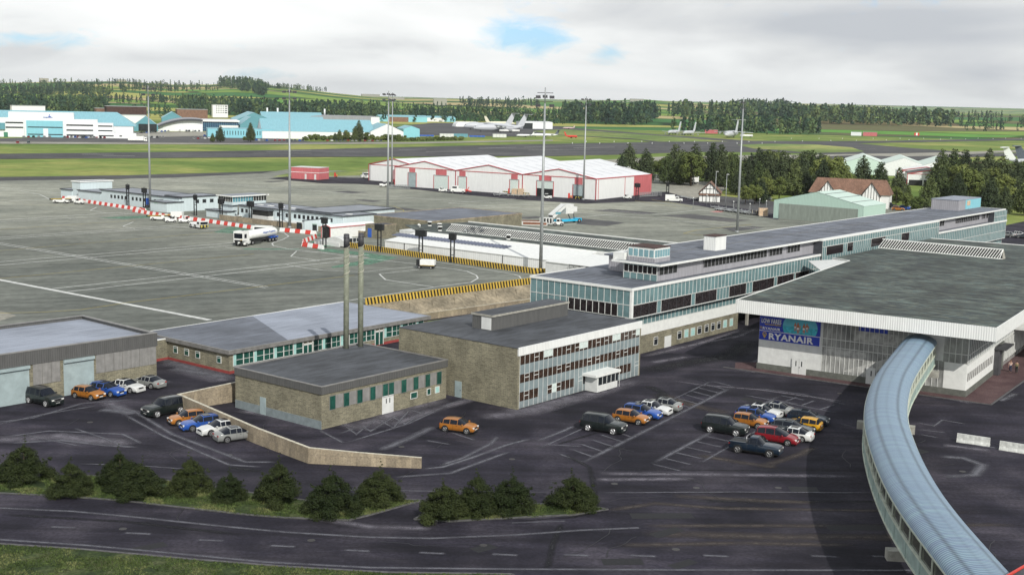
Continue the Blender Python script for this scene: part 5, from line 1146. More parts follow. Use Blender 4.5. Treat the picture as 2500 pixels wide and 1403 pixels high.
# ---------------------------------------------------------------- the pier of pale blue buildings
def blk(uv, uL, uR, z1, z0=3.0, z=3.0, corner=None):
    a0, b0 = corner or toab(G(uv[0], uv[1], z)); b1 = b_at(uL, a0, z) if uL < 400 or True else 0; a1 = a_at(uR, b0, z); return a0, b0, a1, b1
def pblock(parent, o, a0, b0, a1, b1, z0, z1, name='block', roofm='pierroof', wallm='ltblue', over=.25, trim='trim', rt=.18):
    """flat-roofed block in terminal-grid coordinates, local to thing origin o=(a,b)"""
    w_ = bbox(parent, name, M[wallm], a0-o[0], a1-o[0], b0-o[1], b1-o[1], z0-3, z1-3)
    r_ = bbox(w_, 'roof', M[roofm], a0-o[0]-over, a1-o[0]+over, b0-o[1]-over, b1-o[1]+over, z1-3, z1-3+.06)
    m = MB(); x0, x1, y0, y1 = a0-o[0]-over, a1-o[0]+over, b0-o[1]-over, b1-o[1]+over
    m.box(x0-.06, x1+.06, y0-.06, y0, z1-3-.1, z1-3+rt); m.box(x0-.06, x0, y0, y1, z1-3-.1, z1-3+rt); m.box(x1, x1+.06, y0, y1, z1-3-.1, z1-3+rt); m.box(x0, x1, y1, y1+.06, z1-3-.1, z1-3+rt)
    m.build('roof_edge', M[trim], w_); return w_
def pthing(name, label, cat, a, b, z=3): return thing(name, label, cat, tuple(AB(a, b, z)), ANG_A)
def winsA(parent, x, ys, z0, z1, w_=.9, glz='darkwin'):
    for y in ys: bbox(parent, 'window', M[glz], x-.05, x+.02, y, y+w_, z0, z1)
def winsB(parent, y, xs, z0, z1, w_=.9, glz='darkwin'):
    for x in xs: bbox(parent, 'window', M[glz], x, x+w_, y-.05, y+.02, z0, z1)
# far head of the pier
a0, b0, a1, b1 = blk((197, 487), 177.5, 274, 8.9); t = pthing('pier_end_block', 'tall windowless pale blue block at the far left end of the pier', 'pier building', a0, b0)
pblock(t, (a0, b0), a0, b0, a1, b1, 3, 8.3, over=.3, trim='white'); bbox(t, 'upper_cladding', M['ltblue'], -.08, a1-a0+.05, -.08, b1-b0+.05, 3.0, 5.2)
pblock(t, (a0, b0), a0-.2, b1, a0+3, b1+6, 3, 5.6, name='lean_to'); pblock(t, (a0, b0), a0-1.0, b_at(247, a0-1, 3), a0+6, b0-.3, 3, 5.9, name='lower_block')
# first range
b_s = b_at(247, 217.5, 3); b_e = 292.0; t = pthing('pier_range', 'long pale blue pier range with a row of small dark windows, far part', 'pier building', 217.5, b_e)
pblock(t, (217.5, b_e), 217.5, b_e, 228.5, b_s, 3, 6.75)
ww = [b_at(u, 217.5, 5.2)-b_e for u in (270, 278.5, 287.3, 296, 304.7, 322, 331.5, 340.5, 349.5, 376.5, 386, 395)]; winsA(t, 0, [y-.9 for y in ww], 1.7, 2.65)
bbox(t, 'blue_door', M['bluep'], -.06, .02, b_at(365, 217.5, 4)-b_e, b_at(357, 217.5, 4)-b_e, .9, 2.8)
mb = MB(); y = b_at(365, 217.5, 4)-b_e
for k in range(4): mb.box(-.5-k*.3, -.2-k*.3, y-.2, y+1.1, 0, .85-k*.2)
mb.tube([(-.3, y+1.1, 1.9), (-1.5, y+1.1, 1.0), (-1.5, y+1.1, 0)], .03, 4); mb.build('steps', M['dgrey'], t)
# projecting lounge block
a0, b0 = 218.2, 291.5; a1 = a_at(533, b0, 3); t = pthing('pier_lounge', 'pale blue pier lounge block with three square windows and stepped roofs', 'pier building', 213, b0)
pblock(t, (213, b0), 213, b0-.0, 218.2, b_at(367, 213, 3), 3, 5.7, name='lower_block'); pblock(t, (213, b0), 218.2, b0, a1, b0+7.5, 3, 7.0)
winsB(t, 0, [a_at(u, b0, 5.6)-213 for u in (477, 494.5, 512.5)], 2.1, 3.1, 1.25)
bbox(t, 'entrance_canopy', M['cyanp'] if False else M['mint'], -.1, .0, 4.0, 5.6, 2.2, 2.5)
# marshalling tower
a0, b0 = 216.5, 267.7; a1, b1 = a_at(650, b0, 6), b_at(534, a0, 6); t = pthing('ramp_tower', 'pale blue ramp control tower with a wraparound glazed cab over the pier', 'control tower', a0, b0)
pblock(t, (a0, b0), a0+.4, b0+.5, a_at(583, b0, 3), b1-.5, 3, 6.6, name='stem', over=0)
bbox(t, 'cab_base', M['ltblue'], 0, a1-a0, 0, b1-b0, 3.5, 4.3); bbox(t, 'cab_floor_edge', M['trim'], -.05, a1-a0+.05, -.05, b1-b0+.05, 3.38, 3.5)
gl = bbox(t, 'cab_glazing', M['skyb3'], .05, a1-a0-.05, .05, b1-b0-.05, 4.3, 5.75)
xs = a_at(617, b0, 7.5)-a0
bbox(gl, 'dark_pane', M['louvre'], xs, a1-a0-.03, 0, .05, 4.32, 5.73); bbox(gl, 'dark_pane', M['louvre'], 0, .05, .05, b1-b0-.1, 4.32, 5.73)
mb = MB(); n = 13
for i in range(n+1): mb.box((a1-a0)*i/n-.05, (a1-a0)*i/n+.05, -.06, 0, 4.3, 5.75)
for i in range(9): mb.box(-.06, 0, (b1-b0)*i/8-.05, (b1-b0)*i/8+.05, 4.3, 5.75)
mb.build('mullions', M['frame'], gl)
rf = bbox(t, 'cab_roof', M['pierroof'], -.5, a1-a0+.5, -.5, b1-b0+.5, 5.85, 5.95); mb = MB(); mb.box(-.56, a1-a0+.56, -.56, -.5, 5.7, 6.02); mb.box(-.56, -.5, -.5, b1-b0+.5, 5.7, 6.02); mb.box(-.5, a1-a0+.5, -.5, b1-b0+.5, 5.75, 5.85); mb.build('cab_eaves', M['white'], rf)
pblock(t, (a0, b0), a0-2.2, b0-.5, a0+.38, b1+2.5, 3, 4.9, name='ground_annexe')
# second range
pa = 216.0; b_s, b_e = b_at(584, pa, 3), b_at(838, pa, 6); t = pthing('pier_range', 'long pale blue pier range with a row of small dark windows, near part', 'pier building', pa, b_e)
pblock(t, (pa, b_e), pa, b_e, pa+11, b_s, 3, 6.75)
ww = [b_at(u, pa, 5.4)-b_e for u in (589, 599.5, 619.5, 676.5, 697.5, 717.5, 728, 739, 749.5, 760, 771, 782, 793.5, 806)]; winsA(t, 0, [y-.9 for y in ww], 2.0, 3.0)
y0, y1 = b_at(667, pa, 4)-b_e, b_at(628, pa, 4)-b_e; bay = bbox(t, 'projecting_bay', M['whitewall'], -1.6, 0, y0, y1, .0, 1.9); bbox(bay, 'bay_window', M['louvre'], -1.62, 0, y0+.05, y1-.05, 1.9, 3.2); bbox(bay, 'bay_roof', M['trim'], -1.9, .1, y0-.3, y1+.3, 3.2, 3.35)
mb = MB(); mb.box(-.8, -.0, y0+14, y1+6, 1.0, 1.12); mb.build('white_canopy', M['white'], t)
bbox(t, 'apron_wall', M['tan'], -4.2, -3.9, -14, b_s-b_e+3, 0, 1.3); bbox(t, 'canopy_roof', M['white'], -3.2, 0, -10, y0-1, 1.1, 1.25)
mb = MB()
for k in range(9): mb.box(4.2, 5.2, 2+k*4.2, 3.6+k*4.2, 3.83, 3.95)
mb.build('roof_vents', M['white'], t)
# near block of the pier with the low entrance
a0, b0 = 207.5, 228.9; t = pthing('pier_gatehouse', 'pale blue gate building with a green-topped door at the near end of the pier', 'pier building', a0, b0)
pblock(t, (a0, b0), a0, b0+1.4, a0+11, b_at(748, a0, 3)+.5, 3, 5.8, name='lower_block'); a1 = a_at(966, b0+1, 6.6)
pblock(t, (a0, b0), 217, b0+1.4, a1, b0+14, 3, 7.1); bbox(t, 'door', M['darkwin'], -.06, .02, 1.6, 3.4, 0, 2.3) ; 
y = b_at(762.5, a0, 4)-b0; bbox(t, 'door', M['darkwin'], -.08, .0, y-.1, y-1.6, 0, 2.2); bbox(t, 'door_lintel', M['mint'], -.1, 0, y, y-1.7, 2.2, 2.45)
winsB(t, 1.4, [a_at(u, b0+1.4, 5.6)-a0 for u in (902, 914)], 1.9, 2.9, 1.0)
# stone service blocks behind
a0, b0 = 226.6, 223.4; t = pthing('service_building', 'flat-roofed rough stone service building behind the pier gate', 'service building', a0, b0); pblock(t, (a0, b0), a0-.0, b0-18, 262, b0+4, 3, 6.3, wallm='stone', over=.0, trim='tan', roofm='slate2')
t = pthing('service_building', 'small rough stone block with a blue door beside the red-trimmed walkway', 'service building', 211, 205); pblock(t, (211, 205), 211, 208, 217, b_at(892, 211, 4), 3, 6.1, wallm='stone', over=0, trim='tan', roofm='slate'); bbox(t, 'blue_door', M['bluep'], -.06, 0, 5.2, 6.4, .2, 2.3)
# red-edged covered walkway and small vaulted shelter
p = G(806, 583, 3); t = thing('covered_walkway', 'white covered walkway with red edging and an open dark end', 'walkway', tuple(p), ANG_A); L_ = 15
mb = MB(); mb.box(.15, L_, 0, .1, 0, 2.6); mb.box(.15, L_, 3.0, 3.1, 0, 2.6); mb.face([(0, -.1, 2.6), (L_, -.1, 2.6), (L_, 1.55, 3.15), (0, 1.55, 3.15)]); mb.face([(0, 1.55, 3.15), (L_, 1.55, 3.15), (L_, 3.2, 2.6), (0, 3.2, 2.6)]); mb.build('walls', M['white'], t)
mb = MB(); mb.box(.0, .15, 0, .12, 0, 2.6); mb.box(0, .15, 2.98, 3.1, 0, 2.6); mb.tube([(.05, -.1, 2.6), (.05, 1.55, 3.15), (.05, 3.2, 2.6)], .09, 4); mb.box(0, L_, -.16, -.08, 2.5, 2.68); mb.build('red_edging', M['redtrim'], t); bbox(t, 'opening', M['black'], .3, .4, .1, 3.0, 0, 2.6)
p = G(835, 606, 3); t = thing('glazed_shelter', 'small white vaulted shelter with four glass panes at its end', 'shelter', tuple(p), ANG_A)
mb = MB(); pr_ = [(3.6*cos(pi*k/10)+3.6, .2+1.9*sin(pi*k/10)) for k in range(11)]
for k in range(10): mb.face([(1.2, pr_[k][0], pr_[k][1]), (5, pr_[k][0], pr_[k][1]), (5, pr_[k+1][0], pr_[k+1][1]), (1.2, pr_[k+1][0], pr_[k+1][1])], 0, None, False)
mb.face([(1.2, y, z) for y, z in pr_][::-1]); mb.face([(5, y, z) for y, z in pr_]); mb.build('vault', M['whitewall'], t)
bbox(t, 'base_wall', M['whitewall'], 1.0, 5.1, 2, 10, 0, .9)
g_ = bbox(t, 'glazing', M['darkwin'], .9, 5.4, -.05, .0, .1, 2.0); mb = MB()
for k in range(5): mb.box(.9+k*1.1, 1.0+k*1.1, -.12, -.05, 0, 2.1)
mb.box(.9, 5.4, -.12, -.05, 1.0, 1.1); mb.box(.9, 5.4, -.12, -.05, 2.0, 2.1); mb.build('frame', M['frame'], g_)
# ---------------------------------------------------------------- white shed with solar panels, mossy roof with roof-light
a0, a1 = 196.4, 206.5; b0, b1 = 142.8, b_at(940, 196.4, 5); t = pthing('baggage_shed', 'long low white shed with a strip of dark solar panels on its roof', 'shed', a0, b0); Ly = b1-b0
bbox(t, 'wall', M['whclad'], 0, a1-a0, 0, Ly, 0, 2.2); mb = MB(); mb.face([(-.15, -.1, 2.2), (-.15, Ly+.1, 2.2), (a1-a0, Ly+.1, 3.35), (a1-a0, -.1, 3.35)][::-1]); mb.face([(-.15, -.1, 2.1), (a1-a0, -.1, 3.25), (a1-a0, -.1, 3.35), (-.15, -.1, 2.2)]); mb.face([(0, 0, 2.1), (a1-a0, 0, 2.1), (a1-a0, 0, 3.3)]); mb.face([(-.15, -.1, 2.1), (-.15, -.1, 2.2), (-.15, Ly+.1, 2.2), (-.15, Ly+.1, 2.1)])
mb.build('roof', M['white'], t)
sy0, sy1 = b_at(1242, 202, 6)-b0, b_at(965, 202, 6)-b0; mb = MB(); n = 34
for i in range(n):
    y = sy0+(sy1-sy0)*i/n; mb.face([(4.2, y+.1, 2.2+1.15*4.35/10.25+.06), (6.9, y+.1, 2.2+1.15*7.05/10.25+.06), (6.9, y+(sy1-sy0)/n*.82, 2.2+1.15*7.05/10.25+.22), (4.2, y+(sy1-sy0)/n*.82, 2.2+1.15*4.35/10.25+.22)])
mb.build('solar_panels', mat('solar_panel', (.10, .115, .17), .3, .2), t)
mb = MB()
for u in (988, 1228, 1366): y = b_at(u, a0, 4)-b0; mb.box(-.1, 0, y, y+.14, 0, 2.15)
mb.build('downpipes', M['dgrey'], t)
for k in range(12): pass
a0, b0 = 206.6, 131; t = pthing('arrivals_block', 'flat mossy-roofed building with long raking roof-light behind the white shed', 'building', a0, b0)
mb = MB(); mb.box(.05, 24, 4, 66, 0, 3.4); mb.build('wall', M['whitewall'], t); mb = MB(); mb.prism([(0, -2), (25, 1), (25, 67), (8, 72), (0, 60)], 3.4, 3.52); mb.build('roof', M['hallroof'], t); mb = MB(); mb.prism([(24.9, 1), (25.3, 1), (25.3, 67), (24.9, 67)], 3.2, 3.72); mb.prism([(-.2, -3), (0, -3), (0, 60), (-.2, 60)], 3.0, 3.6); mb.build('roof_edge', M['white'], t)
ya, yb_ = b_at(1082, 211, 7.0)-b0, b_at(1600, 212, 7.0)-b0
r = rooflight(t, (5.5, ya), -pi/2, ya-yb_, 3.52, 95, depth=2.4, run=1.2, hgt=1.5, slant=.8)
for u, v in ((1049, 552), (1073, 557), (1074, 564), (1241, 585)):
    p = G(u, v, 6.5); q = Vector(toab(p)); vt = bpy.data.objects.new('roof_cowl', None); COL.objects.link(vt); vt.parent = t; vt.location = (q.x-a0, q.y-b0, 3.52)
    MB().cyl((0, 0), 0, .25, .5, .42, 10).cyl((0, 0), .95, 1.1, .62, .5, 10).build('cowl_cap', M['white'], vt); MB().cyl((0, 0), .25, .95, .4, n=10).build('cowl_louvre', M['louvre'], vt)
for u, v in ((1025, 555), (1139, 569)): p = G(u, v, 6.5); q = Vector(toab(p)); MB().tube([(q.x-a0, q.y-b0, 3.5), (q.x-a0, q.y-b0, 4.0), (q.x-a0-.5, q.y-b0, 4.2)], .22, 8).build('vent_pipe', M['white'], t)
# white annexe between shed and terminal with outside stair
a0, b0 = 187, 128.6; t = pthing('stair_annexe', 'white annexe with a steel landing and railings next to the terminal roof', 'building', a0, b0)
bbox(t, 'wall', M['whitewall'], 2, 18, 0, 13.6, 0, 3.0); bbox(t, 'roof', M['white'], 1.8, 18.2, -.2, 13.8, 3.0, 3.12)
bbox(t, 'gable_wall', M['whitewall'], 9, 24, -12, -.3, 0, 3.6); bbox(t, 'window', M['darkglass'], 8.94, 9.0, -11, -1.2, 1.6, 3.2)
mb = MB(); 
for y in (1.5, 3.6, 5.6, 7.8): mb.tube([(1.6, y, 0), (1.6, y, 3.1)], .05, 4)
for z in (2.0, 3.05): mb.tube([(1.6, 1.5, z), (1.6, 7.8, z)], .05, 4)
mb.tube([(1.6, 5.6, 3.05), (1.6, 2.6, .3)], .05, 4); mb.tube([(1.6, 7.2, 3.05), (1.6, 4.6, .3)], .05, 4); mb.build('landing_railing', M['dgrey'], t)
# ---------------------------------------------------------------- red and white cargo sheds
p = G(964, 453.5, 3); W0 = Fr((p.x, p.y, 3), radians(90-122.5))
def shed(fr, name, label, cat, x0, x1, y0, y1, he, hr, wm, rm, ridge='y', edge=None, gable=True, group=None, zb=None):
    """gabled shed in frame fr: ridge runs along local y (gable faces -y) or along x"""
    t = thing(name, label, cat, tuple(fr.W(x0, y0, fr.z if zb is None else zb)), fr.ang, group); X, Y = x1-x0, y1-y0
    mb = MB(); mb.box(0, X, 0, Y, 0, he, 0)
    if ridge == 'y': mb.face([(0, 0, he), (X, 0, he), (X/2, 0, hr)]); mb.face([(X, Y, he), (0, Y, he), (X/2, Y, hr)])
    else: mb.face([(0, Y, he), (0, 0, he), (0, Y/2, hr)]); mb.face([(X, 0, he), (X, Y, he), (X, Y/2, hr)])
    mb.build('wall', wm, t); r = MB(); o = .15
    if ridge == 'y':
        k = o*(hr-he)/(X/2)
        r.face([(-o, -o, he-k+.04), (X/2, -o, hr+.04), (X/2, Y+o, hr+.04), (-o, Y+o, he-k+.04)][::1]); r.face([(X/2, -o, hr+.04), (X+o, -o, he-k+.04), (X+o, Y+o, he-k+.04), (X/2, Y+o, hr+.04)])
    else:
        k = o*(hr-he)/(Y/2)
        r.face([(-o, -o, he-k+.04), (X+o, -o, he-k+.04), (X+o, Y/2, hr+.04), (-o, Y/2, hr+.04)]); r.face([(-o, Y/2, hr+.04), (X+o, Y/2, hr+.04), (X+o, Y+o, he-k+.04), (-o, Y+o, he-k+.04)])
    r.build('roof', rm, t)
    if edge:
        e = MB(); h = .12
        if ridge == 'y': e.tube([(-.1, -.2, he), (X/2, -.2, hr+.05), (X+.1, -.2, he)], .16, 4); e.box(-.1, X+.1, -.12, -.02, he-.12, he+.12); e.box(-.14, .1, -.13, -.01, 0, he); e.box(X-.1, X+.14, -.13, -.01, 0, he)
        e.build('edge_trim', edge, t)
    return t
def whdoor(t, x0, x1, h, red=True, mt_='shutter', opn=0.0, he=7.1):
    d = bbox(t, 'roller_door', M[mt_], x0, x1, -.08, -.01, opn, h)
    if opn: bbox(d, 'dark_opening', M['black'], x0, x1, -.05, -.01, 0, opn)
    m = MB(); m.box(x0-.22, x0, -.14, -.01, 0, h+.1); m.box(x1, x1+.22, -.14, -.01, 0, h+.1); m.build('door_trim', M['redtrim'], d); bbox(d, 'lintel', M['grey'], x0-.2, x1+.2, -.16, -.01, h, h+.25)
    if red: bbox(t, 'red_panel', M['redpanel'], x0+(x1-x0)*.12, x1-(x1-x0)*.12, -.06, -.01, h+.25, he-.15)
X3 = [0, W0.xu(1112, 0, 3), W0.xu(1275, 0, 3), W0.xu(1454, 0, 3)]
def lights(t, X, Y, he, hr, n, ncol=2):
    m = MB()
    for i in range(n):
        y = Y*(i+.6)/n
        for s in (0, 1):
            xa_, xb_ = (X*.12, X*.40) if s == 0 else (X*.60, X*.88); f = lambda x: he+(hr-he)*(1-abs(x-X/2)/(X/2))+.075
            m.face([(xa_, y, f(xa_)), (xb_, y, f(xb_)), (xb_, y+.5, f(xb_)), (xa_, y+.5, f(xa_))])
    m.build('rooflights', M['rooflight'], t)
he, hr = 7.1, 9.7
for i, (lab, dep, doors) in enumerate((('white cargo shed with red trim, the one left of its two joined neighbours', 82, ((W0.xu(1001, 0, 4)-.8, 3.6, 5.2, 1, 'shutter', 0), (18.2, 6.4, 4.8, 1, 'whiteblind', 0))),
                                ('white cargo shed with red trim, middle of the three joined gables', 82, ((1.2, 3.6, 4.9, 1, 'whiteblind', 0), (X3[2]-X3[1]-5.2, 3.6, 5.0, 1, 'whiteblind', 0))),
                                ('white cargo shed with red trim and a long side wall ending in red', 42, ((6.0, 6.6, 5.2, 1, 'whiteblind', 2.7), (W0.xu(1399, 0, 4)-X3[2], 4.1, 4.6, 1, 'shutter', 1.0))))):
    t = shed(W0, 'cargo_shed', lab, 'warehouse', X3[i], X3[i+1], 0, dep, he, hr, M['whclad'], M['whroof'], edge=M['redtrim'], group='red-trimmed cargo sheds')
    for x, w_, h, red, m_, op in doors: whdoor(t, x, x+w_, h, red, m_, op)
    lights(t, X3[i+1]-X3[i], dep, he, hr, int(dep/7))
    if i == 2:
        X = X3[3]-X3[2]; mb = MB(); mb.box(X+.0, X+.14, -.1, .12, 0, he); mb.box(X, X+.14, -.1, dep, he-.2, he+.12)
        for y in (1.6, 21): mb.box(X+.01, X+.1, y, y+.18, 0, he)
        mb.build('side_trim', M['redtrim'], t); bbox(t, 'red_side_cladding', M['redpanel'], X+.01, X+.09, 28, dep, 0, he-.2)
a0_ = W0.L(897, 440, 3); t = shed(W0, 'cargo_shed', 'white cargo shed with red trim set back at the left end of the row', 'warehouse', -25.5, -.6, 16, 82, 6.4, 9.0, M['whclad'], M['whroof'], edge=M['redtrim'], group='red-trimmed cargo sheds'); whdoor(t, 12.4, 15.8, 4.6, False, 'shutter', 1.1, 6.4); lights(t, 24.9, 66, 6.4, 9.0, 9)
t = shed(W0, 'red_store', 'small flat red store with a white stripe beyond the pier', 'store building', 0, 1, 0, 1, 1, 1.1, M['redpanel'], M['redpanel']) if False else None
p, q = G(711, 436, 3), G(783.5, 432, 3); t = thing('red_store', 'small flat red store with a white stripe beside the taxiway', 'store building', tuple(p), radians(90-110)); Lr = 12.5
bbox(t, 'wall', M['redpanel'], 0, Lr, 0, 8, 0, 4.6); bbox(t, 'white_stripe', M['white'], -.06, Lr+.06, -.06, 8.06, 2.6, 2.8); bbox(t, 'roof', M['whitewall'], -.1, Lr+.1, -.1, 8.1, 4.6, 4.7)
for x in (6.1, 10.4): bbox(t, 'door', M['whitewall'], x, x+.8, -.08, -.01, 0, 2.1)
# ---------------------------------------------------------------- mint hangar, timbered houses, sheds to the right
Mh = Fr((*AB(*toab(G(2110, 504, 8.4)), 3).xy, 3), ANG_A)
t = thing('mint_hangar', 'mint green gabled hangar with large grey-green ribbed doors behind the terminal', 'hangar', tuple(Mh.W(0, 0, 3)), Mh.ang)
Wd = Mh.yu(1890, 0, 8.4); De = Mh.xu(2163, 0, 8.4)
mb = MB(); mb.box(0, De, 0, Wd, 0, 5.4); mb.face([(0, Wd, 5.4), (0, 0, 5.4), (0, Wd*.52, 8.6)]); mb.face([(De, 0, 5.4), (De, Wd, 5.4), (De, Wd*.52, 8.6)]); mb.build('wall', M['mint'], t)
mb = MB(); mb.face([(-.1, -.1, 5.42), (De+.1, -.1, 5.42), (De+.1, Wd*.52, 8.66), (-.1, Wd*.52, 8.66)]); mb.face([(-.1, Wd*.52, 8.66), (De+.1, Wd*.52, 8.66), (De+.1, Wd+.1, 5.42), (-.1, Wd+.1, 5.42)]); mb.build('roof', M['mintroof'], t)
bbox(t, 'hangar_doors', M['hangdoor'], -.14, -.01, Mh.yu(2094, 0, 5), Mh.yu(1902, 0, 5), 0, 4.5)
mb = MB()
for f in (.18, .45, .75): y = Wd*.52*(1-f); z = 5.42+(8.66-5.42)*(1-f); mb.face([(.2, y, z+.05), (De-.2, y, z+.05), (De-.2, y+.3, z+.11), (.2, y+.3, z+.11)])
mb.build('roof_seams', M['dgrey'], t)
def tudor(name, label, p, ang, X, Y, he, hr, gables=False):
    t = thing(name, label, 'timbered house', tuple(p), ang)
    mb = MB(); mb.box(.1, X-.1, 0, Y, 0, he, 0)
    mb.build('wall', M['brick'], t)
    mb = MB(); mb.box(0, X, -.1, 0, 0, he); mb.face([(0, -.1, he), (X, -.1, he), (X/2, -.1, hr)]); g = mb.build('gable_wall', M['white'], t)
    m = MB(); n = max(4, int(X/1.15))
    for i in range(n+1): x = X*i/n; top = he+(hr-he)*(1-abs(x-X/2)/(X/2)); m.box(x-.08, x+.08, -.18, -.1, 0, max(he, top-.1))
    for z in (.1, he-.2, he+(hr-he)*.42): k = 0 if z < he else X/2*(z-he)/(hr-he); m.box(k, X-k, -.2, -.1, z-.1, z+.08)
    m.build('timber_frame', M['timber'], g)
    r = MB(); o = .35; k = o*(hr-he)/(X/2); r.face([(-o, -o-.1, he-k+.05), (X/2, -o-.1, hr+.05), (X/2, Y+o, hr+.05), (-o, Y+o, he-k+.05)]); r.face([(X/2, -o-.1, hr+.05), (X+o, -o-.1, he-k+.05), (X+o, Y+o, he-k+.05), (X/2, Y+o, hr+.05)])
    r.build('roof', M['tile'], t); r = MB(); r.tube([(-o, -o-.12, he-k), (X/2, -o-.12, hr), (X+o, -o-.12, he-k)], .12, 4); r.build('bargeboard', M['timber'], t)
    return t
p = G(1706, 493, 3); t = tudor('timbered_house', 'small black and white timbered house with brown tiled roof near the trees', p, radians(90-100), 7.2, 13, 3.1, 6.6); bbox(t, 'tiled_canopy', M['tile'], 0, 7.2, -.7, -.22, 2.4, 2.9)
# long timbered inn: tiled range seen over the mint hangar, two cross gables
p = G(1975, 500, 3); ang = radians(90-112); t = thing('timbered_inn', 'long brown-tiled timbered inn with two black and white cross gables', 'timbered house', tuple(p), ang)
mb = MB(); mb.box(0, 26, 0, 10, 0, 4.6); mb.build('wall', M['white'], t); r = MB(); r.face([(-.5, -.5, 4.4), (26.5, -.5, 4.4), (24.5, 5, 9.2), (1.5, 5, 9.2)]); r.face([(26.5, 10.5, 4.4), (-.5, 10.5, 4.4), (1.5, 5, 9.2), (24.5, 5, 9.2)]); r.face([(-.5, 10.5, 4.4), (-.5, -.5, 4.4), (1.5, 5, 9.2)]); r.face([(26.5, -.5, 4.4), (26.5, 10.5, 4.4), (24.5, 5, 9.2)]); r.build('roof', M['tile'], t)
for x0 in (3.2, 17.5):
    X = 5.6; m = MB(); m.box(x0, x0+X, -1.2, 1, 0, 4.4); m.face([(x0, -1.2, 4.4), (x0+X, -1.2, 4.4), (x0+X/2, -1.2, 8.4)]); g = m.build('cross_gable', M['white'], t)
    m = MB(); m.face([(x0-.4, -1.5, 3.9), (x0+X/2, -1.5, 8.5), (x0+X/2, 5, 8.5), (x0-.4, 1, 3.9)]); m.face([(x0+X/2, -1.5, 8.5), (x0+X+.4, -1.5, 3.9), (x0+X+.4, 1, 3.9), (x0+X/2, 5, 8.5)]); m.build('gable_roof', M['tile'], g)
    m = MB()
    for i in range(7): x = x0+X*i/6; top = 4.4+4.0*(1-abs(i/6-.5)*2); m.box(x-.07, x+.07, -1.27, -1.2, 0, top)
    m.tube([(x0-.4, -1.55, 3.9), (x0+X/2, -1.55, 8.45), (x0+X+.4, -1.55, 3.9)], .13, 4); m.build('timber_frame', M['timber'], g)
p = G(2058, 424, 3); Wf = Fr((p.x, p.y, 3), radians(90-104))
for i, (x, y, lab) in enumerate(((0, 0, 'left of three pale green low-gabled hangars behind the trees'), (19, -3, 'middle of three pale green low-gabled hangars behind the trees'), (37, -8, 'right of three pale green low-gabled hangars behind the trees'))):
    shed(Wf, 'pale_hangar', lab, 'hangar', x, x+20, y, y+48, 5.6, 9.0, M['mintroof'] if i == 0 else M['farwhite'], mat('pale_green_roof%d' % i, (.62, .72, .64), .5, .05), group='pale hangars beyond the trees')
p = G(2214, 452, 3); Wp = Fr((p.x, p.y, 3), radians(90-104)); t = shed(Wp, 'open_pavilion', 'open-sided pavilion with white gable front and grey roof on posts', 'pavilion', 0, 26, 0, 22, 5.0, 7.4, M['farwhite'], M['hallroof'], edge=M['redtrim'])
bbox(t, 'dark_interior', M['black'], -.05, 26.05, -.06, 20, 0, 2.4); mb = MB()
for k in range(5): mb.box(.2+k*6.2, .7+k*6.2, -.5, -.06, 0, 2.5)
mb.build('posts', M['white'], t)
shed(Wp, 'pale_hangar', 'low white red-edged shed tucked behind the open pavilion', 'shed', -3, 22, 26, 46, 5.0, 7.0, M['farwhite'], M['white'], edge=M['redtrim'])
# brick houses glimpsed right
for u, v, lab in ((2395, 425, 'brown-roofed brick house glimpsed between the right-hand trees'), (2470, 432, 'brown-roofed brick house at the right edge among trees')):
    p = G(u-28, v+8, 3); fr = Fr((p.x, p.y, 3), radians(-10)); shed(fr, 'brick_house', lab, 'house', 0, 17, 0, 9, 4.5, 7.5, M['brick'], M['tile'], ridge='x')
# ---------------------------------------------------------------- far side of the field
def fr_(u, v, azd, z=3): p = G(u, v, z); return Fr((p.x, p.y, z), radians(90-azd))
AZR = 74
F1 = fr_(-30, 333.5, AZR); X = lambda u, y=0: F1.xu(u, y, 5)
t = thing('white_hangar_offices', 'white office-fronted hangar with sky blue roof and pale blue doors', 'hangar', tuple(F1.W(0, 0, 3)), F1.ang)
bbox(t, 'left_wing', M['farwhite'], 0, X(60), -2, 6, 0, 13); bbox(t, 'center_block', M['farwhite'], X(22), X(181), 0, 9, 0, 17); bbox(t, 'right_wing', M['farwhite'], X(155), X(239), -1.5, 6, 0, 12.6); bbox(t, 'end_wing', M['farwhite'], X(239), X(277), -1, 6, 2.5, 10.4); bbox(t, 'low_wing', M['farwhite'], X(230), X(333), -4, 2, 0, 3.6)
bbox(t, 'blue_doors', M['skyb2'], X(65), X(154), -.5, .0, 0, 11.3); bbox(t, 'white_door', M['farwhite'], X(106), X(118), -.7, -.5, 0, 6)
mb = MB(); mb.prism([(0, 8), (X(320, 8), 8), (X(322, 8)+6, 66), (0, 66)], 8.0, 8.2); 
mb2 = MB(); x1 = X(318, 8); xt = X(287, 30)
mb2.face([(0, 8, 8.2), (x1+4, 8, 8.2), (xt, 32, 17.5), (0, 32, 17.5)]); mb2.face([(x1+4, 8, 8.2), (x1+4, 60, 8.2), (xt, 32, 17.5)]); mb2.face([(0, 32, 17.5), (xt, 32, 17.5), (x1+4, 60, 8.2), (0, 60, 8.2)]); mb2.build('roof', M['skyb'], t)
bbox(t, 'hall_wall', M['farwhite'], 0, x1+2, 8.5, 58, 0, 8.1); bbox(t, 'lean_to_roof', M['skyb3'], X(239), X(327), -3.5, 4, 3.7, 6.6) if False else None
for z in (4.0, 7.2) : bbox(t, 'ribbon_window', M['darkwin'], X(15), X(58), -2.06, -2, z+2, z+3)
for z in (1.8, 5.2, 8.6): bbox(t, 'ribbon_window', M['darkwin'], X(163), X(228), -1.56, -1.5, z-.5, z+.5)
for z in (5.0, 8.2): bbox(t, 'ribbon_window', M['darkwin'], X(240), X(275), -1.06, -1, z-.4, z+.5)
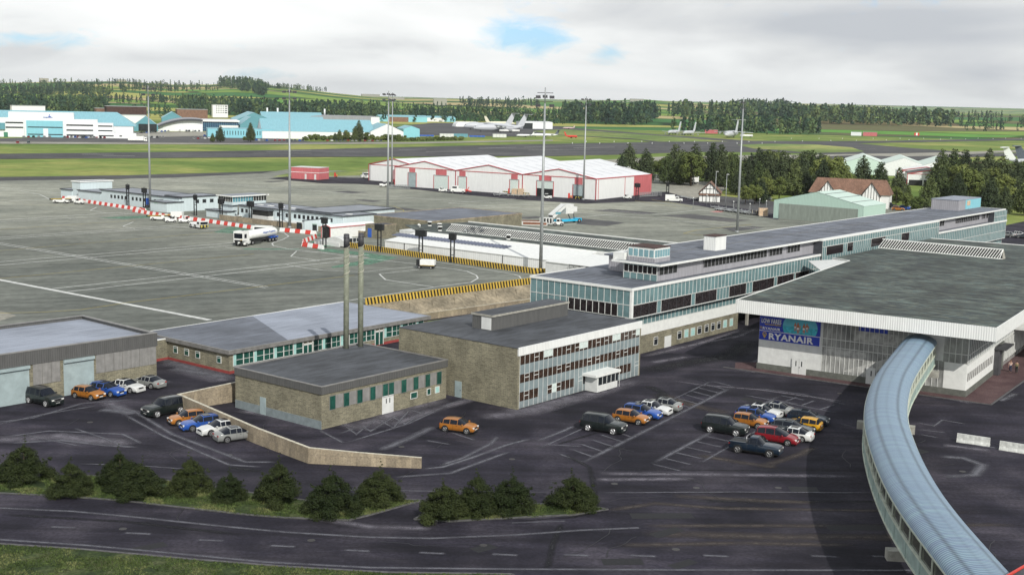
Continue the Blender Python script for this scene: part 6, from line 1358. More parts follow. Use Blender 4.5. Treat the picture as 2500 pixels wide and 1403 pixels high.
bbox(t, 'ribbon_window', M['darkwin'], X(242), X(278), -4.06, -4, 1.3, 2.1); bbox(t, 'ribbon_window', M['darkwin'], X(292), X(298), -4.06, -4, 1.3, 2.1)
for z in (1.6, 6.5): bbox(t, 'ribbon_window', M['darkwin'], X(68), X(153), -.56, -.5, z, z+.7)
bbox(t, 'green_door', mat('green_door', (.05, .2, .12), .6), X(10), X(20), -2.06, -2, 0, 3.2); bbox(t, 'glass_stair', M['skyb3'], X(0), X(14), -3.4, -2, 5, 9.5)
mb = MB(); xx, zz_ = X(118), 14.2
mb.tube([(xx-3, -.1, zz_-.6), (xx+3, -.1, zz_-.6)], .22, 4); mb.tube([(xx+.6, -.1, zz_-.6), (xx+1.2, -.1, zz_+1.4)], .22, 4); mb.tube([(xx-1, -.1, zz_-.9), (xx+2, -.1, zz_+.1)], .22, 4); mb.build('emblem', M['bluep'], t)
# blue gables and the wavy silver hangar
F2 = fr_(318, 316, AZR); D = Fr((F2.o.x, F2.o.y, 3), F2.ang)
def far(u0, v0, u1, azd, dep, he, hr, wm, rm, name, label, cat='hangar', ridge='y', edge=None, group=None):
    f = fr_(u0, v0, azd); x1 = f.xu(u1, 0, 5); return shed(f, name, label, cat, 0, x1, 0, dep, he, hr, M[wm], M[rm], ridge, edge, True, group), x1
t, x1 = far(326, 320, 386, AZR, 40, 4.5, 12, 'skyb3', 'skyb', 'blue_hangar', 'teal gabled hangar with dark doors left of the silver hangar'); bbox(t, 'dark_doors', M['darkwin'], 4, x1-1, -.2, -.05, 0, 6)
far(395, 306, 448, AZR, 60, 7, 13, 'skyb3', 'skyb', 'blue_hangar', 'teal gabled hangar rising behind the silver hangar roof')
f = fr_(372, 320, AZR); x1 = f.xu(495, 0, 5); t = thing('silver_hangar', 'silver hangar with curved swooping roof and broad white doors', 'hangar', tuple(f.W(0, 0, 3)), f.ang)
pr_ = [(x1*k/14, 2.2+8.6*sin(min(pi*.62, pi*.62*(k/14)**.85))) for k in range(15)]
mb = MB()
for k in range(14): mb.face([(pr_[k][0], -3, pr_[k][1]), (pr_[k+1][0], -3, pr_[k+1][1]), (pr_[k+1][0], 60, pr_[k+1][1]), (pr_[k][0], 60, pr_[k][1])], 0, None, True); mb.face([(pr_[k][0], -3, pr_[k][1]-1.6), (pr_[k+1][0], -3, pr_[k+1][1]-1.6), (pr_[k+1][0], -3, pr_[k+1][1]), (pr_[k][0], -3, pr_[k][1])], 1)
mb.build('curved_roof', [M['greyroof'], M['trim']], t); mb = MB(); mb.face([(pr_[0][0], 0, 0)]+[(pr_[-1][0], 0, 0)]+[(x, 0, z-1.2) for x, z in pr_[::-1]]); mb.box(1, x1-1, .2, 58, 0, 2); mb.build('front_wall', M['farwhite'], t)
for a, c in ((398, 414), (417, 450), (452, 488)): bbox(t, 'door_leaf', M['farwhite'], f.xu(a, 0, 4), f.xu(c, 0, 4), -.3, 0, 0, 6.6)
f3 = fr_(488, 320, AZR); x2 = f3.xu(582, 0, 5); t = thing('glazed_hangar', 'navy glass-fronted hangar with low silver roof', 'hangar', tuple(f3.W(0, 0, 3)), f3.ang); g_ = bbox(t, 'glass_wall', M['bluewin'] if 'bluewin' in M else glass('navy_glass', (.03, .06, .14), .15, .3), 0, x2, 0, 45, 0, 8.2); bbox(t, 'roof', M['whroof'], -1, x2+1, -1.5, 46, 8.2, 9.6); bbox(t, 'white_band', M['farwhite'], x2*.5, x2, -.2, 0, 3.2, 5.2)
mb = MB()
for k in range(18): mb.box(x2*k/18, x2*k/18+.25, -.12, 0, 0, 8.2)
for z in (2, 4, 6): mb.box(0, x2, -.14, -.02, z, z+.2)
mb.build('mullions', M['skyb3'], g_)
t, x1 = far(507, 336, 668, AZR, 26, 6.6, 6.9, 'skyb2', 'skyb', 'blue_workshop', 'long flat sky blue workshop front with narrow dark slots', 'workshop')
for k in range(22): bbox(t, 'slot_window', M['darkwin'], 6+k*2.0, 6.5+k*2.0, -.06, -.01, 2.2, 5.2)
t, x1 = far(586, 322, 640, AZR, 60, 6, 13, 'skyb3', 'skyb', 'blue_hangar', 'teal gabled hangar peak behind the long blue workshop')
far(575, 308, 667, AZR, 90, 6, 14, 'skyb3', 'skyb', 'blue_hangar', 'large teal-gabled hangar with dark slot vent at the back of the group', ridge='y')
t, x1 = far(640, 300, 790, AZR, 50, 5, 12.5, 'skyb3', 'skyb', 'blue_hangar', 'long blue-roofed hangar with three small chimneys in front of the wood', ridge='x')
for x in (8, 20, 75): MB().cyl((x, 25), 10, 17, 1.0, n=8).build('chimney', M['farwhite'], t)
t, x1 = far(640, 338, 915, AZR, 46, 5.5, 14.5, 'farwhite', 'skyb', 'blue_roofed_hall', 'very broad sky blue sloping roof over white walls behind the row of shrubs', 'hangar', 'x')
t, x1 = far(905, 342, 985, AZR, 44, 6.6, 12.4, 'farwhite', 'skyb', 'white_gabled_hangar', 'white gable-ended hangar with blue roof, right of the broad blue roof', 'hangar', 'y')
for z in (1.2, 3.4): bbox(t, 'ribbon_window', M['darkwin'], 14, x1-2, -.08, -.01, z, z+.8)
t, x1 = far(985, 336, 1024.5, AZR, 30, 7.2, 9.6, 'skyb2', 'skyb', 'blue_annexe', 'pale blue annexe shed at the right end of the hangar group', 'shed', 'y')
f = fr_(724, 301, AZR); x1 = f.xu(926, 0, 6); t = thing('vaulted_hangar', 'long grey vaulted hangar roof with white end beyond the blue roofs', 'hangar', tuple(f.W(0, 0, 3)), f.ang); mb = MB(); pr_ = [(0, 1), (8, 5.5), (18, 8.6), (30, 9.6), (x1, 9.2)]
for k in range(4): mb.face([(pr_[k][0], 0, pr_[k][1]), (pr_[k+1][0], 0, pr_[k+1][1]), (pr_[k+1][0], 50, pr_[k+1][1]), (pr_[k][0], 50, pr_[k][1])])
mb.face([(0, 0, 0), (x1, 0, 0)]+[(a, 0, z) for a, z in pr_[::-1]]); mb.build('vault', M['greyroof'], t); bbox(t, 'white_end', M['farwhite'], x1-10, x1+.3, -.4, 50, 0, 8.6)
t, x1 = far(925, 297, 1043, AZR, 24, 7, 9, 'skyb2', 'skyb', 'blue_shed', 'long distant blue shed with brown brick panels', 'shed', 'x'); bbox(t, 'brick_panel', M['tile'], 14, 40, -.2, -.02, 0, 6.5)
t, x1 = far(1043, 297.5, 1112, AZR, 26, 6, 8, 'skyb2', 'skyb', 'blue_shed', 'distant blue and cream shed nearest the dark apron', 'shed', 'x'); bbox(t, 'cream_panel', M['farwhite'], -1, x1*.6, -.3, -.02, 0, 5.6)
f = fr_(1112, 309.5, AZR); x1 = f.xu(1176, 0, 4); t = thing('tent_hangar', 'pale grey rounded fabric hangar on the dark apron', 'hangar', tuple(f.W(0, 0, 3)), f.ang); mb = MB(); pr_ = [(0, 0), (.5, 2.6), (2.5, 5.2), (5, 6.4), (20-5, 6.4), (17.5, 5.2), (19.5, 2.6), (20, 0)]
pr_ = [(0, 0), (.7, 2.4), (2.4, 4.6), (4.6, 5.8), (x1-4.6, 5.8), (x1-2.4, 4.6), (x1-.7, 2.4), (x1, 0)]
for k in range(7): mb.face([(pr_[k][0], 0, pr_[k][1]), (pr_[k+1][0], 0, pr_[k+1][1]), (pr_[k+1][0], 18, pr_[k+1][1]), (pr_[k][0], 18, pr_[k][1])][::-1])
mb.face([(a, 0, z) for a, z in pr_]); mb.build('cover', M['whclad'], t)
t, x1 = far(1277, 314.5, 1349, AZR, 30, 8, 8.6, 'farwhite', 'whroof', 'white_maintenance_hangar', 'white box hangar with dark open front on the far apron', 'hangar', 'x'); bbox(t, 'dark_front', M['darkwin'], -.1, x1*.32, -.3, -.02, 0, 6.6)
# town and farm buildings on the far slope
def dist_house(u, v, w_, d_, h, m_, lab, nm='far_building', dist=None, cat='building', roofm=None):
    g = (u-1250)/FPX*RT-(v-701.5)/FPX*UP+FW; k = 1700.0
    k = dist/hypot(g.x, g.y); x, y = g.x*k, g.y*k; z = CAMH+g.z*k
    t = thing(nm, lab, cat, (x, y, z-1.5), -atan2(x, y)+.12); bbox(t, 'wall', M[m_], -w_/2, w_/2, 0, d_, -6, h+1.5); bbox(t, 'roof', M[roofm or 'grey'], -w_/2-.3, w_/2+.3, -.3, d_+.3, h+1.5, h+2.0); return t
dist_house(538, 277, 20, 14, 11, 'farwhite', 'white four-storey block standing before the dark wood', 'white_block', 1750)
t = bpy.data.objects['white_block']
for r_ in range(4):
    for c in range(5): bbox(t, 'window', M['darkwin'], -5.5+c*2.3, -4.5+c*2.3, -.1, 0, 1.8+r_*2.8, 3.1+r_*2.8)
    bbox(t, 'ribbon_window', M['darkwin'], 6, 9, -.1, 0, 1.8+r_*2.8, 3.1+r_*2.8)
dist_house(310, 281, 42, 20, 9, 'brick', 'dark red brick factory block behind the blue hangars', dist=1450, cat='factory'); dist_house(255, 281, 18, 16, 7, 'tile', 'tan brick building left of the dark red factory', dist=1470); dist_house(470, 283, 34, 18, 7, 'tile', 'brown brick building half hidden by small trees', dist=1500); dist_house(70, 268, 38, 18, 4.5, 'farwhite', 'long white building in front of the left wood', dist=1650); dist_house(325, 290, 26, 12, 3.5, 'farwhite', 'low white building below the dark red factory', dist=1350)
for u, v, w_, h, dd, lab in ((108, 203, 26, 14, 4100, 'pale tower block on the left skyline'), (130, 206, 60, 7, 4050, 'pale row of flats beside the skyline tower'), (298, 202, 26, 9, 4100, 'pale block on the skyline beyond the left hill'), (968, 243, 45, 5, 3600, 'long pale farm building on the middle hillside'), (905, 235, 60, 6, 4200, 'distant pale village row right of the green hill'), (1075, 249, 30, 7, 2900, 'brown farm shed on the right of the middle hillside'), (1555, 252, 40, 12, 3800, 'pale hilltop block above the dark wood'), (1540, 255, 60, 8, 3750, 'pale hilltop terrace beside the block'), (1575, 256, 26, 9, 3780, 'small pale hilltop house group')):
    dist_house(u, v, w_, 14, h, 'concrete', lab, dist=dd)


def hut(u, v, w_, h, m_, lab, nm, cat='hut'):
    t = thing(nm, lab, cat, tuple(G(u, v, 3)), -.25); bbox(t, 'wall', M[m_], -w_/2, w_/2, 0, 6, 0, h); bbox(t, 'roof', M['grey'], -w_/2-.2, w_/2+.2, -.2, 6.2, h, h+.3)
hut(1736, 326.5, 14, 4.4, 'redpanel', 'small red hut at the edge of the far wood', 'red_hut'); hut(2124, 332.5, 16, 4.5, 'redpanel', 'red cabin beside white huts on the far grass', 'red_hut'); hut(2090, 331.5, 12, 4.3, 'farwhite', 'white hut left of the red cabin on the far grass', 'white_hut')
hut(2108, 313, 34, 5, 'farwhite', 'white farm building under the right-hand wood', 'farm_building', 'farm'); hut(2137, 313.5, 18, 5, 'farwhite', 'smaller white farm building under the right-hand wood', 'farm_building', 'farm')
# ================================================================= VEHICLES, MASTS, PEOPLE, AIRCRAFT
M['rim2'] = mat('grey_rim', (.22, .22, .22), .35, .1, 3, .5)
def carpaint(name, c, rough=.28): return mat('paint_'+name, c, rough, .03, 1.0, .15, .5, coat=.6)
CP = {'black': carpaint('black_green', (.012, .018, .017)), 'orange': carpaint('orange', (.42, .16, .025)), 'blue': carpaint('blue', (.02, .09, .38)), 'white': carpaint('white', (.72, .73, .71)), 'silver': carpaint('silver', (.27, .28, .27)),
      'navy': carpaint('navy', (.010, .022, .040)), 'red': carpaint('red', (.27, .012, .02)), 'yellow': carpaint('yellow', (.68, .36, .02)), 'grey': carpaint('grey', (.075, .09, .10))}
# side profiles: (x, top height, side glass to next station, top glass to next station)
PROF = {
 'suv': dict(L=5.1, W=1.98, belt=1.18, zb=.34, r=.42, wb=(-1.45, 1.55), st=[(-2.52, .75, 0, 0), (-2.5, 1.15, 0, 0), (-2.42, 1.45, 0, 1), (-2.2, 1.82, 1, 0), (-1.3, 1.90, 1, 0), (-.35, 1.91, 1, 0), (.42, 1.86, 1, 1), (1.08, 1.24, 0, 0), (1.9, 1.17, 0, 0), (2.42, 1.08, 0, 0), (2.52, .8, 0, 0)]),
 'hatch': dict(L=4.1, W=1.76, belt=.93, zb=.24, r=.33, wb=(-1.28, 1.28), st=[(-2.02, .55, 0, 0), (-1.98, .9, 0, 0), (-1.86, 1.05, 0, 1), (-1.55, 1.38, 1, 0), (-.75, 1.46, 1, 0), (.15, 1.43, 1, 1), (.95, .98, 0, 0), (1.55, .9, 0, 0), (1.95, .74, 0, 0), (2.05, .5, 0, 0)]),
 'estate': dict(L=4.7, W=1.80, belt=.95, zb=.24, r=.34, wb=(-1.35, 1.4), st=[(-2.33, .55, 0, 0), (-2.3, .95, 0, 0), (-2.2, 1.08, 0, 1), (-1.85, 1.4, 1, 0), (-.9, 1.47, 1, 0), (.15, 1.44, 1, 1), (1.0, .99, 0, 0), (1.8, .9, 0, 0), (2.25, .74, 0, 0), (2.35, .5, 0, 0)]),
 'saloon': dict(L=4.7, W=1.82, belt=.92, zb=.22, r=.34, wb=(-1.38, 1.42), st=[(-2.34, .55, 0, 0), (-2.28, .95, 0, 0), (-1.75, 1.02, 0, 1), (-1.0, 1.38, 1, 0), (-.3, 1.43, 1, 0), (.25, 1.39, 1, 1), (1.05, .95, 0, 0), (1.8, .86, 0, 0), (2.25, .70, 0, 0), (2.36, .48, 0, 0)]),
 'mpv': dict(L=4.6, W=1.85, belt=1.0, zb=.25, r=.34, wb=(-1.35, 1.42), st=[(-2.28, .6, 0, 0), (-2.25, 1.05, 0, 1), (-2.0, 1.55, 1, 0), (-1.1, 1.66, 1, 0), (-.1, 1.64, 1, 1), (1.25, 1.02, 0, 0), (1.8, .9, 0, 0), (2.2, .7, 0, 0), (2.3, .5, 0, 0)]),
 'pickup': dict(L=5.4, W=1.95, belt=1.15, zb=.40, r=.42, wb=(-1.7, 1.7), st=[(-2.7, .7, 0, 0), (-2.68, 1.12, 0, 0), (-.78, 1.14, 0, 0), (-.75, 1.25, 0, 1), (-.5, 1.82, 1, 0), (.3, 1.84, 1, 1), (.95, 1.22, 0, 0), (1.8, 1.18, 0, 0), (2.55, 1.08, 0, 0), (2.68, .8, 0, 0)]),
}
def make_car(kind, col, label, detail=True):
    p = PROF[kind]; t = thing({'suv': 'parked_car', 'pickup': 'parked_pickup'}.get(kind, 'parked_car'), label, 'pickup truck' if kind == 'pickup' else 'car')
    W2, bl, zb = p['W']/2, p['belt'], p['zb']; st = p['st']; L2 = st[-1][0]
    def ring(x, zt):
        tx = max(0, (abs(x)-L2*.72)/(L2*.28)); wn = W2*(1-.13*tx*tx); b_ = min(bl, zt-.03); tp = max(0, min(1, (zt-bl)/.45))
        wr = wn*(.96-.20*tp)
        return [(wn*.86, zb), (wn*.97, zb+.12), (wn, (zb+b_)*.52), (wn*.965, b_), (wr, max(b_+.02, zt-.05)), (wr*.86, zt), (0, zt+.03)]
    body, gl = MB(), MB()
    rings = [(s[0], ring(s[0], s[1])) for s in st]
    for i in range(len(st)-1):
        (xa, ra), (xb, rb) = rings[i], rings[i+1]; sg, tg = st[i][2], st[i][3]
        for k in range(6):
            isg = (k == 3 and (sg or tg)) or (k in (4, 5) and tg); tgt = gl if isg else body
            for s in (1, -1):
                q = [(xa, s*ra[k][0], ra[k][1]), (xb, s*rb[k][0], rb[k][1]), (xb, s*rb[k+1][0], rb[k+1][1]), (xa, s*ra[k+1][0], ra[k+1][1])]
                tgt.face(q if s < 0 else q[::-1], 0, None, True)
        if (sg or tg):      # painted pillars
            for s in (1, -1):
                for x, r_ in ((xa, ra),) if i and (st[i-1][2] or st[i-1][3]) else ():
                    body.tube([(x, s*(r_[3][0]+.0), r_[3][1]), (x, s*(r_[4][0]+.0), r_[4][1])], .028, 4)
    for (x, r_), fl in ((rings[0], 0), (rings[-1], 1)):
        q = [(x, a, z) for a, z in r_]+[(x, -a, z) for a, z in r_[-2::-1]]; body.face(q if fl else q[::-1])
    bo = body.build('body', CP[col], t)
    gl.build('windows', M['carglass'], t)
    ux = MB(); ux.box(st[0][0]+.2, L2-.2, -W2*.84, W2*.84, zb-.08, zb+.06)
    for x in p['wb']:
        for s in (1, -1): ux.tube([(x, s*(W2-.5), p['r']+.02), (x, s*(W2+.012), p['r']+.02)], p['r']+.07, 14)
    ux.build('underbody', M['black'], t)
    for x in p['wb']:
        for s in (1, -1):
            w_ = MB().wheel(x, s*(W2-.09), p['r'], p['r'], .23, n=16).build('wheel', M['tyre'], t)
            r_ = MB(); yy = s*(W2+.032)
            for q in range(5):
                a = 2*pi*q/5; r_.tube([(x, yy, p['r']), (x+cos(a)*p['r']*.62, yy, p['r']+sin(a)*p['r']*.62)], .045 if kind != 'suv' else .06, 4)
            r_.tube([(x+cos(a)*p['r']*.66, yy, p['r']+sin(a)*p['r']*.66) for a in [2*pi*q/14 for q in range(15)]], .028, 4, cap=False); r_.build('rim', M['rim'] if kind == 'suv' else M['rim2'], w_)
    hz = min(bl, 1.0)-.22 if kind in ('suv', 'pickup') else .60; fx = L2
    for s in (1, -1):
        bbox(t, 'headlight', M['lampglass'], fx-.16, fx+.012, s*W2*.52, s*W2*.83, hz, hz+.15); bbox(t, 'taillight', M['redlamp'], st[0][0]-.012, st[0][0]+.12, s*W2*.62, s*W2*.86, hz+.1, hz+.26)
        bbox(t, 'mirror', CP[col], (.75 if kind != 'saloon' else .7), (.9 if kind != 'saloon' else .85), s*(W2+.02), s*(W2+.2), bl+.02, bl+.15)
    big = kind in ('suv', 'pickup')
    g = bbox(t, 'grille', M['black'], fx-.05, fx+.016, -W2*.42, W2*.42, hz-.06, hz+(.2 if big else .1))
    if big:
        m = MB(); m.box(fx+.01, fx+.03, -W2*.46, W2*.46, hz+.18, hz+.23); m.box(fx+.01, fx+.03, -W2*.46, -W2*.42, hz-.06, hz+.18); m.box(fx+.01, fx+.03, W2*.42, W2*.46, hz-.06, hz+.18); m.box(fx+.01, fx+.03, -W2*.46, W2*.46, hz-.1, hz-.06)
        if kind == 'pickup': m.box(fx+.01, fx+.03, -W2*.42, W2*.42, hz+.04, hz+.08)
        m.build('chrome_surround', M['chrome'], g)
    bbox(t, 'number_plate', M['plate'], fx-.02, fx+.022, -.26, .26, .40, .51); bbox(t, 'number_plate', M['plate'], st[0][0]-.02, st[0][0]+.02, -.26, .26, .62, .73)
    bbox(t, 'bumper', M['black'] if col in ('orange', 'yellow') else CP[col], fx-.12, fx+.035, -W2*.8, W2*.8, zb-.02, zb+.13)
    m = MB()
    for s in (1, -1):
        for x in ((-.35, .4) if kind != 'pickup' else (-.75, .35)): m.box(x, x+.015, s*(W2*1.0-.004), s*(W2*1.0+.002), zb+.1, bl)
        m.box(.0, .16, s*(W2*.985), s*(W2*.985+.03), bl-.12, bl-.08)
    m.build('door_seams', M['black'] if col in ('white', 'silver', 'orange') else M['dgrey'], bo)
    if kind == 'pickup':
        m = MB(); m.box(-2.6, -.85, -W2*.82, W2*.82, 1.10, 1.2); m.build('bed_floor', M['black'], t); m = MB()
        for s in (1, -1): m.box(-2.66, -.8, s*W2*.84, s*W2*.96, 1.08, 1.24)
        m.build('bed_rails', CP[col], t); MB().tube([(-.85, -.7, 1.2), (-.85, -.66, 1.88), (-.85, .66, 1.88), (-.85, .7, 1.2)], .035, 6).build('roll_bar', M['chrome'], t)
    if kind in ('estate', 'suv', 'mpv'):
        m = MB(); zt = st[4][1]
        for s in (1, -1): m.tube([(st[3][0]+.1, s*W2*.68, zt-.02), (.1, s*W2*.68, zt+.06)], .025, 4)
        m.build('roof_rails', M['dgrey'], t)
    if kind == 'saloon' or kind == 'estate': bbox(t, 'sunroof', M['carglass'], -.75, .0, -.42, .42, st[4][1]-.02, st[4][1]+.045)
    return t
CARS = {}
def car(kind, col, label, p, ang, group='cars parked in the front car park', z=None):
    k = (kind, col)
    p = Vector((p[0], p[1], z if z is not None else p[2]))
    if k not in CARS: t = make_car(kind, col, label); t.location = p; t.rotation_euler.z = ang; t['group'] = group; CARS[k] = t; return t
    return dup(CARS[k], tuple(p), ang, label, group)
def A_(azd): return radians(90-azd)
R1 = 'cars parked along the garage'; R2 = 'cars parked against the tan wall'; R3 = 'cars in the middle bays'; R4 = 'cars in the right-hand bays'
for kind, col, u, v, azd, lab, grp in (
 ('suv', 'black', 107, 985, 122, 'black-green off-roader in front of the roller door at far left', R1), ('hatch', 'orange', 216, 971, 117, 'orange hatchback between the dark off-roader and blue estate by the garage', R1), ('estate', 'blue', 262, 962, 117, 'blue estate car parked by the garage between orange and white cars', R1), ('saloon', 'white', 309, 953, 117, 'white saloon by the garage beside a silver one showing its tail', R1), ('saloon', 'silver', 361, 943, -62, 'silver saloon by the garage with its tail to the road', R1),
 ('suv', 'black', 402, 1010, 222, 'black-green off-roader nosing away from the tan wall corner', R2), ('hatch', 'orange', 458, 1032, 236, 'orange hatchback beside the tan wall, next to the blue estate', R2), ('estate', 'blue', 494, 1045, 236, 'blue estate car against the tan wall with its nose to the road', R2), ('saloon', 'white', 537, 1056, 232, 'white saloon against the tan wall beside a tail-out silver one', R2), ('saloon', 'silver', 578, 1072, 56, 'silver saloon parked nose to the tan wall at its row end', R2),
 ('hatch', 'orange', 1120, 1052, 111, 'lone orange hatchback in front of the boiler house', None),
 ('suv', 'black', 1473, 1052, 118, 'black-green off-roader heading the row below the office porch', R3), ('hatch', 'orange', 1540, 1030, 119, 'orange hatchback in the row below the office porch', R3), ('estate', 'blue', 1566, 1017, 119, 'blue estate car in the row below the office porch', R3), ('saloon', 'white', 1591, 1007, 119, 'white saloon in the row below the office porch', R3), ('saloon', 'silver', 1616, 998, -61, 'silver saloon showing its tail in the row below the office porch', R3),
 ('suv', 'black', 1770, 1056, 118, 'black-green off-roader behind the dark pickup', R4), ('hatch', 'orange', 1829, 1039, 119, 'orange hatchback just behind the grey estate in the right-hand bays', R4), ('estate', 'blue', 1845, 1026, 119, 'blue estate car in the right-hand bays beyond an orange hatchback', R4), ('saloon', 'white', 1859, 1015, 119, 'white saloon seen nose-on beyond the blue estate in the right-hand bays', R4), ('saloon', 'silver', 1886, 1009, -61, 'silver saloon farthest back in the right-hand bays', R4),
 ('estate', 'navy', 1972, 1032, 118, 'very dark estate car beyond the yellow hatchback', R4), ('hatch', 'yellow', 1962, 1047, -62, 'bright yellow hatchback showing its tail beside the dark grey estate', R4), ('estate', 'grey', 1934, 1057, 119, 'dark grey estate car between yellow hatchback and white saloon', R4), ('saloon', 'white', 1932, 1071, -61, 'white saloon seen from behind beside the red people carrier', R4), ('mpv', 'red', 1897, 1079, 119, 'dark red people carrier behind the blue pickup', R4), ('pickup', 'navy', 1845, 1106, 117, 'dark blue pickup truck nearest the road in the right-hand bays', R4)):
    car(kind, col, lab, G(u, v), A_(azd), grp)
for kind, col, u, v, azd, lab in (('saloon', 'silver', 2457, 578, -50, 'silver saloon in the far car park right of the terminal end'), ('saloon', 'white', 2480, 577, -50, 'white saloon beside a silver one beyond the terminal end'), ('estate', 'grey', 2502, 582, -50, 'grey estate car cut by the right edge beyond the terminal'), ('hatch', 'orange', 2192, 514, 100, 'orange hatchback glimpsed between the mint hangar and terminal roof'), ('estate', 'blue', 2212, 512, 100, 'blue estate car glimpsed between the mint hangar and terminal roof'), ('suv', 'black', 2172, 508, 100, 'dark off-roader right beside the mint hangar wall'), ('estate', 'grey', 1868, 488, 120, 'grey estate car parked under the trees behind the timbered house')):
    car(kind, col, lab, G(u, v, 3), A_(azd), 'cars beyond the terminal')
# far rows of small cars beside the hangars: two to three pixels high, so body and glass only
def mini(col):
    t = thing('distant_car', 'small %s car in the far rows beside the hangars' % col, 'car', group='distant cars by the hangars')
    m = MB()
    for s in ((-2.1, 2.1, .3, .9, .88), (-1.2, .8, .9, 1.4, .7)): m.box(s[0], s[1], -s[4], s[4], s[2], s[3])
    m.build('body', CP[col], t); MB().box(-1.3, .9, -.74, .74, .95, 1.3).build('windows', M['carglass'], t); return t
minis = {}
for (u0, v0, u1, v1, n) in ((58, 336.5, 120, 336.5, 6), (158, 336.8, 240, 336.8, 11), (195, 338, 330, 336.5, 17), (335, 337, 398, 337, 10), (330, 327, 410, 322, 12), (440, 321, 486, 322, 7), (474, 340, 530, 338, 7), (625, 344, 650, 345, 4), (672, 344, 740, 345, 8), (800, 345, 930, 346, 14), (45, 350, 70, 350, 2), (500, 333, 512, 333, 2)):
    for i in range(n):
        col = rnd.choice(['grey', 'silver', 'white', 'blue', 'silver', 'grey', 'red', 'black']); q = G(u0+(u1-u0)*i/max(1, n-1)+rnd.uniform(-1.5, 1.5), v0+(v1-v0)*i/max(1, n-1)+rnd.uniform(-.4, .4), 3.05); an = A_(AZR-90+rnd.choice((0, 180)))
        if col not in minis: minis[col] = mini(col); minis[col].location = q; minis[col].rotation_euler.z = an
        else: dup(minis[col], tuple(q), an)
# ---- trucks and airfield vehicles
def veh(name, label, cat, u, v, azd, z=3.0, group=None): return thing(name, label, cat, tuple(G(u, v, z)), A_(azd), group)
def wheels(t, xs, y, r, w_=.3):
    for x in xs:
        for s in (1, -1):
            w = MB().wheel(x, s*y, r, r, w_, n=14).build('wheel', M['tyre'], t); MB().wheel(x, s*(y+w_/2+.01), r, r*.5, .02, n=10).build('rim', M['rim'], w)
# fuel tanker
t = veh('fuel_tanker', 'white aircraft fuel tanker with blue lettering and blue tail flash on the apron', 'tanker truck', 626, 594, 206)
t.rotation_euler.z = az(G(680, 585, 3), G(588, 601, 3))
m = MB(); m.box(4.9, 7.1, -1.22, 1.22, .75, 3.3); m.box(4.6, 4.9, -1.2, 1.2, 1.0, 3.1); m.build('cab', M['white'], t); bbox(t, 'windscreen', M['carglass'], 7.08, 7.14, -1.05, 1.05, 1.75, 2.85); bbox(t, 'grille', M['black'], 7.08, 7.16, -1.0, 1.0, .75, 1.4); bbox(t, 'bumper', M['black'], 6.9, 7.25, -1.22, 1.22, .35, .75)
for s in (1, -1): bbox(t, 'side_window', M['carglass'], 5.7, 6.6, s*1.2, s*1.24, 1.8, 2.7); bbox(t, 'headlight', M['lampglass'], 7.14, 7.2, s*.85, s*1.15, .82, 1.0)
pr_ = [(-7.3, .05), (-7.25, .8), (-7.0, 1.12), (-6.6, 1.25), (3.6, 1.25), (4.0, 1.1), (4.15, .7), (4.18, .05)]; m = MB(); m.tube([(x, 0, 2.15) for x, r_ in pr_], [r_ for x, r_ in pr_], 20); tk = m.build('tank', M['white'], t)
for v_ in tk.data.vertices: v_.co.z = 2.15+(v_.co.z-2.15)*.82
bbox(t, 'chassis', M['dgrey'], -7.2, 6.6, -.45, .45, .7, 1.05); bbox(t, 'blue_rear', M['bluep'], -7.25, -4.2, -1.15, 1.15, .85, 1.15); m = MB(); m.face([(-7.05, -1.14, 1.9), (-6.2, -1.27, 1.9), (-6.6, -1.27, 2.5)][::1]); m.box(-7.32, -7.2, -.8, .8, 1.7, 2.6); m.build('tail_flash', M['bluep'], t)
m = MB(); m.box(-.6, 3.4, -1.15, -.5, .55, 1.2); m.box(-.6, 3.4, .5, 1.15, .55, 1.2); m.build('side_locker', M['black'], t); wheels(t, (-6.3, -5.0, -3.7, 3.2, 6.1), 1.0, .52, .34); MB().tube([(5.3, 0, 3.3), (5.3, 0, 3.42)], .3, 10).build('beacon', M['dgrey'], t)
sgn_ = 1
o, a, b2_, c2, d2 = text_mesh('Glasgow Prestwick', .78, M['bluep'], 'lettering', .01)
for v_ in o.data.vertices: x, y, z = v_.co; v_.co = (-1.0-x*.85+.3, 1.30-z, 2.25+y*.8)
for f_ in (o.data,): f_.flip_normals()
o.parent = t
def dup_low(label, name='belt_loader'): pass
def belt_loader(label, u, v, azd, grp='belt loaders'):
    t = veh('belt_loader', label, 'belt loader', u, v, azd, group=grp)
    m = MB(); m.box(-2.0, 2.6, -.85, .85, .45, 1.0); m.box(.9, 1.5, -.8, -.1, 1.0, 1.45); m.build('body', M['white'], t)
    m = MB(); m.face([(-3.4, .1, .9), (3.6, .1, 1.35), (3.6, .8, 1.35), (-3.4, .8, .9)]); m.box(-3.4, 3.4, .06, .1, .85, 1.3); m.build('belt', M['black'], t); MB().tube([(-3.0, .05, 1.1), (3.2, .05, 1.5)], .08, 4).build('yellow_rail', M['yellow'], t)
    wheels(t, (-1.3, 1.7), .8, .38, .24); return t
belt_loader('white belt loader beside the fuel tanker', 600, 599, 188)
belt_loader('white belt loader at the far left end of the barrier', 148, 496, 95)
belt_loader('white belt loader waiting near the middle of the barrier', 388, 538, 95)
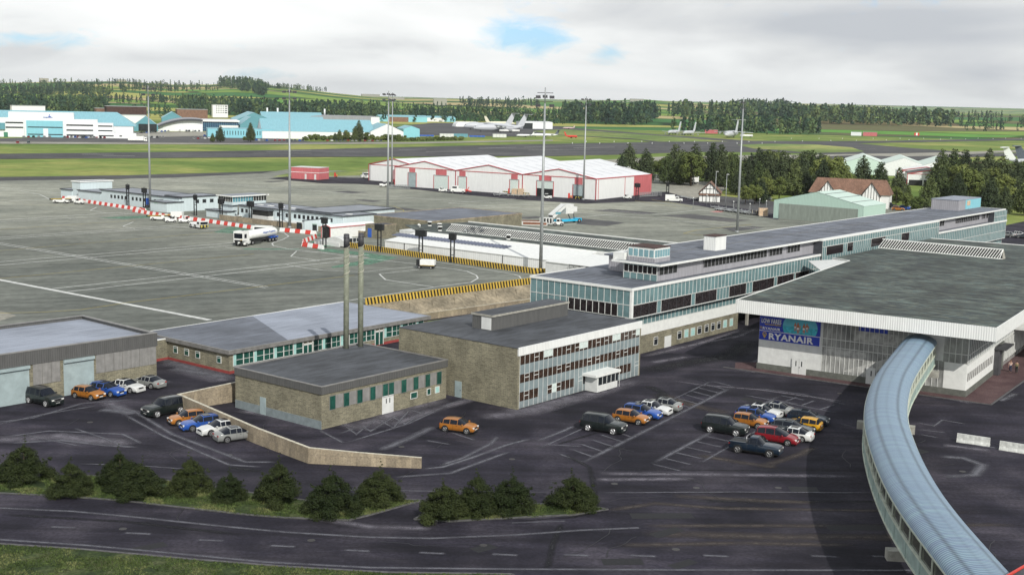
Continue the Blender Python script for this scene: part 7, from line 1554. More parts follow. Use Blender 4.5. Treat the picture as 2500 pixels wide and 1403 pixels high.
def tractor(label, u, v, azd, z=3.0, grp='baggage tractors'):
    t = veh('baggage_tractor', label, 'baggage tractor', u, v, azd, z, grp)
    m = MB(); m.box(-1.3, 1.5, -.65, .65, .4, .95); m.box(.3, 1.5, -.6, .6, .95, 1.15); m.box(-1.3, -.8, -.62, .62, .95, 1.2); m.build('body', M['white'], t)
    m = MB(); m.box(-.8, .2, -.58, .58, 1.75, 1.83); m.build('cab_roof', M['white'], t); m = MB()
    for x in (-.78, .18):
        for s in (1, -1): m.tube([(x, s*.52, .95), (x, s*.52, 1.76)], .04, 4)
    m.build('cab_posts', M['black'], t); bbox(t, 'seat', M['black'], -.7, -.3, -.35, .35, .95, 1.45); wheels(t, (-.85, 1.0), .6, .33, .2); return t
for lab, u, v, azd in (('white baggage tractor just behind the far left belt loader', 193, 498, 100), ('white baggage tractor with a black cab by the middle of the barrier', 418, 543, 250), ('smaller open white baggage tractor right of the black-cabbed one', 451, 544, 250), ('white baggage tractor at the left end of the cargo shed fronts', 936, 456, 250), ('white baggage tractor outside the half-open shed door', 1336, 486, 110), ('white baggage tractor beside the long shed side wall', 1531, 486, 110), ('white baggage tractor parked by the cage trolleys', 1080, 469, 80)):
    tractor(lab, u, v, azd)
t = veh('pushback_tug', 'low white aircraft tug with a yellow and black striped nose', 'aircraft tug', 485, 557, 118)
t.rotation_euler.z = az(G(470, 553, 3), G(503, 559, 3)); m = MB(); m.box(-2.6, 2.7, -1.15, 1.15, .4, 1.15); m.box(1.0, 2.7, -1.1, 1.1, 1.15, 1.85); m.box(-2.6, -1.9, -1.1, 1.1, 1.15, 1.3); m.build('body', M['white'], t); bbox(t, 'striped_nose', M['ybfine'], 2.7, 2.76, -1.15, 1.15, .42, 1.05); bbox(t, 'windscreen', M['carglass'], 2.68, 2.74, -1.0, 1.0, 1.15, 1.75)
for s in (1, -1): bbox(t, 'side_window', M['carglass'], 1.2, 2.3, s*1.09, s*1.13, 1.2, 1.7)
wheels(t, (-1.9, .3), 1.05, .5, .3)
for lab, u, v, azd in (('low white baggage cart hidden behind the far left tractor', 178, 494, 95), ('white baggage cart half behind the black-cabbed tractor', 433, 534, 95)):
    t = veh('baggage_cart', lab, 'baggage cart', u, v, azd); bbox(t, 'body', M['white'], -1.5, 1.5, -.8, .8, .5, 1.9); bbox(t, 'chassis', M['black'], -1.6, 1.6, -.7, .7, .35, .5); wheels(t, (-1.1, 1.1), .7, .28, .18)
t = veh('van', 'white van mostly hidden behind the fuel tanker tank', 'van', 646, 574, 100); m = MB(); m.prism([(-2.6, -.95), (2.6, -.95), (2.6, .95), (-2.6, .95)], .4, 1.3); m.prism([(-2.6, -.88), (1.7, -.88), (1.7, .88), (-2.6, .88)], 1.3, 2.2); m.build('body', M['white'], t)
for s in (1, -1): bbox(t, 'side_window', M['carglass'], -2.2, 1.5, s*.87, s*.91, 1.4, 1.9)
wheels(t, (-1.7, 1.7), .85, .35, .22); bbox(t, 'windscreen', M['carglass'], 1.68, 1.74, -.8, .8, 1.35, 2.05)
t = veh('ground_power_unit', 'white and black generator cart standing alone on the apron stand', 'generator', 1039, 655, 98); m = MB(); m.box(-1.0, 1.9, -.8, .8, .75, 1.75); m.build('body', M['white'], t); m = MB(); m.box(-1.7, -1.0, -.8, .8, .5, 1.75); m.box(-1.0, 1.9, -.82, .82, .4, .75); m.build('black_cowl', M['black'], t); bbox(t, 'yellow_stripe', M['yellow'], -.9, 1.9, -.84, -.8, .66, .74); wheels(t, (-1.1, 1.2), .7, .3, .2)
# passenger stairs vehicle and steps
t = veh('passenger_stairs', 'bright blue passenger stairs truck with white canopy on the apron', 'stairs truck', 1382, 544, 100); t.rotation_euler.z = az(G(1345, 544, 3), G(1412, 540, 3))
m = MB(); m.box(-3.6, 4.6, -1.1, 1.1, .5, 1.0); m.box(3.6, 4.8, -1.1, 1.1, .5, 1.2); m.build('chassis', M['cyanp'], t); m = MB(); m.face([(-5.6, -1.0, 1.4), (-1.2, -1.0, 4.3), (-1.2, -1.0, 5.2), (-5.9, -1.0, 2.3)]); m.face([(-5.6, 1.0, 1.4), (-5.9, 1.0, 2.3), (-1.2, 1.0, 5.2), (-1.2, 1.0, 4.3)]); m.face([(-5.6, -1, 1.4), (-5.6, 1, 1.4), (-1.2, 1, 4.3), (-1.2, -1, 4.3)]); m.face([(-5.9, -1, 2.4), (-1.2, -1, 5.3), (-1.2, 1, 5.3), (-5.9, 1, 2.4)]); m.box(-1.2, 1.6, -1.15, 1.15, 2.6, 5.2); m.box(1.6, 3.2, -.9, .9, 3.0, 4.4); m.build('stair_canopy', M['whitewall'], t); bbox(t, 'canopy_window', M['skyb3'], -4.9, -3.0, -1.03, -1.0, 2.6, 3.2); m = MB(); m.tube([(1.5, 0, 1), (.5, 0, 2.7)], .12, 6); m.tube([(2.5, 0, 3.1), (3.0, 0, 1.0)], .1, 6); m.build('lift_arms', M['dgrey'], t); wheels(t, (-3.0, 3.9), 1.0, .55, .34)
t = veh('catering_tractor', 'white tractor beside a louvred trailer in front of the blue stairs truck', 'tractor', 1358, 551, 95); m = MB(); m.box(-.8, 1.9, -.8, .8, .45, 1.0); m.box(.1, 1.0, -.75, .75, 1.0, 2.0); m.build('body', M['white'], t); bbox(t, 'cab_window', M['carglass'], .2, .9, -.78, -.75, 1.2, 1.8); wheels(t, (-.3, 1.5), .75, .45, .26)
m = MB(); m.box(-4.4, -1.0, -.8, .8, .5, 2.1); ld = m.build('louvred_trailer', M['whitewall'], t)
for k in range(4): bbox(ld, 'louvre', M['louvre'], -4.1+k*.8, -3.6+k*.8, -.83, -.8, .7, 1.95)
t = veh('skip', 'open white-edged skip of red earth behind the mast', 'skip', 1305, 549, 95); m = MB(); m.box(-3.5, 3.5, -1.2, 1.2, 0, 1.0); m.build('body', M['whitewall'], t); bbox(t, 'earth', mat('red_earth', (.22, .09, .05), .9, .4, 3), -3.3, 3.3, -1.1, 1.1, .9, 1.12); bbox(t, 'earth_side', t.children[1].data.materials[0], -3.0, 3.3, -1.23, -1.2, .2, .8)
def truck(label, u, v, azd, box=True, z=3.05, name='box_lorry', cat='lorry', L=8.5):
    t = veh(name, label, cat, u, v, azd, z, 'white lorries beside the cargo sheds'); m = MB(); m.box(-L/2, L/2-2.2, -1.22, 1.22, 1.0, 3.7); m.build('box_body', M['white'], t); m = MB(); m.box(L/2-2.0, L/2, -1.15, 1.15, .6, 2.5); m.box(L/2-2.0, L/2-.5, -1.1, 1.1, 2.5, 3.0); m.build('cab', M['white'], t); bbox(t, 'windscreen', M['carglass'], L/2-.01, L/2+.04, -1, 1, 1.6, 2.4)
    for s in (1, -1): bbox(t, 'side_window', M['carglass'], L/2-1.4, L/2-.3, s*1.14, s*1.17, 1.7, 2.35)
    bbox(t, 'chassis', M['black'], -L/2, L/2-.1, -1.0, 1.0, .6, 1.0); wheels(t, (-L/2+1.2, -L/2+2.4, L/2-1.2), 1.0, .48, .3); return t
truck('white box lorry half hidden by the red end of the cargo shed', 1646, 449, 250); truck('white box lorry standing in the yard right of the cargo sheds', 1680, 450, 250)
t = veh('box_van', 'white box-bodied pickup van driving past the cargo shed corner', 'van', 1645, 493, 96); m = MB(); m.box(-2.9, .3, -.95, .95, 1.0, 2.4); m.build('box_body', M['white'], t); m = MB(); m.box(.35, 1.7, -.9, .9, .45, 1.75); m.box(1.7, 2.9, -.88, .88, .45, 1.15); m.box(-2.9, .35, -.9, .9, .45, .95); m.build('cab', M['white'], t)
for s in (1, -1): bbox(t, 'side_window', M['carglass'], .6, 1.5, s*.89, s*.93, 1.2, 1.6)
bbox(t, 'windscreen', M['carglass'], 1.69, 1.74, -.8, .8, 1.2, 1.65); wheels(t, (-2.0, 2.2), .85, .42, .25)
truck('long white coach-like lorry parked on the grey yard by the far hangars', 336, 346.5, 74, L=12, name='white_lorry')
t = veh('small_bus', 'white minibus outside the left end of the cargo sheds', 'minibus', 899, 436, 250); m = MB(); m.box(-3, 3, -1, 1, .5, 1.5); m.box(-2.8, 2.3, -.95, .95, 1.5, 2.5); m.build('body', M['white'], t)
for s in (1, -1): bbox(t, 'side_window', M['carglass'], -2.5, 2.0, s*.94, s*.97, 1.6, 2.2)
wheels(t, (-2, 2), .9, .38, .25)
# crates, cages, tyres and extinguisher carts by the sheds
def crate(label, u, v, azd, s, z=3.0, m_='wood', name='cargo_crate'):
    t = veh(name, label, 'crate', u, v, azd, z, 'plywood crates'); m = MB(); m.box(-s[0]/2, s[0]/2, -s[1]/2, s[1]/2, .12, s[2]); m.build('box', M[m_], t); m = MB()
    for x in (-.5, 0, .5): m.box(x*s[0]*.9-.06, x*s[0]*.9+.06, -s[1]/2-.04, -s[1]/2, .12, s[2])
    m.box(-s[0]/2, s[0]/2, -s[1]/2, s[1]/2, 0, .12); m.build('battens', M['coping'], t); return t
crate('large pale plywood crate beside the mint hangar', 1863, 527, 95, (2.7, 2.2, 2.3)); crate('pale plywood crate at the shed door right of the red cart', 1258, 475, 110, (2.2, 2, 2.0)); crate('second pale plywood crate close to the red shed column', 1271, 476, 110, (1.7, 1.6, 2.2)); crate('dark metal crate left of the large plywood one by the mint hangar', 1845, 524, 95, (2.6, 2.0, 1.5), m_='dgrey')
def cage(label, u0, v0, u1, v1, n, name='cage_trolley', grp='wire cage trolleys'):
    P, Q = G(u0, v0, 3), G(u1, v1, 3); an = atan2((Q-P).y, (Q-P).x); s = (Q-P).length/n; first = None
    for i in range(n):
        c = P.lerp(Q, (i+.5)/n)
        if first is None:
            t = thing(name, label, 'trolley', tuple(c), an, grp); m = MB(); w_ = s*.44; h = 1.5
            for x in (-w_, w_):
                for y in (-.5, .5): m.tube([(x, y, .15), (x, y, h)], .035, 4)
            for z in (.2, .65, 1.1, h):
                for y in (-.5, .5): m.tube([(-w_, y, z), (w_, y, z)], .03, 4)
                for x in (-w_, w_): m.tube([(x, -.5, z), (x, .5, z)], .03, 4)
            for k in range(1, 4): m.tube([(-w_+2*w_*k/4, -.5, .2), (-w_+2*w_*k/4, -.5, h)], .025, 4)
            m.build('cage', M['grey'], t); bbox(t, 'base', M['grey'], -w_, w_, -.5, .5, .1, .2); first = t
        else: dup(first, tuple(c), an)
cage('wire cage trolley in the row at the left shed corner', 950, 461, 1001, 462, 9); cage('wire cage trolley standing by the grey door of the left shed', 1003, 454, 1040, 458, 6); cage('wire cage trolley stacked against the long shed side wall', 1560, 481, 1613, 478, 9)
def dolly(label, pts, grp='flat luggage dollies'):
    first = None
    for u, v in pts:
        p = G(u, v, 3); an = rnd.uniform(-.4, .4)+A_(100)
        if first is None:
            t = thing('cargo_dolly', label, 'dolly', tuple(p), an, grp); m = MB(); m.box(-1.3, 1.3, -.8, .8, .42, .5); m.tube([(1.3, 0, .45), (2.3, 0, .35)], .04, 4); m.tube([(-1.3, -.8, .5), (-1.3, -.8, 1.2), (-1.3, .8, 1.2), (-1.3, .8, .5)], .04, 4); m.build('deck', M['grey'], t); wheels(t, (-.9, .9), .65, .2, .14); first = t
        else: dup(first, tuple(p), an)
dolly('grey flat cargo dolly in the huddle near the trees', [(1745+k*9.5, 508+k*1.35+(k % 2)*3) for k in range(11)]+[(1757+k*10, 514+k*1.3) for k in range(9)])
dolly('grey flat cargo dolly on the dark strip before the cargo sheds', [(1214, 478), (1228, 477), (1247, 479), (1262, 480), (1277, 480), (1096, 470), (1107, 468)], 'flat dollies by the sheds'); dolly('grey flat cargo dolly under the red shed end', [(1660, 482), (1671, 484), (1683, 486), (1693, 488)], 'flat dollies by the shed end')
for u, v, lab in ((1013, 451, 'red extinguisher cart by the left shed grey door'), (1144, 463, 'red and orange extinguisher cart near the white loader'), (1243, 473, 'red and orange extinguisher cart left of the plywood crate'), (1389, 485, 'red and orange extinguisher cart left of the grey shed door'), (818, 433, 'small red extinguisher cart on the dark patch by the red store')):
    t = veh('extinguisher_cart', lab, 'extinguisher cart', u, v, 100, group='extinguisher carts'); bbox(t, 'cabinet', M['redp'], -.3, .3, -.3, .3, .2, 1.9); MB().cyl((.7, 0), .2, 1.1, .3, n=10).build('cylinder', mat('orange_paint', (.6, .2, .05)), t); wheels(t, (.4,), .35, .25, .1)
def hoopfence(label, u0, v0, u1, v1):
    P, Q = G(u0, v0, 3), G(u1, v1, 3); an = atan2((Q-P).y, (Q-P).x); L = (Q-P).length; t = thing('bollard_rail', label, 'barrier rail', tuple(P), an, 'striped rails along the cargo sheds')
    MB().box(0, L, -.08, .08, .55, .85).build('striped_rail', M['ybfine'], t); m = MB(); n = max(2, int(L/3))
    for i in range(n+1): m.box(L*i/n-.06, L*i/n+.06, -.05, .05, 0, .55)
    m.build('posts', M['yellow'], t)
for q in ((957, 452, 985, 454, 'striped rail at the corner of the left cargo shed'), (1030, 456, 1048, 457, 'short striped rail right of the grey door'), (1082, 461, 1108, 463, 'striped rail beside the white loader'), (1152, 466, 1240, 473, 'longest striped rail along the middle cargo shed'), (1274, 476, 1292, 477, 'striped rail right of the plywood crates'), (1405, 486, 1424, 487, 'short striped rail near the shed corner')): hoopfence(q[4], *q[:4])
t = veh('cargo_loader', 'white cargo loader with red parts before the middle cargo shed', 'cargo loader', 1122, 472, 100); m = MB(); m.box(-3, 2, -1, 1, .6, 1.6); m.box(-2.6, -.6, -1, 1, 1.6, 2.6); m.build('body', M['white'], t); m = MB(); m.tube([(1, -.6, 1.5), (4.2, -.6, .8)], .15, 4); m.tube([(1, .6, 1.5), (4.2, .6, .8)], .15, 4); m.tube([(2.2, 0, .4), (3.4, 0, 2.3)], .13, 4); m.build('scissor_arms', M['redp'], t); bbox(t, 'windows', M['carglass'], -2.4, -.8, -1.03, -1, 1.8, 2.4); wheels(t, (-2.2, 1.4), .9, .45, .3)
# ---------------------------------------------------------------- floodlight masts
def mast(label, u, v, heads, h=34.6, fac=0.0, first=[None]):
    p = G(u, v, 3); t = thing('floodlight_mast', label, 'floodlight mast', tuple(p), fac, 'tall apron floodlight masts')
    MB().cyl((0, 0), 0, h-3.0, .36, .17, 12).cyl((0, 0), 0, .5, .5, .5, 12).build('pole', M['grey'], t); MB().tube([(0, 0, h-3), (0, 0, h)], .12, 6).build('mast_top', M['grey'], t)
    m = MB(); m.tube([(-1.5, 0, h-1.0), (1.5, 0, h-1.0)], .06, 4); m.tube([(-1.5, 0, h-2.6), (1.5, 0, h-2.6)], .06, 4); m.build('crossbar', M['dgrey'], t)
    for x, z in heads: m = MB(); m.face([(x-.45, -.2, z-.35), (x+.45, -.2, z-.35), (x+.45, .35, z+.2), (x-.45, .35, z+.2)]); m.box(x-.45, x+.45, -.1, .3, z-.2, z); m.build('floodlight', M['dgrey'] if fac > -9 else M['white'], t)
    return t
H6 = [(-1.3, 33.7), (0, 33.8), (1.3, 33.7), (-1.3, 32.1), (1.3, 32.1)]
mast('floodlight mast standing between the two far parts of the pier', 367, 512, H6); mast('floodlight mast at the near part of the pier, left of the gate', 707.4, 557, H6, 34.6, .1); mast('floodlight mast behind the pier, left one of the close pair', 946.4, 523, H6, 34.6, .4); mast('floodlight mast at the cargo shed corner, right one of the close pair', 956.5, 455, H6, 34.6, .9)
mast('nearest floodlight mast, beside the terminal corner', 1319.5, 668, H6, 35.4, .05); mast('floodlight mast in front of the cargo shed gable', 1424, 488, H6, 34.6, .2); mast('floodlight mast behind the terminal roof, right of the others', 1799.5, 568, H6, 35.0, 1.1)
# ---- stand guidance gantries: twin posts with a dark box
def gantry(label, u, v, h, box, two=True):
    p = G(u, v, 3); t = thing('stand_sign', label, 'stand sign', tuple(p), -.5, 'twin-post stand guidance signs')
    m = MB()
    for x in (-.42, .42): m.box(x-.1, x+.1, -.1, .1, 0, h-.6)
    m.build('posts', M['black'], t); m = MB()
    for z in ([1.6, h*.5, h-1.6]): m.box(-.32, .32, -.06, .06, z-.06, z+.06)
    m.build('cross_bars', M['black'], t); bw = box
    bbox(t, 'display_box', M['black'], -bw/2, bw/2, -.35, .35, h-1.5, h-.2); MB().tube([(-bw*.28, 0, h-.2), (-bw*.2, 0, h+.0), (bw*.2, 0, h+.0), (bw*.28, 0, h-.2)], .05, 4).build('lifting_bar', M['black'], t); return t
for u, v, h, b_x, lab in ((312.5, 505, 6.6, .9, 'slim twin-post stand sign farthest left at the pier'), (353, 513, 6.4, 1.5, 'twin-post stand sign by the blue door of the pier'), (477, 526, 5.8, .9, 'slim twin-post stand sign before the pier lounge windows'), (540, 535, 5.6, 1.7, 'twin-post stand sign left of the ramp tower'), (611.5, 543, 5.7, 2.0, 'twin-post stand sign right of the ramp tower'), (686, 556, 6.4, 1.1, 'slim twin-post stand sign by the near pier range'), (792, 604, 6.8, 1.4, 'twin-post stand sign beside the glazed shelter'), (926, 615, 6.2, 2.1, 'twin-post stand sign nearest the red-edged walkway behind striped barrier'), (1027, 629, 6.0, 2.5, 'twin-post stand sign with widest box along the striped barrier'), (1104, 641, 6.2, 1.5, 'slim-boxed twin-post stand sign at the right of the striped barrier'), (1555, 486, 5.6, 2.0, 'twin-post stand sign against the cargo shed side wall'), (1629, 482, 5.6, 1.0, 'twin-post stand sign by the red end of the cargo shed')):
    gantry(lab, u, v, h, b_x)
# ---- street lamps
def lamp(label, u, v, h):
    t = thing('street_lamp', label, 'street lamp', tuple(G(u, v, 3)), rnd.uniform(-1, 1), 'slender street lamps near the wood'); MB().cyl((0, 0), 0, h, .14, .08, 8).build('pole', M['grey'], t); MB().box(-.12, .75, -.14, .14, h-.08, h+.08).build('lamp_head', M['whitewall'], t)
for u, v, vt, lab in ((1735, 441, 388, 'street lamp rising before the wood left of the three lamps'), (1745, 502, 420, 'street lamp right beside the timbered house'), (1771, 508, 427, 'street lamp right of the timbered house'), (1631, 432, 408, 'street lamp above the red end of the cargo shed'), (1520, 408, 391, 'left street lamp of the pair behind the white shed roof'), (1549, 408, 391, 'right street lamp of the pair behind the white shed roof')):
    lamp(lab, u, v, (v-vt)*G(u, v, 3).length/FPX)
for k, (u, v) in enumerate(((1692, 512), (1725, 505), (1790, 522), (1830, 528), (1854, 515), (1870, 520))):
    t = thing('fence_post_lamp', ['short lamp post on the kerb before the timbered house', 'short lamp post by the timbered house front', 'short lamp post behind the dolly row, left', 'short lamp post behind the dolly row, right', 'short lamp post under the trees beside the crate', 'short lamp post closest to the mint hangar'][k], 'lamp post', tuple(G(u, v-2, 3)), 0, 'short lamp posts by the road'); MB().cyl((0, 0), 0, 3.4, .07, .05, 6).build('pole', M['grey'], t); MB().cyl((0, 0), 3.4, 3.7, .22, .1, 8).build('lamp_head', M['white'], t)
# small runway lights, far right
for i in range(34):
    u = 1400+i*33+rnd.uniform(-6, 6); v = (347 if i % 2 else 351) if u < 1900 else (346-(u-1900)*.012 if i % 2 else 339.5-(u-1900)*.002)
    q = G(u, v, 3.1)
    if i == 0: rl = thing('runway_light', 'small white runway edge light at the far side of the field', 'runway light', tuple(q), 0, 'runway edge lights'); MB().cyl((0, 0), 0, .9, .35, .25, 6).build('lens', M['white'], rl)
    else: dup(rl, tuple(q), 0)
# ---- concrete lane dividers
def jersey(label, u0, v0, u1, v1):
    P, Q = G(u0, v0), G(u1, v1); an = atan2((Q-P).y, (Q-P).x); L = (Q-P).length; t = thing('concrete_barrier', label, 'concrete barrier', tuple(P), an, 'white concrete barriers')
    m = MB(); n = [(-.34, 0), (-.34, .08), (-.16, .38), (-.11, .95), (.11, .95), (.16, .38), (.34, .08), (.34, 0)]
    for k in range(7): m.face([(0, n[k][0], n[k][1]), (L, n[k][0], n[k][1]), (L, n[k+1][0], n[k+1][1]), (0, n[k+1][0], n[k+1][1])])
    m.face([(0, a, z) for a, z in n]); m.face([(L, a, z) for a, z in n[::-1]]); m.build('body', mat('stained_white_concrete', (.60, .61, .58), .85, .18, 2, streak=.3), t)
jersey('white concrete barrier right of the footbridge, the left of two', 2336, 1077, 2416, 1089); jersey('white concrete barrier cut by the right edge of the view', 2440, 1096, 2530, 1110)
# ---- people outside the hall
def person(label, u, v, azd, shirt, trousers, hair, h=1.72, phase=1.0):
    t = thing('person', label, 'person', tuple(G(u, v)), A_(azd)); k = h/1.72
    import bmesh
    def skin(name, verts, edges, rad, m_, root=0):
        me = bpy.data.meshes.new(name); me.from_pydata([Vector(q)*k for q in verts], edges, []); o = bpy.data.objects.new(name, me); COL.objects.link(o)
        md = o.modifiers.new('skin', 'SKIN'); md.use_smooth_shade = True
        for i, r_ in enumerate(rad): me.skin_vertices[0].data[i].radius = (r_[0]*k, r_[1]*k)
        me.skin_vertices[0].data[root].use_root = True; sb = o.modifiers.new('sub', 'SUBSURF'); sb.levels = 1; sb.render_levels = 1; me.materials.append(m_); o.parent = t; return o
    s = .16*phase
    V = [(0, 0, .95), (0, 0, 1.15), (0, 0, 1.38), (0, 0, 1.48), (0, 0, 1.56), (.015, 0, 1.66), (0, .19, 1.38), (-s*.5, .24, 1.12), (s*.3, .23, .88), (s*.6, .23, .80), (0, -.19, 1.38), (s*.5, -.24, 1.12), (s*1.1, -.23, .9), (s*1.3, -.23, .82), (0, .09, .90), (s, .1, .5), (s*.9, .1, .08), (s*.9+.16, .1, .04), (0, -.09, .90), (-s*.6, -.1, .5), (-s*1.6, -.1, .1), (-s*1.6+.16, -.1, .05)]
    E = [(0, 1), (1, 2), (2, 3), (3, 4), (4, 5), (2, 6), (6, 7), (7, 8), (8, 9), (2, 10), (10, 11), (11, 12), (12, 13), (0, 14), (14, 15), (15, 16), (16, 17), (0, 18), (18, 19), (19, 20), (20, 21)]
    R = [(.11, .15), (.11, .15), (.10, .16), (.05, .055), (.085, .075), (.08, .07), (.06, .06), (.042, .042), (.032, .032), (.03, .035), (.06, .06), (.042, .042), (.032, .032), (.03, .035), (.085, .085), (.058, .058), (.042, .042), (.035, .03), (.085, .085), (.058, .058), (.042, .042), (.035, .03)]
    skin('body', V, E, R, mat('skin_tone', (.42, .25, .18), .6))
    skin('shirt', [V[0], V[1], V[2], V[6], V[7], V[10], V[11]], [(0, 1), (1, 2), (2, 3), (3, 4), (2, 5), (5, 6)], [(.13, .17), (.13, .165), (.115, .17), (.075, .075), (.06, .06), (.075, .075), (.06, .06)], mat('shirt_'+hair, shirt, .8), 1)
    skin('trousers', [V[0], V[14], V[15], V[16], V[18], V[19], V[20]], [(0, 1), (1, 2), (2, 3), (0, 4), (4, 5), (5, 6)], [(.13, .17), (.10, .10), (.072, .072), (.055, .055), (.10, .10), (.072, .072), (.055, .055)], mat('trousers_'+hair, trousers, .8))
    hm = MB(); hm.tube([(-.02*k, 0, 1.60*k), (-.03*k, 0, 1.68*k), (-.01*k, 0, 1.755*k)], [.095*k, .098*k, .05*k], 10); hm.build('hair', mat('hair_'+hair, (.05, .03, .02) if hair == 'dark' else (.3, .16, .08), .8), t)
    for y0 in (.23, -.23):
        fm = MB(); bx = s*.6 if y0 > 0 else s*1.3; bz = .80 if y0 > 0 else .82
        for f_ in range(5): fm.tube([((bx+.02-.012*f_)*k, (y0+(f_-2)*.014)*k, (bz-.01)*k), ((bx+.03-.012*f_)*k, (y0+(f_-2)*.018)*k, (bz-.09+abs(f_-1.5)*.012)*k)], .008*k, 5)
        fm.build('fingers', bpy.data.materials['skin_tone'], t)
    return t
person('walking person in pale top and blue trousers outside the hall entrance', 2466, 908, 205, (.55, .42, .36), (.03, .045, .09), 'fair', 1.68, 1); person('person in olive jacket and dark trousers beside the hall entrance', 2481, 911, 30, (.19, .17, .09), (.02, .03, .025), 'dark', 1.76, .8)
# ---------------------------------------------------------------- aircraft
def plane(label, u, v, azd, L, span, dia, col, ttail=False, high=False, neng=4, z=3.1, tailh=None, dark=None, name='aircraft', cat='aircraft', sweep=.5, tailc=None):
    t = thing(name, label, cat, tuple(G(u, v, z)), A_(azd)); r = dia/2; zc = r*1.55 if not high else r*1.25
    bm_ = MB(); n = [(-.5, .12, .62), (-.46, .22, .5), (-.36, .6, .22), (-.26, .92, .03), (-.15, 1, 0), (.28, 1, 0), (.38, .92, -.03), (.45, .65, -.15), (.485, .35, -.28), (.5, .1, -.34)]
    bm_.tube([(x*L, 0, zc+dz*r) for x, k, dz in n], [k*r for x, k, dz in n], 16); bm_.build('fuselage', col, t)
    def wing(nm, x0, c0, z0, sp_, c1, sw, dih, th, m_):
        w_ = MB()
        for s in (1, -1):
            tip = (x0-sw, s*sp_, z0+dih)
            A4 = [(x0+c0/2, 0, z0+th), (tip[0]+c1/2, tip[1], tip[2]+th*.4), (tip[0]-c1/2, tip[1], tip[2]+th*.2), (x0-c0/2, 0, z0+th*.4)]; B4 = [(a, b, c-th*1.4) for a, b, c in A4]
            if s < 0: A4 = A4[::-1]; B4 = B4[::-1]
            w_.face(A4[::-1]); w_.face(B4)
            for i in range(4): j = (i+1) % 4; w_.face([A4[i], A4[j], B4[j], B4[i]])
        return w_.build(nm, m_, t)
    wz = zc+r*.85 if high else zc-r*.55
    wing('wings', L*.04, L*.16, wz, span/2, L*.05, span*.5*sweep, -span*.03 if high else span*.045, L*.008, col)
    th = tailh or dia*1.9
    f = MB(); x1, x0 = -L*.40, -L*.5; zt = zc+r*.9; w2 = L*.008
    sh = th*.55
    Q = [(x1+L*.03, zt-.2*r), (x1-sh+L*.0, zt+th), (x1-sh-L*.075, zt+th), (x0-L*.01, zt-.2*r)]
    for s in (1, -1): q = [(a, s*w2, z_) for a, z_ in Q]; f.face(q if s < 0 else q[::-1])
    for i in range(4): j = (i+1) % 4; f.face([(Q[i][0], -w2, Q[i][1]), (Q[i][0], w2, Q[i][1]), (Q[j][0], w2, Q[j][1]), (Q[j][0], -w2, Q[j][1])])
    f.build('tail_fin', tailc or col, t)
    wing('tailplane', (x1-sh-L*.03) if ttail else -L*.44, L*.08, (zt+th) if ttail else zc+r*.4, span*.19, L*.03, span*.07, 0, L*.005, tailc or col)
    if neng:
        for s in (1, -1):
            for i in range(neng//2):
                y = s*(span*.5)*(.32+.28*i) if neng > 1 and neng != 3 else s*r*1.4; x = L*.04-abs(y)*sweep+L*.07; z_ = wz-dia*.32
                if neng == 2 and not high and ttail: x, y, z_ = -L*.28, s*(r+dia*.22), zc+r*.4
                MB().tube([(x-L*.04, y, z_), (x+L*.02, y, z_), (x+L*.045, y, z_)], [dia*.14, dia*.20, dia*.19], 12).build('engine', dark or M['grey'], t)
    g = MB()
    for x, y in ((L*.36, 0), (-L*.02, r*.8), (-L*.02, -r*.8)): g.wheel(x, y, .55, .55, .6)
    g.build('wheel', M['tyre'], t); bbox(t, 'cockpit_window', M['carglass'], L*.452, L*.47, -r*.4, r*.4, zc+r*.12, zc+r*.38); return t
PG = mat('plane_grey', (.50, .52, .55), .45, .06); PD = mat('plane_dark', (.10, .12, .15), .45)
plane('pale grey military transport aircraft with T-tail, the front one of two parked together', 1217, 322, -106, 53, 50, 6.8, PG, True, True, 4, tailh=11); plane('pale grey military transport aircraft with T-tail, half behind its twin', 1190, 317, -106, 53, 50, 6.8, PG, True, True, 4, tailh=11)
plane('cream airliner behind the two grey transport aircraft', 1222, 307, 75, 38, 30, 4.2, mat('plane_cream', (.66, .64, .50), .4), False, False, 2, tailh=6.5)
plane('small white business jet with its tail to the right', 1282, 334.5, -100, 16, 15, 1.9, M['farwhite'], True, False, 2, tailh=2.4); plane('white jet with a black tail beyond the mast', 1330, 335, -95, 24, 20, 2.5, M['farwhite'], True, False, 2, tailh=3.6, tailc=PD); plane('small red aircraft on the dark apron', 1395, 337, 60, 13, 11, 1.9, M['redp'], False, False, 0, tailh=3.2); plane('tiny white and red light aircraft on the grass edge', 1388, 315.5, -80, 14, 11, 1.9, mat('pinkish_white', (.6, .45, .45), .5), False, False, 0, tailh=1.8)
plane('grey four-engined tanker aircraft, the left of two facing the field', 1645, 328.5, 208, 34, 32, 3.8, PG, False, False, 4, tailh=9); plane('grey four-engined tanker aircraft, the right of two facing the field', 1682, 330, 208, 34, 32, 3.8, PG, False, False, 4, tailh=9); plane('grey T-tailed transport aircraft parked beyond the right mast', 1785, 336, 205, 42, 40, 6.2, PG, True, True, 4, tailh=11)
plane('white-tailed transport aircraft half hidden by trees at the right edge', 2552, 410, 110, 44, 40, 4.6, PG, True, True, 4, z=3.1, tailh=6.5, tailc=M['farwhite']); plane('dark grey T-tailed transport aircraft at the right edge behind the trees', 2588, 408, 110, 48, 40, 4.6, PD, True, True, 4, z=3.1, tailh=7)
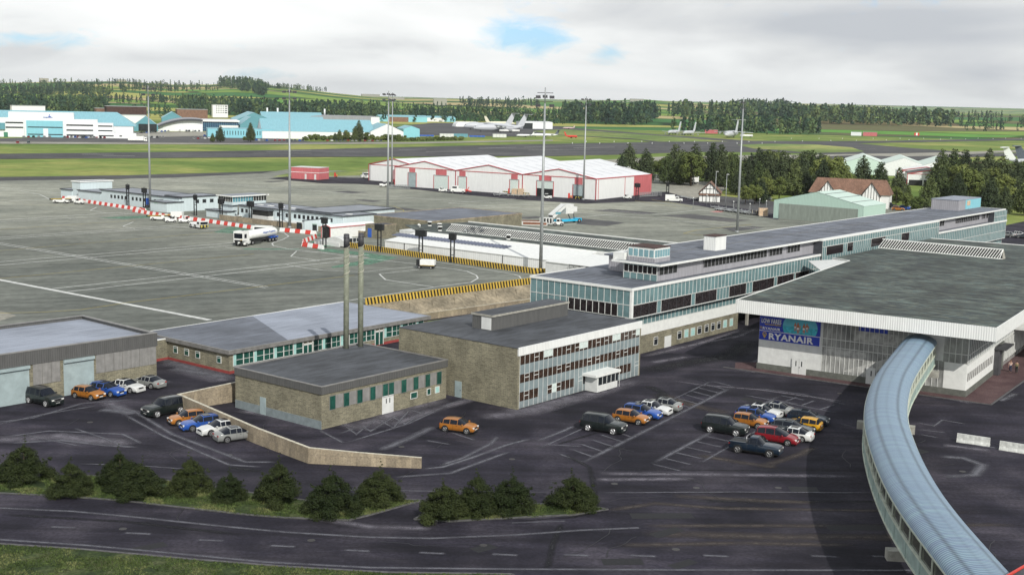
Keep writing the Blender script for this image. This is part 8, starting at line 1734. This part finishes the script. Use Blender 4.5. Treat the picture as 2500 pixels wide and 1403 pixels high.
# trailers and containers on the far apron
for u, v, w_, c, lab in ((1091, 336, 12, 'whitewall', 'long dirty white container between blue ones on the far apron'), (1124, 336, 13, 'skyb3', 'blue container right of the long dirty white one'), (1220, 336.5, 12, 'whitewall', 'dirty white container standing alone on the far apron'), (1040, 334, 14, 'bluep', 'row-end blue trailer beside the blue annexe'), (1165, 335.5, 14, 'bluep', 'low blue trailer right of the blue container')):
    t = veh('container', lab, 'container', u, v, AZR, group='containers on the far apron'); hh = 3.2 if c != 'bluep' else 1.5; bbox(t, 'box', M[c], -w_/2, w_/2, 0, 2.6, .3, hh); m = MB()
    for k in range(5): m.box(-w_/2+k*w_/4-.08, -w_/2+k*w_/4+.08, -.06, 0, .3, hh)
    m.build('corner_posts', M['grey'], t)
for u, v, lab in ((1235, 323.5, 'long white tank trailer beside the grey transport'), (1252, 323.5, 'second white tank trailer right of the first'), (1822, 335.5, 'long white bowser right of the parked transport aircraft')):
    t = veh('tank_trailer', lab, 'trailer', u, v, AZR+90 if False else AZR, group='white bowsers on the far apron'); MB().tube([(-7, 0, 1.8), (7, 0, 1.8)], 1.1, 10).build('tank', M['white'], t); wheels(t, (-5, 5), .9, .5, .3)
t = veh('marker_board', 'red and white striped runway marker board far right', 'marker board', 2238, 331.5, AZR)
for k in range(3): bbox(t, 'red_stripe' if k % 2 == 0 else 'white_panel', M['redp'] if k % 2 == 0 else M['white'], -3.6+k*2.4, -1.2+k*2.4, 0, .3, .3, 3.6)
# ================================================================= VEGETATION
M['fol_con'] = foliage('conifer_foliage', (.030, .047, .024), (.105, .128, .056)); M['fol_brd'] = foliage('broadleaf_foliage', (.062, .092, .024), (.19, .215, .06)); M['fol_mid'] = foliage('mixed_foliage', (.045, .070, .026), (.145, .175, .06))
M['fol_bush'] = foliage('shrub_foliage', (.016, .026, .007), (.048, .060, .018), 2.0); M['bark'] = mat('bark', (.06, .045, .03), .9, .3, 3)
def leafmesh(name, cl, n, size, mt_, flat=.5):
    """cl: clumps (x,y,z,r); n leaves spread over them, each a small tilted quad"""
    tot = sum(c[3]**2 for c in cl); v = []; f = []
    for c in cl:
        k = max(4, int(n*c[3]**2/tot))
        for _ in range(k):
            d = Vector((rnd.gauss(0, 1), rnd.gauss(0, 1), rnd.gauss(0, 1))).normalized(); rr = c[3]*(rnd.random()**.4)
            p = Vector((c[0]+d.x*rr, c[1]+d.y*rr, c[2]+d.z*rr*.75)); nrm = (d+Vector((rnd.uniform(-.8, .8), rnd.uniform(-.8, .8), rnd.uniform(-.2, 1.0)))).normalized()
            t = nrm.orthogonal().normalized(); t = Matrix.Rotation(rnd.uniform(0, 6.28), 3, nrm) @ t; b_ = nrm.cross(t); s = size*rnd.uniform(.55, 1.3); i = len(v)
            v += [p-t*s, p-b_*s*.55, p+t*s, p+b_*s*.55]; f.append((i, i+1, i+2, i+3))
    me = bpy.data.meshes.new(name); me.from_pydata([tuple(q) for q in v], [], f); me.materials.append(mt_); return me
def conifer(h, r, var):
    cl = []; z = h*.13
    while z < h*.985:
        t = (z-h*.13)/(h*.87); R = r*(1-t)**.62*(.92+.16*rnd.random())*(1 if t > .12 else .75+2*t); k = max(1, int(7*R/r+1)); ph = rnd.uniform(0, 6)
        for i in range(k): a = ph+2*pi*i/k+rnd.uniform(-.3, .3); q = R*rnd.uniform(.5, .86); cl.append((q*cos(a), q*sin(a), z+rnd.uniform(-.3, .3), R*.42+.35))
        cl.append((0, 0, z, R*.45+.2)); z += h*.062
    return cl
def broad(h, r, var):
    cl = []
    for _ in range(34):
        a = rnd.uniform(0, 2*pi); u_ = rnd.uniform(-.8, 1); q = sqrt(max(0, 1-u_*u_))*r*rnd.uniform(.35, .85); cl.append((q*cos(a), q*sin(a), h*.60+u_*h*.34, r*rnd.uniform(.22, .42)))
    return cl
def bush(h, r):
    cl = [(r*.66*cos(a)*rnd.uniform(.6, 1.1), r*.66*sin(a)*rnd.uniform(.6, 1.1), h*rnd.uniform(.16, .42), r*.34) for a in [k*.55 for k in range(12)]]+[(0, 0, h*.3, r*.7), (rnd.uniform(-.3, .3), 0, h*.52, r*.52), (0, rnd.uniform(-.2, .2), h*.7, r*.34)]
    for _ in range(46):
        t = rnd.random()**1.25; R = r*(1-t)**.62; a = rnd.uniform(0, 2*pi); q = R*rnd.uniform(.5, .95); cl.append((q*cos(a), q*sin(a), .25+h*t*.88, r*(.12+.16*(1-t))))
    cl = [(rnd.uniform(-.2, .2), rnd.uniform(-.2, .2), h*.36, r*.6), (rnd.uniform(-.5, .5), rnd.uniform(-.4, .4), h*.3, r*.55), (rnd.uniform(-.5, .5), rnd.uniform(-.4, .4), h*.3, r*.55)]
    for _ in range(60):
        t = rnd.uniform(0, 1)**1.15; R = r*(1-t)**.62*.92+.04; a = rnd.uniform(0, 2*pi); cl.append((R*.92*cos(a), R*.92*sin(a), .3+h*.76*t, r*(.16+.17*(1-t))))
    cl += [(rnd.uniform(-.25, .25), rnd.uniform(-.2, .2), h*(.8+.36*k/5), .24-.032*k) for k in range(6)]+[(r*.8*cos(q), r*.8*sin(q), h*(.42+.1*(q % 3)), .12) for q in range(9)]+[(r*.9*cos(q*1.1), r*.9*sin(q*1.1), h*rnd.uniform(.15, .6), .2) for q in range(12)]
    return cl
def trunk(h, r0, limbs):
    m = MB(); m.tube([(0, 0, -.3), (rnd.uniform(-.1, .1), rnd.uniform(-.1, .1), h*.4), (0, 0, h*.82)], [r0, r0*.7, r0*.15], 8)
    for _ in range(limbs): a = rnd.uniform(0, 6.28); z = h*rnd.uniform(.25, .6); m.tube([(0, 0, z), (cos(a)*h*.12, sin(a)*h*.12, z+h*.14)], [r0*.4, r0*.1], 5)
    return m
PROT = {}
def tproto(key):
    kind, i = key; H_ = {'conifer': 16.5, 'broad': 13.0, 'mixed': 15.0}[kind]
    o = thing({'conifer': 'conifer_tree', 'broad': 'broadleaf_tree', 'mixed': 'conifer_tree'}[kind], '-', 'tree')
    if kind == 'broad': me = leafmesh('crown', broad(H_, 5.2, i), 4400, .42, M['fol_brd'])
    else: me = leafmesh('crown', conifer(H_, 4.4+.35*i, i), 4600, .42, M['fol_con'] if kind == 'conifer' else M['fol_mid'])
    c = bpy.data.objects.new('crown', me); COL.objects.link(c); c.parent = o
    trunk(H_, .34, 5).build('trunk', M['bark'], o)
    return [o, False]
def put_tree(kind, P, h, label, group):
    key = (kind, rnd.randrange(3))
    if key not in PROT: PROT[key] = tproto(key)
    o, used = PROT[key]; H_ = {'conifer': 16.5, 'broad': 13.0, 'mixed': 15.0}[kind]; s = h/H_
    if not used: PROT[key][1] = True; o['label'] = label; o['group'] = group; o.location = P; o.rotation_euler.z = rnd.uniform(0, 6.28)
    else: o = dup(o, tuple(P), rnd.uniform(0, 6.28), label, group)
    w_ = s*rnd.uniform(.9, 1.1); o.scale = (w_, w_, s); return o
def hor(u): # horizon row at column u
    lo, hi = 100, 400
    for _ in range(30):
        m_ = (lo+hi)/2; d = (u-1250)/FPX*RT-(m_-701.5)/FPX*UP+FW
        if d.z > 0: lo = m_
        else: hi = m_
    return lo
def top_at(u, vt, h, z=3.0):
    "ground point of a tree of height h whose tip shows at (u, vt)"
    q = G(u, vt, z+h); return Vector((q.x, q.y, z))
GW, GR = 'trees of the wood behind the apron', 'trees right of the pale hangars'
named = [(1538, 345, 17, 'conifer', 'tallest conifer at the left end of the wood, above the white shed roof'), (1519, 370, 14, 'conifer', 'dark conifer leaning out at the far left foot of the wood'), (1578, 358, 15, 'conifer', 'single dark conifer standing just right of the tallest left-end one'), (1631, 372, 13, 'mixed', 'slim conifer left of the main mass of the wood'),
 (2110, 374, 15.7, 'conifer', 'perfect dark cone-shaped conifer in front of the pale green hangar'), (2153, 391, 13.5, 'conifer', 'dark conifer between the pale hangar gables and the pavilion'), (2198, 405, 13, 'conifer', 'conifer standing directly left of the open pavilion'), (2273, 424, 12, 'mixed', 'greyer conifer in front of the pavilion right corner'),
 (2303, 360, 17, 'mixed', 'leftmost conifer of the tall row right of the pale hangars'), (2332, 360, 17, 'mixed', 'second conifer of the tall row right of the pale hangars'), (2360, 361, 17, 'conifer', 'dark full conifer in the middle of the tall right-hand row'), (2387, 376, 15, 'conifer', 'shorter conifer in the tall right-hand row'), (2418, 358, 18, 'conifer', 'broadest conifer of the tall right-hand row'), (2452, 374, 16, 'conifer', 'slim conifer before the transport aircraft tail'), (2490, 392, 15, 'conifer', 'conifer hiding the right-edge aircraft')]
for u, vt, h, k, lab in named: put_tree(k, top_at(u, vt, h), h, lab, GW if u < 2100 else GR)
for u, vt, h, k in ((1650, 347, 17, 'conifer'), (1668, 362, 15, 'mixed'), (1700, 345, 17, 'conifer'), (1742, 343, 18, 'conifer'), (1763, 348, 17, 'conifer'), (1690, 370, 14, 'broad'), (1785, 370, 14, 'mixed'), (1797, 372, 15, 'mixed'), (1855, 356, 17, 'conifer'), (1836, 370, 15, 'conifer'), (1875, 363, 16, 'conifer'), (1888, 366, 16, 'conifer'), (1913, 364, 17, 'conifer'), (1963, 363, 17, 'conifer'), (1985, 362, 17, 'mixed'), (1942, 385, 14, 'mixed'), (2030, 376, 16, 'broad'), (2012, 385, 15, 'conifer'), (2055, 402, 13, 'broad')):
    put_tree(k, top_at(u, vt, h), h, 'tall %s standing in the wood behind the apron' % {'conifer': 'dark conifer', 'mixed': 'olive-green conifer', 'broad': 'light green leafy tree'}[k], GW)
def inside(p, poly):
    c = False; n = len(poly)
    for i in range(n):
        (x0, y0), (x1, y1) = poly[i], poly[(i+1) % n]
        if (y0 > p[1]) != (y1 > p[1]) and p[0] < (x1-x0)*(p[1]-y0)/(y1-y0)+x0: c = not c
    return c
def fill(poly, n, kinds, hr, grp, lab, mind=4.2):
    W_ = [tuple(G(u, v, 3).xy) for u, v in poly]; xs = [p[0] for p in W_]; ys = [p[1] for p in W_]; put = []; tries = 0
    while len(put) < n and tries < 6000:
        tries += 1; p = (rnd.uniform(min(xs), max(xs)), rnd.uniform(min(ys), max(ys)))
        if not inside(p, W_) or any(hypot(p[0]-q[0], p[1]-q[1]) < mind for q in put): continue
        put.append(p); k = rnd.choice(kinds); put_tree(k, Vector((p[0], p[1], 3)), rnd.uniform(*hr), lab % {'conifer': 'dark conifer', 'mixed': 'olive conifer', 'broad': 'leafy tree'}[k], grp)
fill([(1512, 424), (1560, 420), (1650, 424), (1800, 430), (1800, 452), (1700, 448), (1640, 440), (1560, 434)], 22, ['broad', 'mixed', 'mixed', 'conifer'], (6, 10), GW, '%s low along the left edge of the wood')
fill([(1740, 452), (1800, 436), (1900, 438), (2040, 440), (2060, 452), (1975, 478), (1900, 476), (1872, 488), (1855, 502), (1830, 503), (1806, 498), (1790, 470)], 46, ['mixed', 'mixed', 'conifer', 'conifer', 'broad', 'conifer'], (9, 15), GW, '%s in the thick of the wood behind the mint hangar')
for u, vt, h, k, lab in ((1905, 430, 8.5, 'broad', 'bright leafy tree just left of the mint hangar front'), (1868, 428, 9, 'broad', 'bright leafy tree at the near edge of the wood, close to the mast'), (1845, 448, 7, 'broad', 'round leafy tree behind the dolly row'), (1822, 452, 6.5, 'broad', 'small leafy tree right of the timbered house'), (2240, 478, 6, 'broad', 'round grey-green shrub-like tree behind the terminal roof'), (2215, 470, 6, 'broad', 'small tree left of the round one behind the terminal roof')):
    put_tree(k, top_at(u, vt, h), h, lab, GW)
fill([(2150, 478), (2190, 474), (2215, 490), (2200, 502), (2165, 500)], 7, ['mixed', 'broad'], (4.5, 7), GR, '%s in the dark clump behind the timbered inn')
fill([(2275, 488), (2300, 460), (2340, 446), (2420, 446), (2530, 452), (2540, 548), (2470, 536), (2420, 520), (2330, 505)], 60, ['mixed', 'conifer', 'mixed', 'conifer', 'broad'], (8, 13), GR, '%s in the dense belt beyond the terminal end', 4.6)
# trees standing among the hangars
for u, vb, vt, k, lab in ((538, 347, 306, 'conifer', 'dark layered conifer in front of the long blue workshop'), (519, 347, 325, 'mixed', 'small conifer left of the layered one by the blue workshop'), (612, 347, 299, 'conifer', 'tall dark conifer before the blue workshop right half'), (598, 347, 333, 'broad', 'small bare-looking tree at the foot of the tall conifer'), (876, 344, 293, 'conifer', 'tallest conifer before the broad blue roof'), (866, 344, 309, 'mixed', 'pale conifer attached to the tallest one before the blue roof'), (829, 344, 316, 'mixed', 'thin conifer left of the tallest before the blue roof'), (818, 344, 324, 'mixed', 'short conifer among the shrubs before the blue roof'), (845, 344, 318, 'broad', 'light tree between thin and tallest conifers before the blue roof'), (895, 344, 322, 'broad', 'yellow-green round tree right of the tallest conifer')):
    P = G(u, vb, 3); put_tree(k, P, (vb-vt)*P.length/FPX, lab, 'trees among the hangars')
hb = [None]
def shrub(u, v, h, lab, grp, keyed):
    if keyed[0] is None:
        o = thing('shrub', lab, 'shrub', tuple(G(u, v, 3)), 0, grp); me = leafmesh('foliage', [(0, 0, .5, .55), (.3, .1, .4, .4), (-.3, -.1, .45, .45), (0, -.3, .7, .3)], 150, .22, M['fol_brd']); c = bpy.data.objects.new('foliage', me); COL.objects.link(c); c.parent = o; keyed[0] = o
    else: o = dup(keyed[0], tuple(G(u, v, 3)), rnd.uniform(0, 6), lab, grp)
    o.scale = (h, h, h*.95)
for i in range(20): shrub(748+i*12.5+rnd.uniform(-3, 3), 343+rnd.uniform(-.6, .6), rnd.uniform(3.5, 5.5), 'shrub in the scruffy row before the broad blue roof', 'shrubs before the blue roofs', hb)
for i in range(22): shrub(962+i*8+rnd.uniform(-3, 3), 345.2-i*.12, rnd.uniform(2.6, 4.2), 'low shrub in the hedge line right of the white gabled hangar', 'shrubs right of the white gable', hb)
# foreground bushes
BL = [(60, 1178, 3.9, 'big dark bush at the far left end of the verge'), (172, 1212, 3.5, 'dark bush second from the left end, set closer to the road'), (294, 1192, 3.9, 'dark pointed bush behind the third one on the verge'), (345, 1216, 3.6, 'dark bush nearest the road below the parked silver saloon gap'), (466, 1206, 3.5, 'dark bush on the verge left of a smaller companion'), (560, 1224, 2.9, 'smallest dark bush on the verge'), (680, 1232, 4.1, 'wide dark bush below the left part of the tan wall'), (812, 1258, 4.0, 'dark bush overhanging the road kerb left of the verge tip'), (925, 1235, 3.8, 'dark bush at the right tip of the long verge'), (1082, 1272, 3.7, 'dark bush at the left corner of the short verge'), (1165, 1254, 3.6, 'dark bush second from left on the short verge'), (1248, 1250, 3.7, 'dark bush third from left on the short verge'), (1398, 1244, 3.6, 'lone dark bush at the right end of the short verge')]
bm3 = [leafmesh('foliage', bush(3.7, 2.2), 24000, .07, M['fol_bush']) for _ in range(3)]
for i, (u, v, h, lab) in enumerate(BL):
    t = thing('bush', lab, 'bush', tuple(G(u, v-6)), rnd.uniform(0, 6), 'dark bushes along the roadside verge'); c = bpy.data.objects.new('foliage', bm3[i % 3]); COL.objects.link(c); c.parent = t
    MB().tube([(0, 0, 0), (0, 0, h*.7)], [.09, .03], 6).build('stem', M['bark'], t); w_ = h/3.7*rnd.uniform(.98, 1.12); t.scale = (w_, w_*rnd.uniform(.85, 1), h/3.7*rnd.uniform(.86, 1.0))
# rough grass on the verges
def tufts(name, poly, n, hh, mt_, z=.05):
    W_ = [tuple(G(u, v, z).xy) for u, v in poly]; xs = [p[0] for p in W_]; ys = [p[1] for p in W_]; v = []; f = []; k = 0
    while k < n:
        p = (rnd.uniform(min(xs), max(xs)), rnd.uniform(min(ys), max(ys)))
        if not inside(p, W_): continue
        q = noise.noise(Vector((p[0]*.5, p[1]*.5, 0)))
        k += 1
        if q < -.25: continue
        a = rnd.uniform(0, 6.28); h = hh*rnd.uniform(.5, 1.3)*(1+q); w_ = .05; i = len(v)
        v += [(p[0]-cos(a)*w_, p[1]-sin(a)*w_, z), (p[0]+cos(a)*w_, p[1]+sin(a)*w_, z), (p[0]+rnd.uniform(-.09, .09), p[1]+rnd.uniform(-.09, .09), z+h)]; f.append((i, i+1, i+2))
    me = bpy.data.meshes.new(name); me.from_pydata(v, [], f); me.materials.append(mt_); o = bpy.data.objects.new(name, me); COL.objects.link(o); o['kind'] = 'stuff'; o['label'] = 'rough short grass growing on the roadside verges'; o['category'] = 'grass'
M['blade'] = ground_mat('grass_blades', [(.3, (.035, .055, .015)), (.5, (.07, .10, .028)), (.7, (.14, .15, .06))], .4, fine=.4, fs=3)
for nm, po, n in (('grass', V1, 26000), ('grass', V2, 7000), ('grass', V3, 16000)): tufts(nm, po, n, .14, M['blade'])
# ---- far woods: masses no one could count
def hitT(u, v):
    d = ((u-1250)/FPX*RT-(v-701.5)/FPX*UP+FW).normalized(); s = 1100.0; prev = s
    while s < 9000:
        z = CAMH+d.z*s
        if z < height(d.x*s, d.y*s):
            lo, hi = prev, s
            for _ in range(7):
                m_ = (lo+hi)/2
                if CAMH+d.z*m_ < height(d.x*m_, d.y*m_): hi = m_
                else: lo = m_
            return Vector((d.x*hi, d.y*hi, height(d.x*hi, d.y*hi)))
        prev = s; s *= 1.025
    return None
m, nt, b = base('woodland_foliage'); p = pos(nt); g = math_(nt, 'ADD', math_(nt, 'MULTIPLY', noi(nt, p, .05, 3, .7), .6), math_(nt, 'MULTIPLY', noi(nt, p, .006, 2, .5), .4)); r = ramp(nt, [(.38, (.018, .040, .032)), (.49, (.034, .068, .042)), (.56, (.085, .13, .055)), (.65, (.17, .21, .075))]); nt.links.new(g, r.inputs[0]); g2 = noi(nt, p, .6, 3, .6); r2 = ramp(nt, [(.3, .6), (.7, 1.4)]); nt.links.new(g2, r2.inputs[0]); nt.links.new(mixc(nt, 1.0, r.outputs[0], r2.outputs[0], 'MULTIPLY'), b.inputs['Base Color']); b.inputs['Roughness'].default_value = .9; b.inputs['Specular IOR Level'].default_value = .1; M['wood_f'] = m
def wood(label, poly, n, hr, nq=40):
    us = [p_[0] for p_ in poly]; vs_ = [p_[1] for p_ in poly]; v = []; f = []; k = 0; tries = 0
    while k < n and tries < n*12:
        tries += 1; u, w_ = rnd.uniform(min(us), max(us)), rnd.uniform(min(vs_), max(vs_))
        if not inside((u, w_), poly): continue
        P = hitT(u, w_)
        if P is None: continue
        k += 1; h = rnd.uniform(*hr); con = rnd.random() < .6; rad = h*(.2 if con else .34)
        for q in range(nq):
            t = rnd.random(); a = rnd.uniform(0, 6.28)
            if con: R = rad*(1-t)**.7*rnd.uniform(.3, 1); z = h*(.08+.92*t)
            else: R = rad*sqrt(max(0.02, 1-(2*t-1)**2))*rnd.uniform(.4, 1); z = h*(.15+.85*t)
            c = P+Vector((R*cos(a), R*sin(a), z)); s = h*rnd.uniform(.045, .10); nn = Vector((cos(a)+rnd.uniform(-.6, .6), sin(a)+rnd.uniform(-.6, .6), rnd.uniform(-.1, .9))).normalized(); tt = nn.orthogonal().normalized(); bb_ = nn.cross(tt); i = len(v)
            v += [c-tt*s, c-bb_*s, c+tt*s, c+bb_*s]; f.append((i, i+1, i+2, i+3))
    me = bpy.data.meshes.new('woodland'); me.from_pydata([tuple(q) for q in v], [], f); me.materials.append(M['wood_f']); o = bpy.data.objects.new('woodland', me); COL.objects.link(o); o['kind'] = 'stuff'; o['label'] = label; o['category'] = 'woodland'
wood('dark wood behind the white office-fronted hangar at far left', [(-30, 262), (120, 262), (260, 268), (260, 280), (90, 276), (-30, 275)], 260, (14, 24)); wood('scattered trees around the red brick factory', [(245, 275), (480, 272), (560, 284), (480, 292), (260, 290)], 60, (8, 15))
wood('deep dark belt of trees behind the blue hangars', [(430, 258), (560, 262), (700, 276), (930, 278), (935, 291), (760, 293), (560, 285), (440, 272)], 560, (14, 24)); wood('lighter scattered belt in the middle distance before the tan fields', [(900, 284), (1120, 284), (1380, 292), (1380, 305), (1120, 300), (930, 298)], 260, (12, 21))
wood('large dark wood in the centre right distance', [(1375, 283), (1640, 283), (1600, 296), (1560, 310), (1480, 307), (1370, 301)], 300, (18, 30)); wood('belt of dark trees behind the parked tanker aircraft', [(1620, 320), (1760, 320), (1990, 320), (2005, 331), (1700, 327)], 170, (14, 22)); wood('long dark forest under the right-hand hill', [(1640, 276), (1850, 279), (2000, 289), (2330, 300), (2320, 313), (2160, 308), (1960, 302), (1800, 293), (1640, 290)], 400, (14, 30))
wood('dark ridge of trees crowning the right-hand wood', [(1790, 262), (1920, 265), (1940, 274), (1780, 274)], 150, (18, 28)); wood('tree-covered slope on the left hill', [(0, 222), (180, 218), (280, 228), (260, 236), (120, 236), (0, 238)], 240, (12, 22)); wood('dark copse on top of the left hill', [(530, 206), (600, 206), (655, 222), (650, 236), (600, 226), (540, 214)], 190, (16, 28))
wood('hedgerow trees across the left hill', [(280, 212), (420, 206), (540, 212), (540, 222), (420, 226), (300, 226)], 170, (10, 18)); wood('thin line of trees along the left hill crest', [(0, 207), (330, 203), (335, 208), (0, 213)], 90, (10, 18)); wood('line of trees along the green hill crest in the middle', [(640, 210), (860, 226), (860, 231), (640, 215)], 90, (8, 16)); wood('trees scattered over the middle hillside', [(1120, 252), (1300, 252), (1320, 262), (1140, 266)], 130, (10, 20)); wood('hedgerow trees in the middle fields', [(930, 262), (1180, 266), (1380, 275), (1380, 281), (1100, 275), (930, 270)], 60, (9, 16)); wood('sparse trees on the far right plain', [(2330, 290), (2520, 292), (2520, 322), (2350, 322)], 60, (9, 17)); wood('far tree belt on the right skyline', [(1900, 262), (2300, 281), (2450, 286), (2440, 292), (2100, 284), (1900, 275)], 240, (9, 17)); wood('hedge trees at the foot of the left hill', [(180, 244), (430, 246), (430, 256), (180, 254)], 110, (9, 16))
# ---- air
HZ_ = bpy.data.materials.new('haze_air'); HZ_.use_nodes = True; nt = HZ_.node_tree; nt.nodes.remove(nt.nodes['Principled BSDF']); pv = nd(nt, 'ShaderNodeVolumePrincipled'); pv.inputs['Color'].default_value = (.93, .97, 1, 1); pv.inputs['Density'].default_value = 4.2e-5; pv.inputs['Anisotropy'].default_value = .2; nt.links.new(pv.outputs[0], nt.nodes['Material Output'].inputs['Volume'])
mb = MB(); mb.box(-16800, 16800, -16800, 16800, -2.5, 190); o = mb.build('haze', HZ_); o['kind'] = 'stuff'; o['label'] = 'thin pale haze over the whole airfield'; o['category'] = 'haze'
bpy.context.view_layer.update()
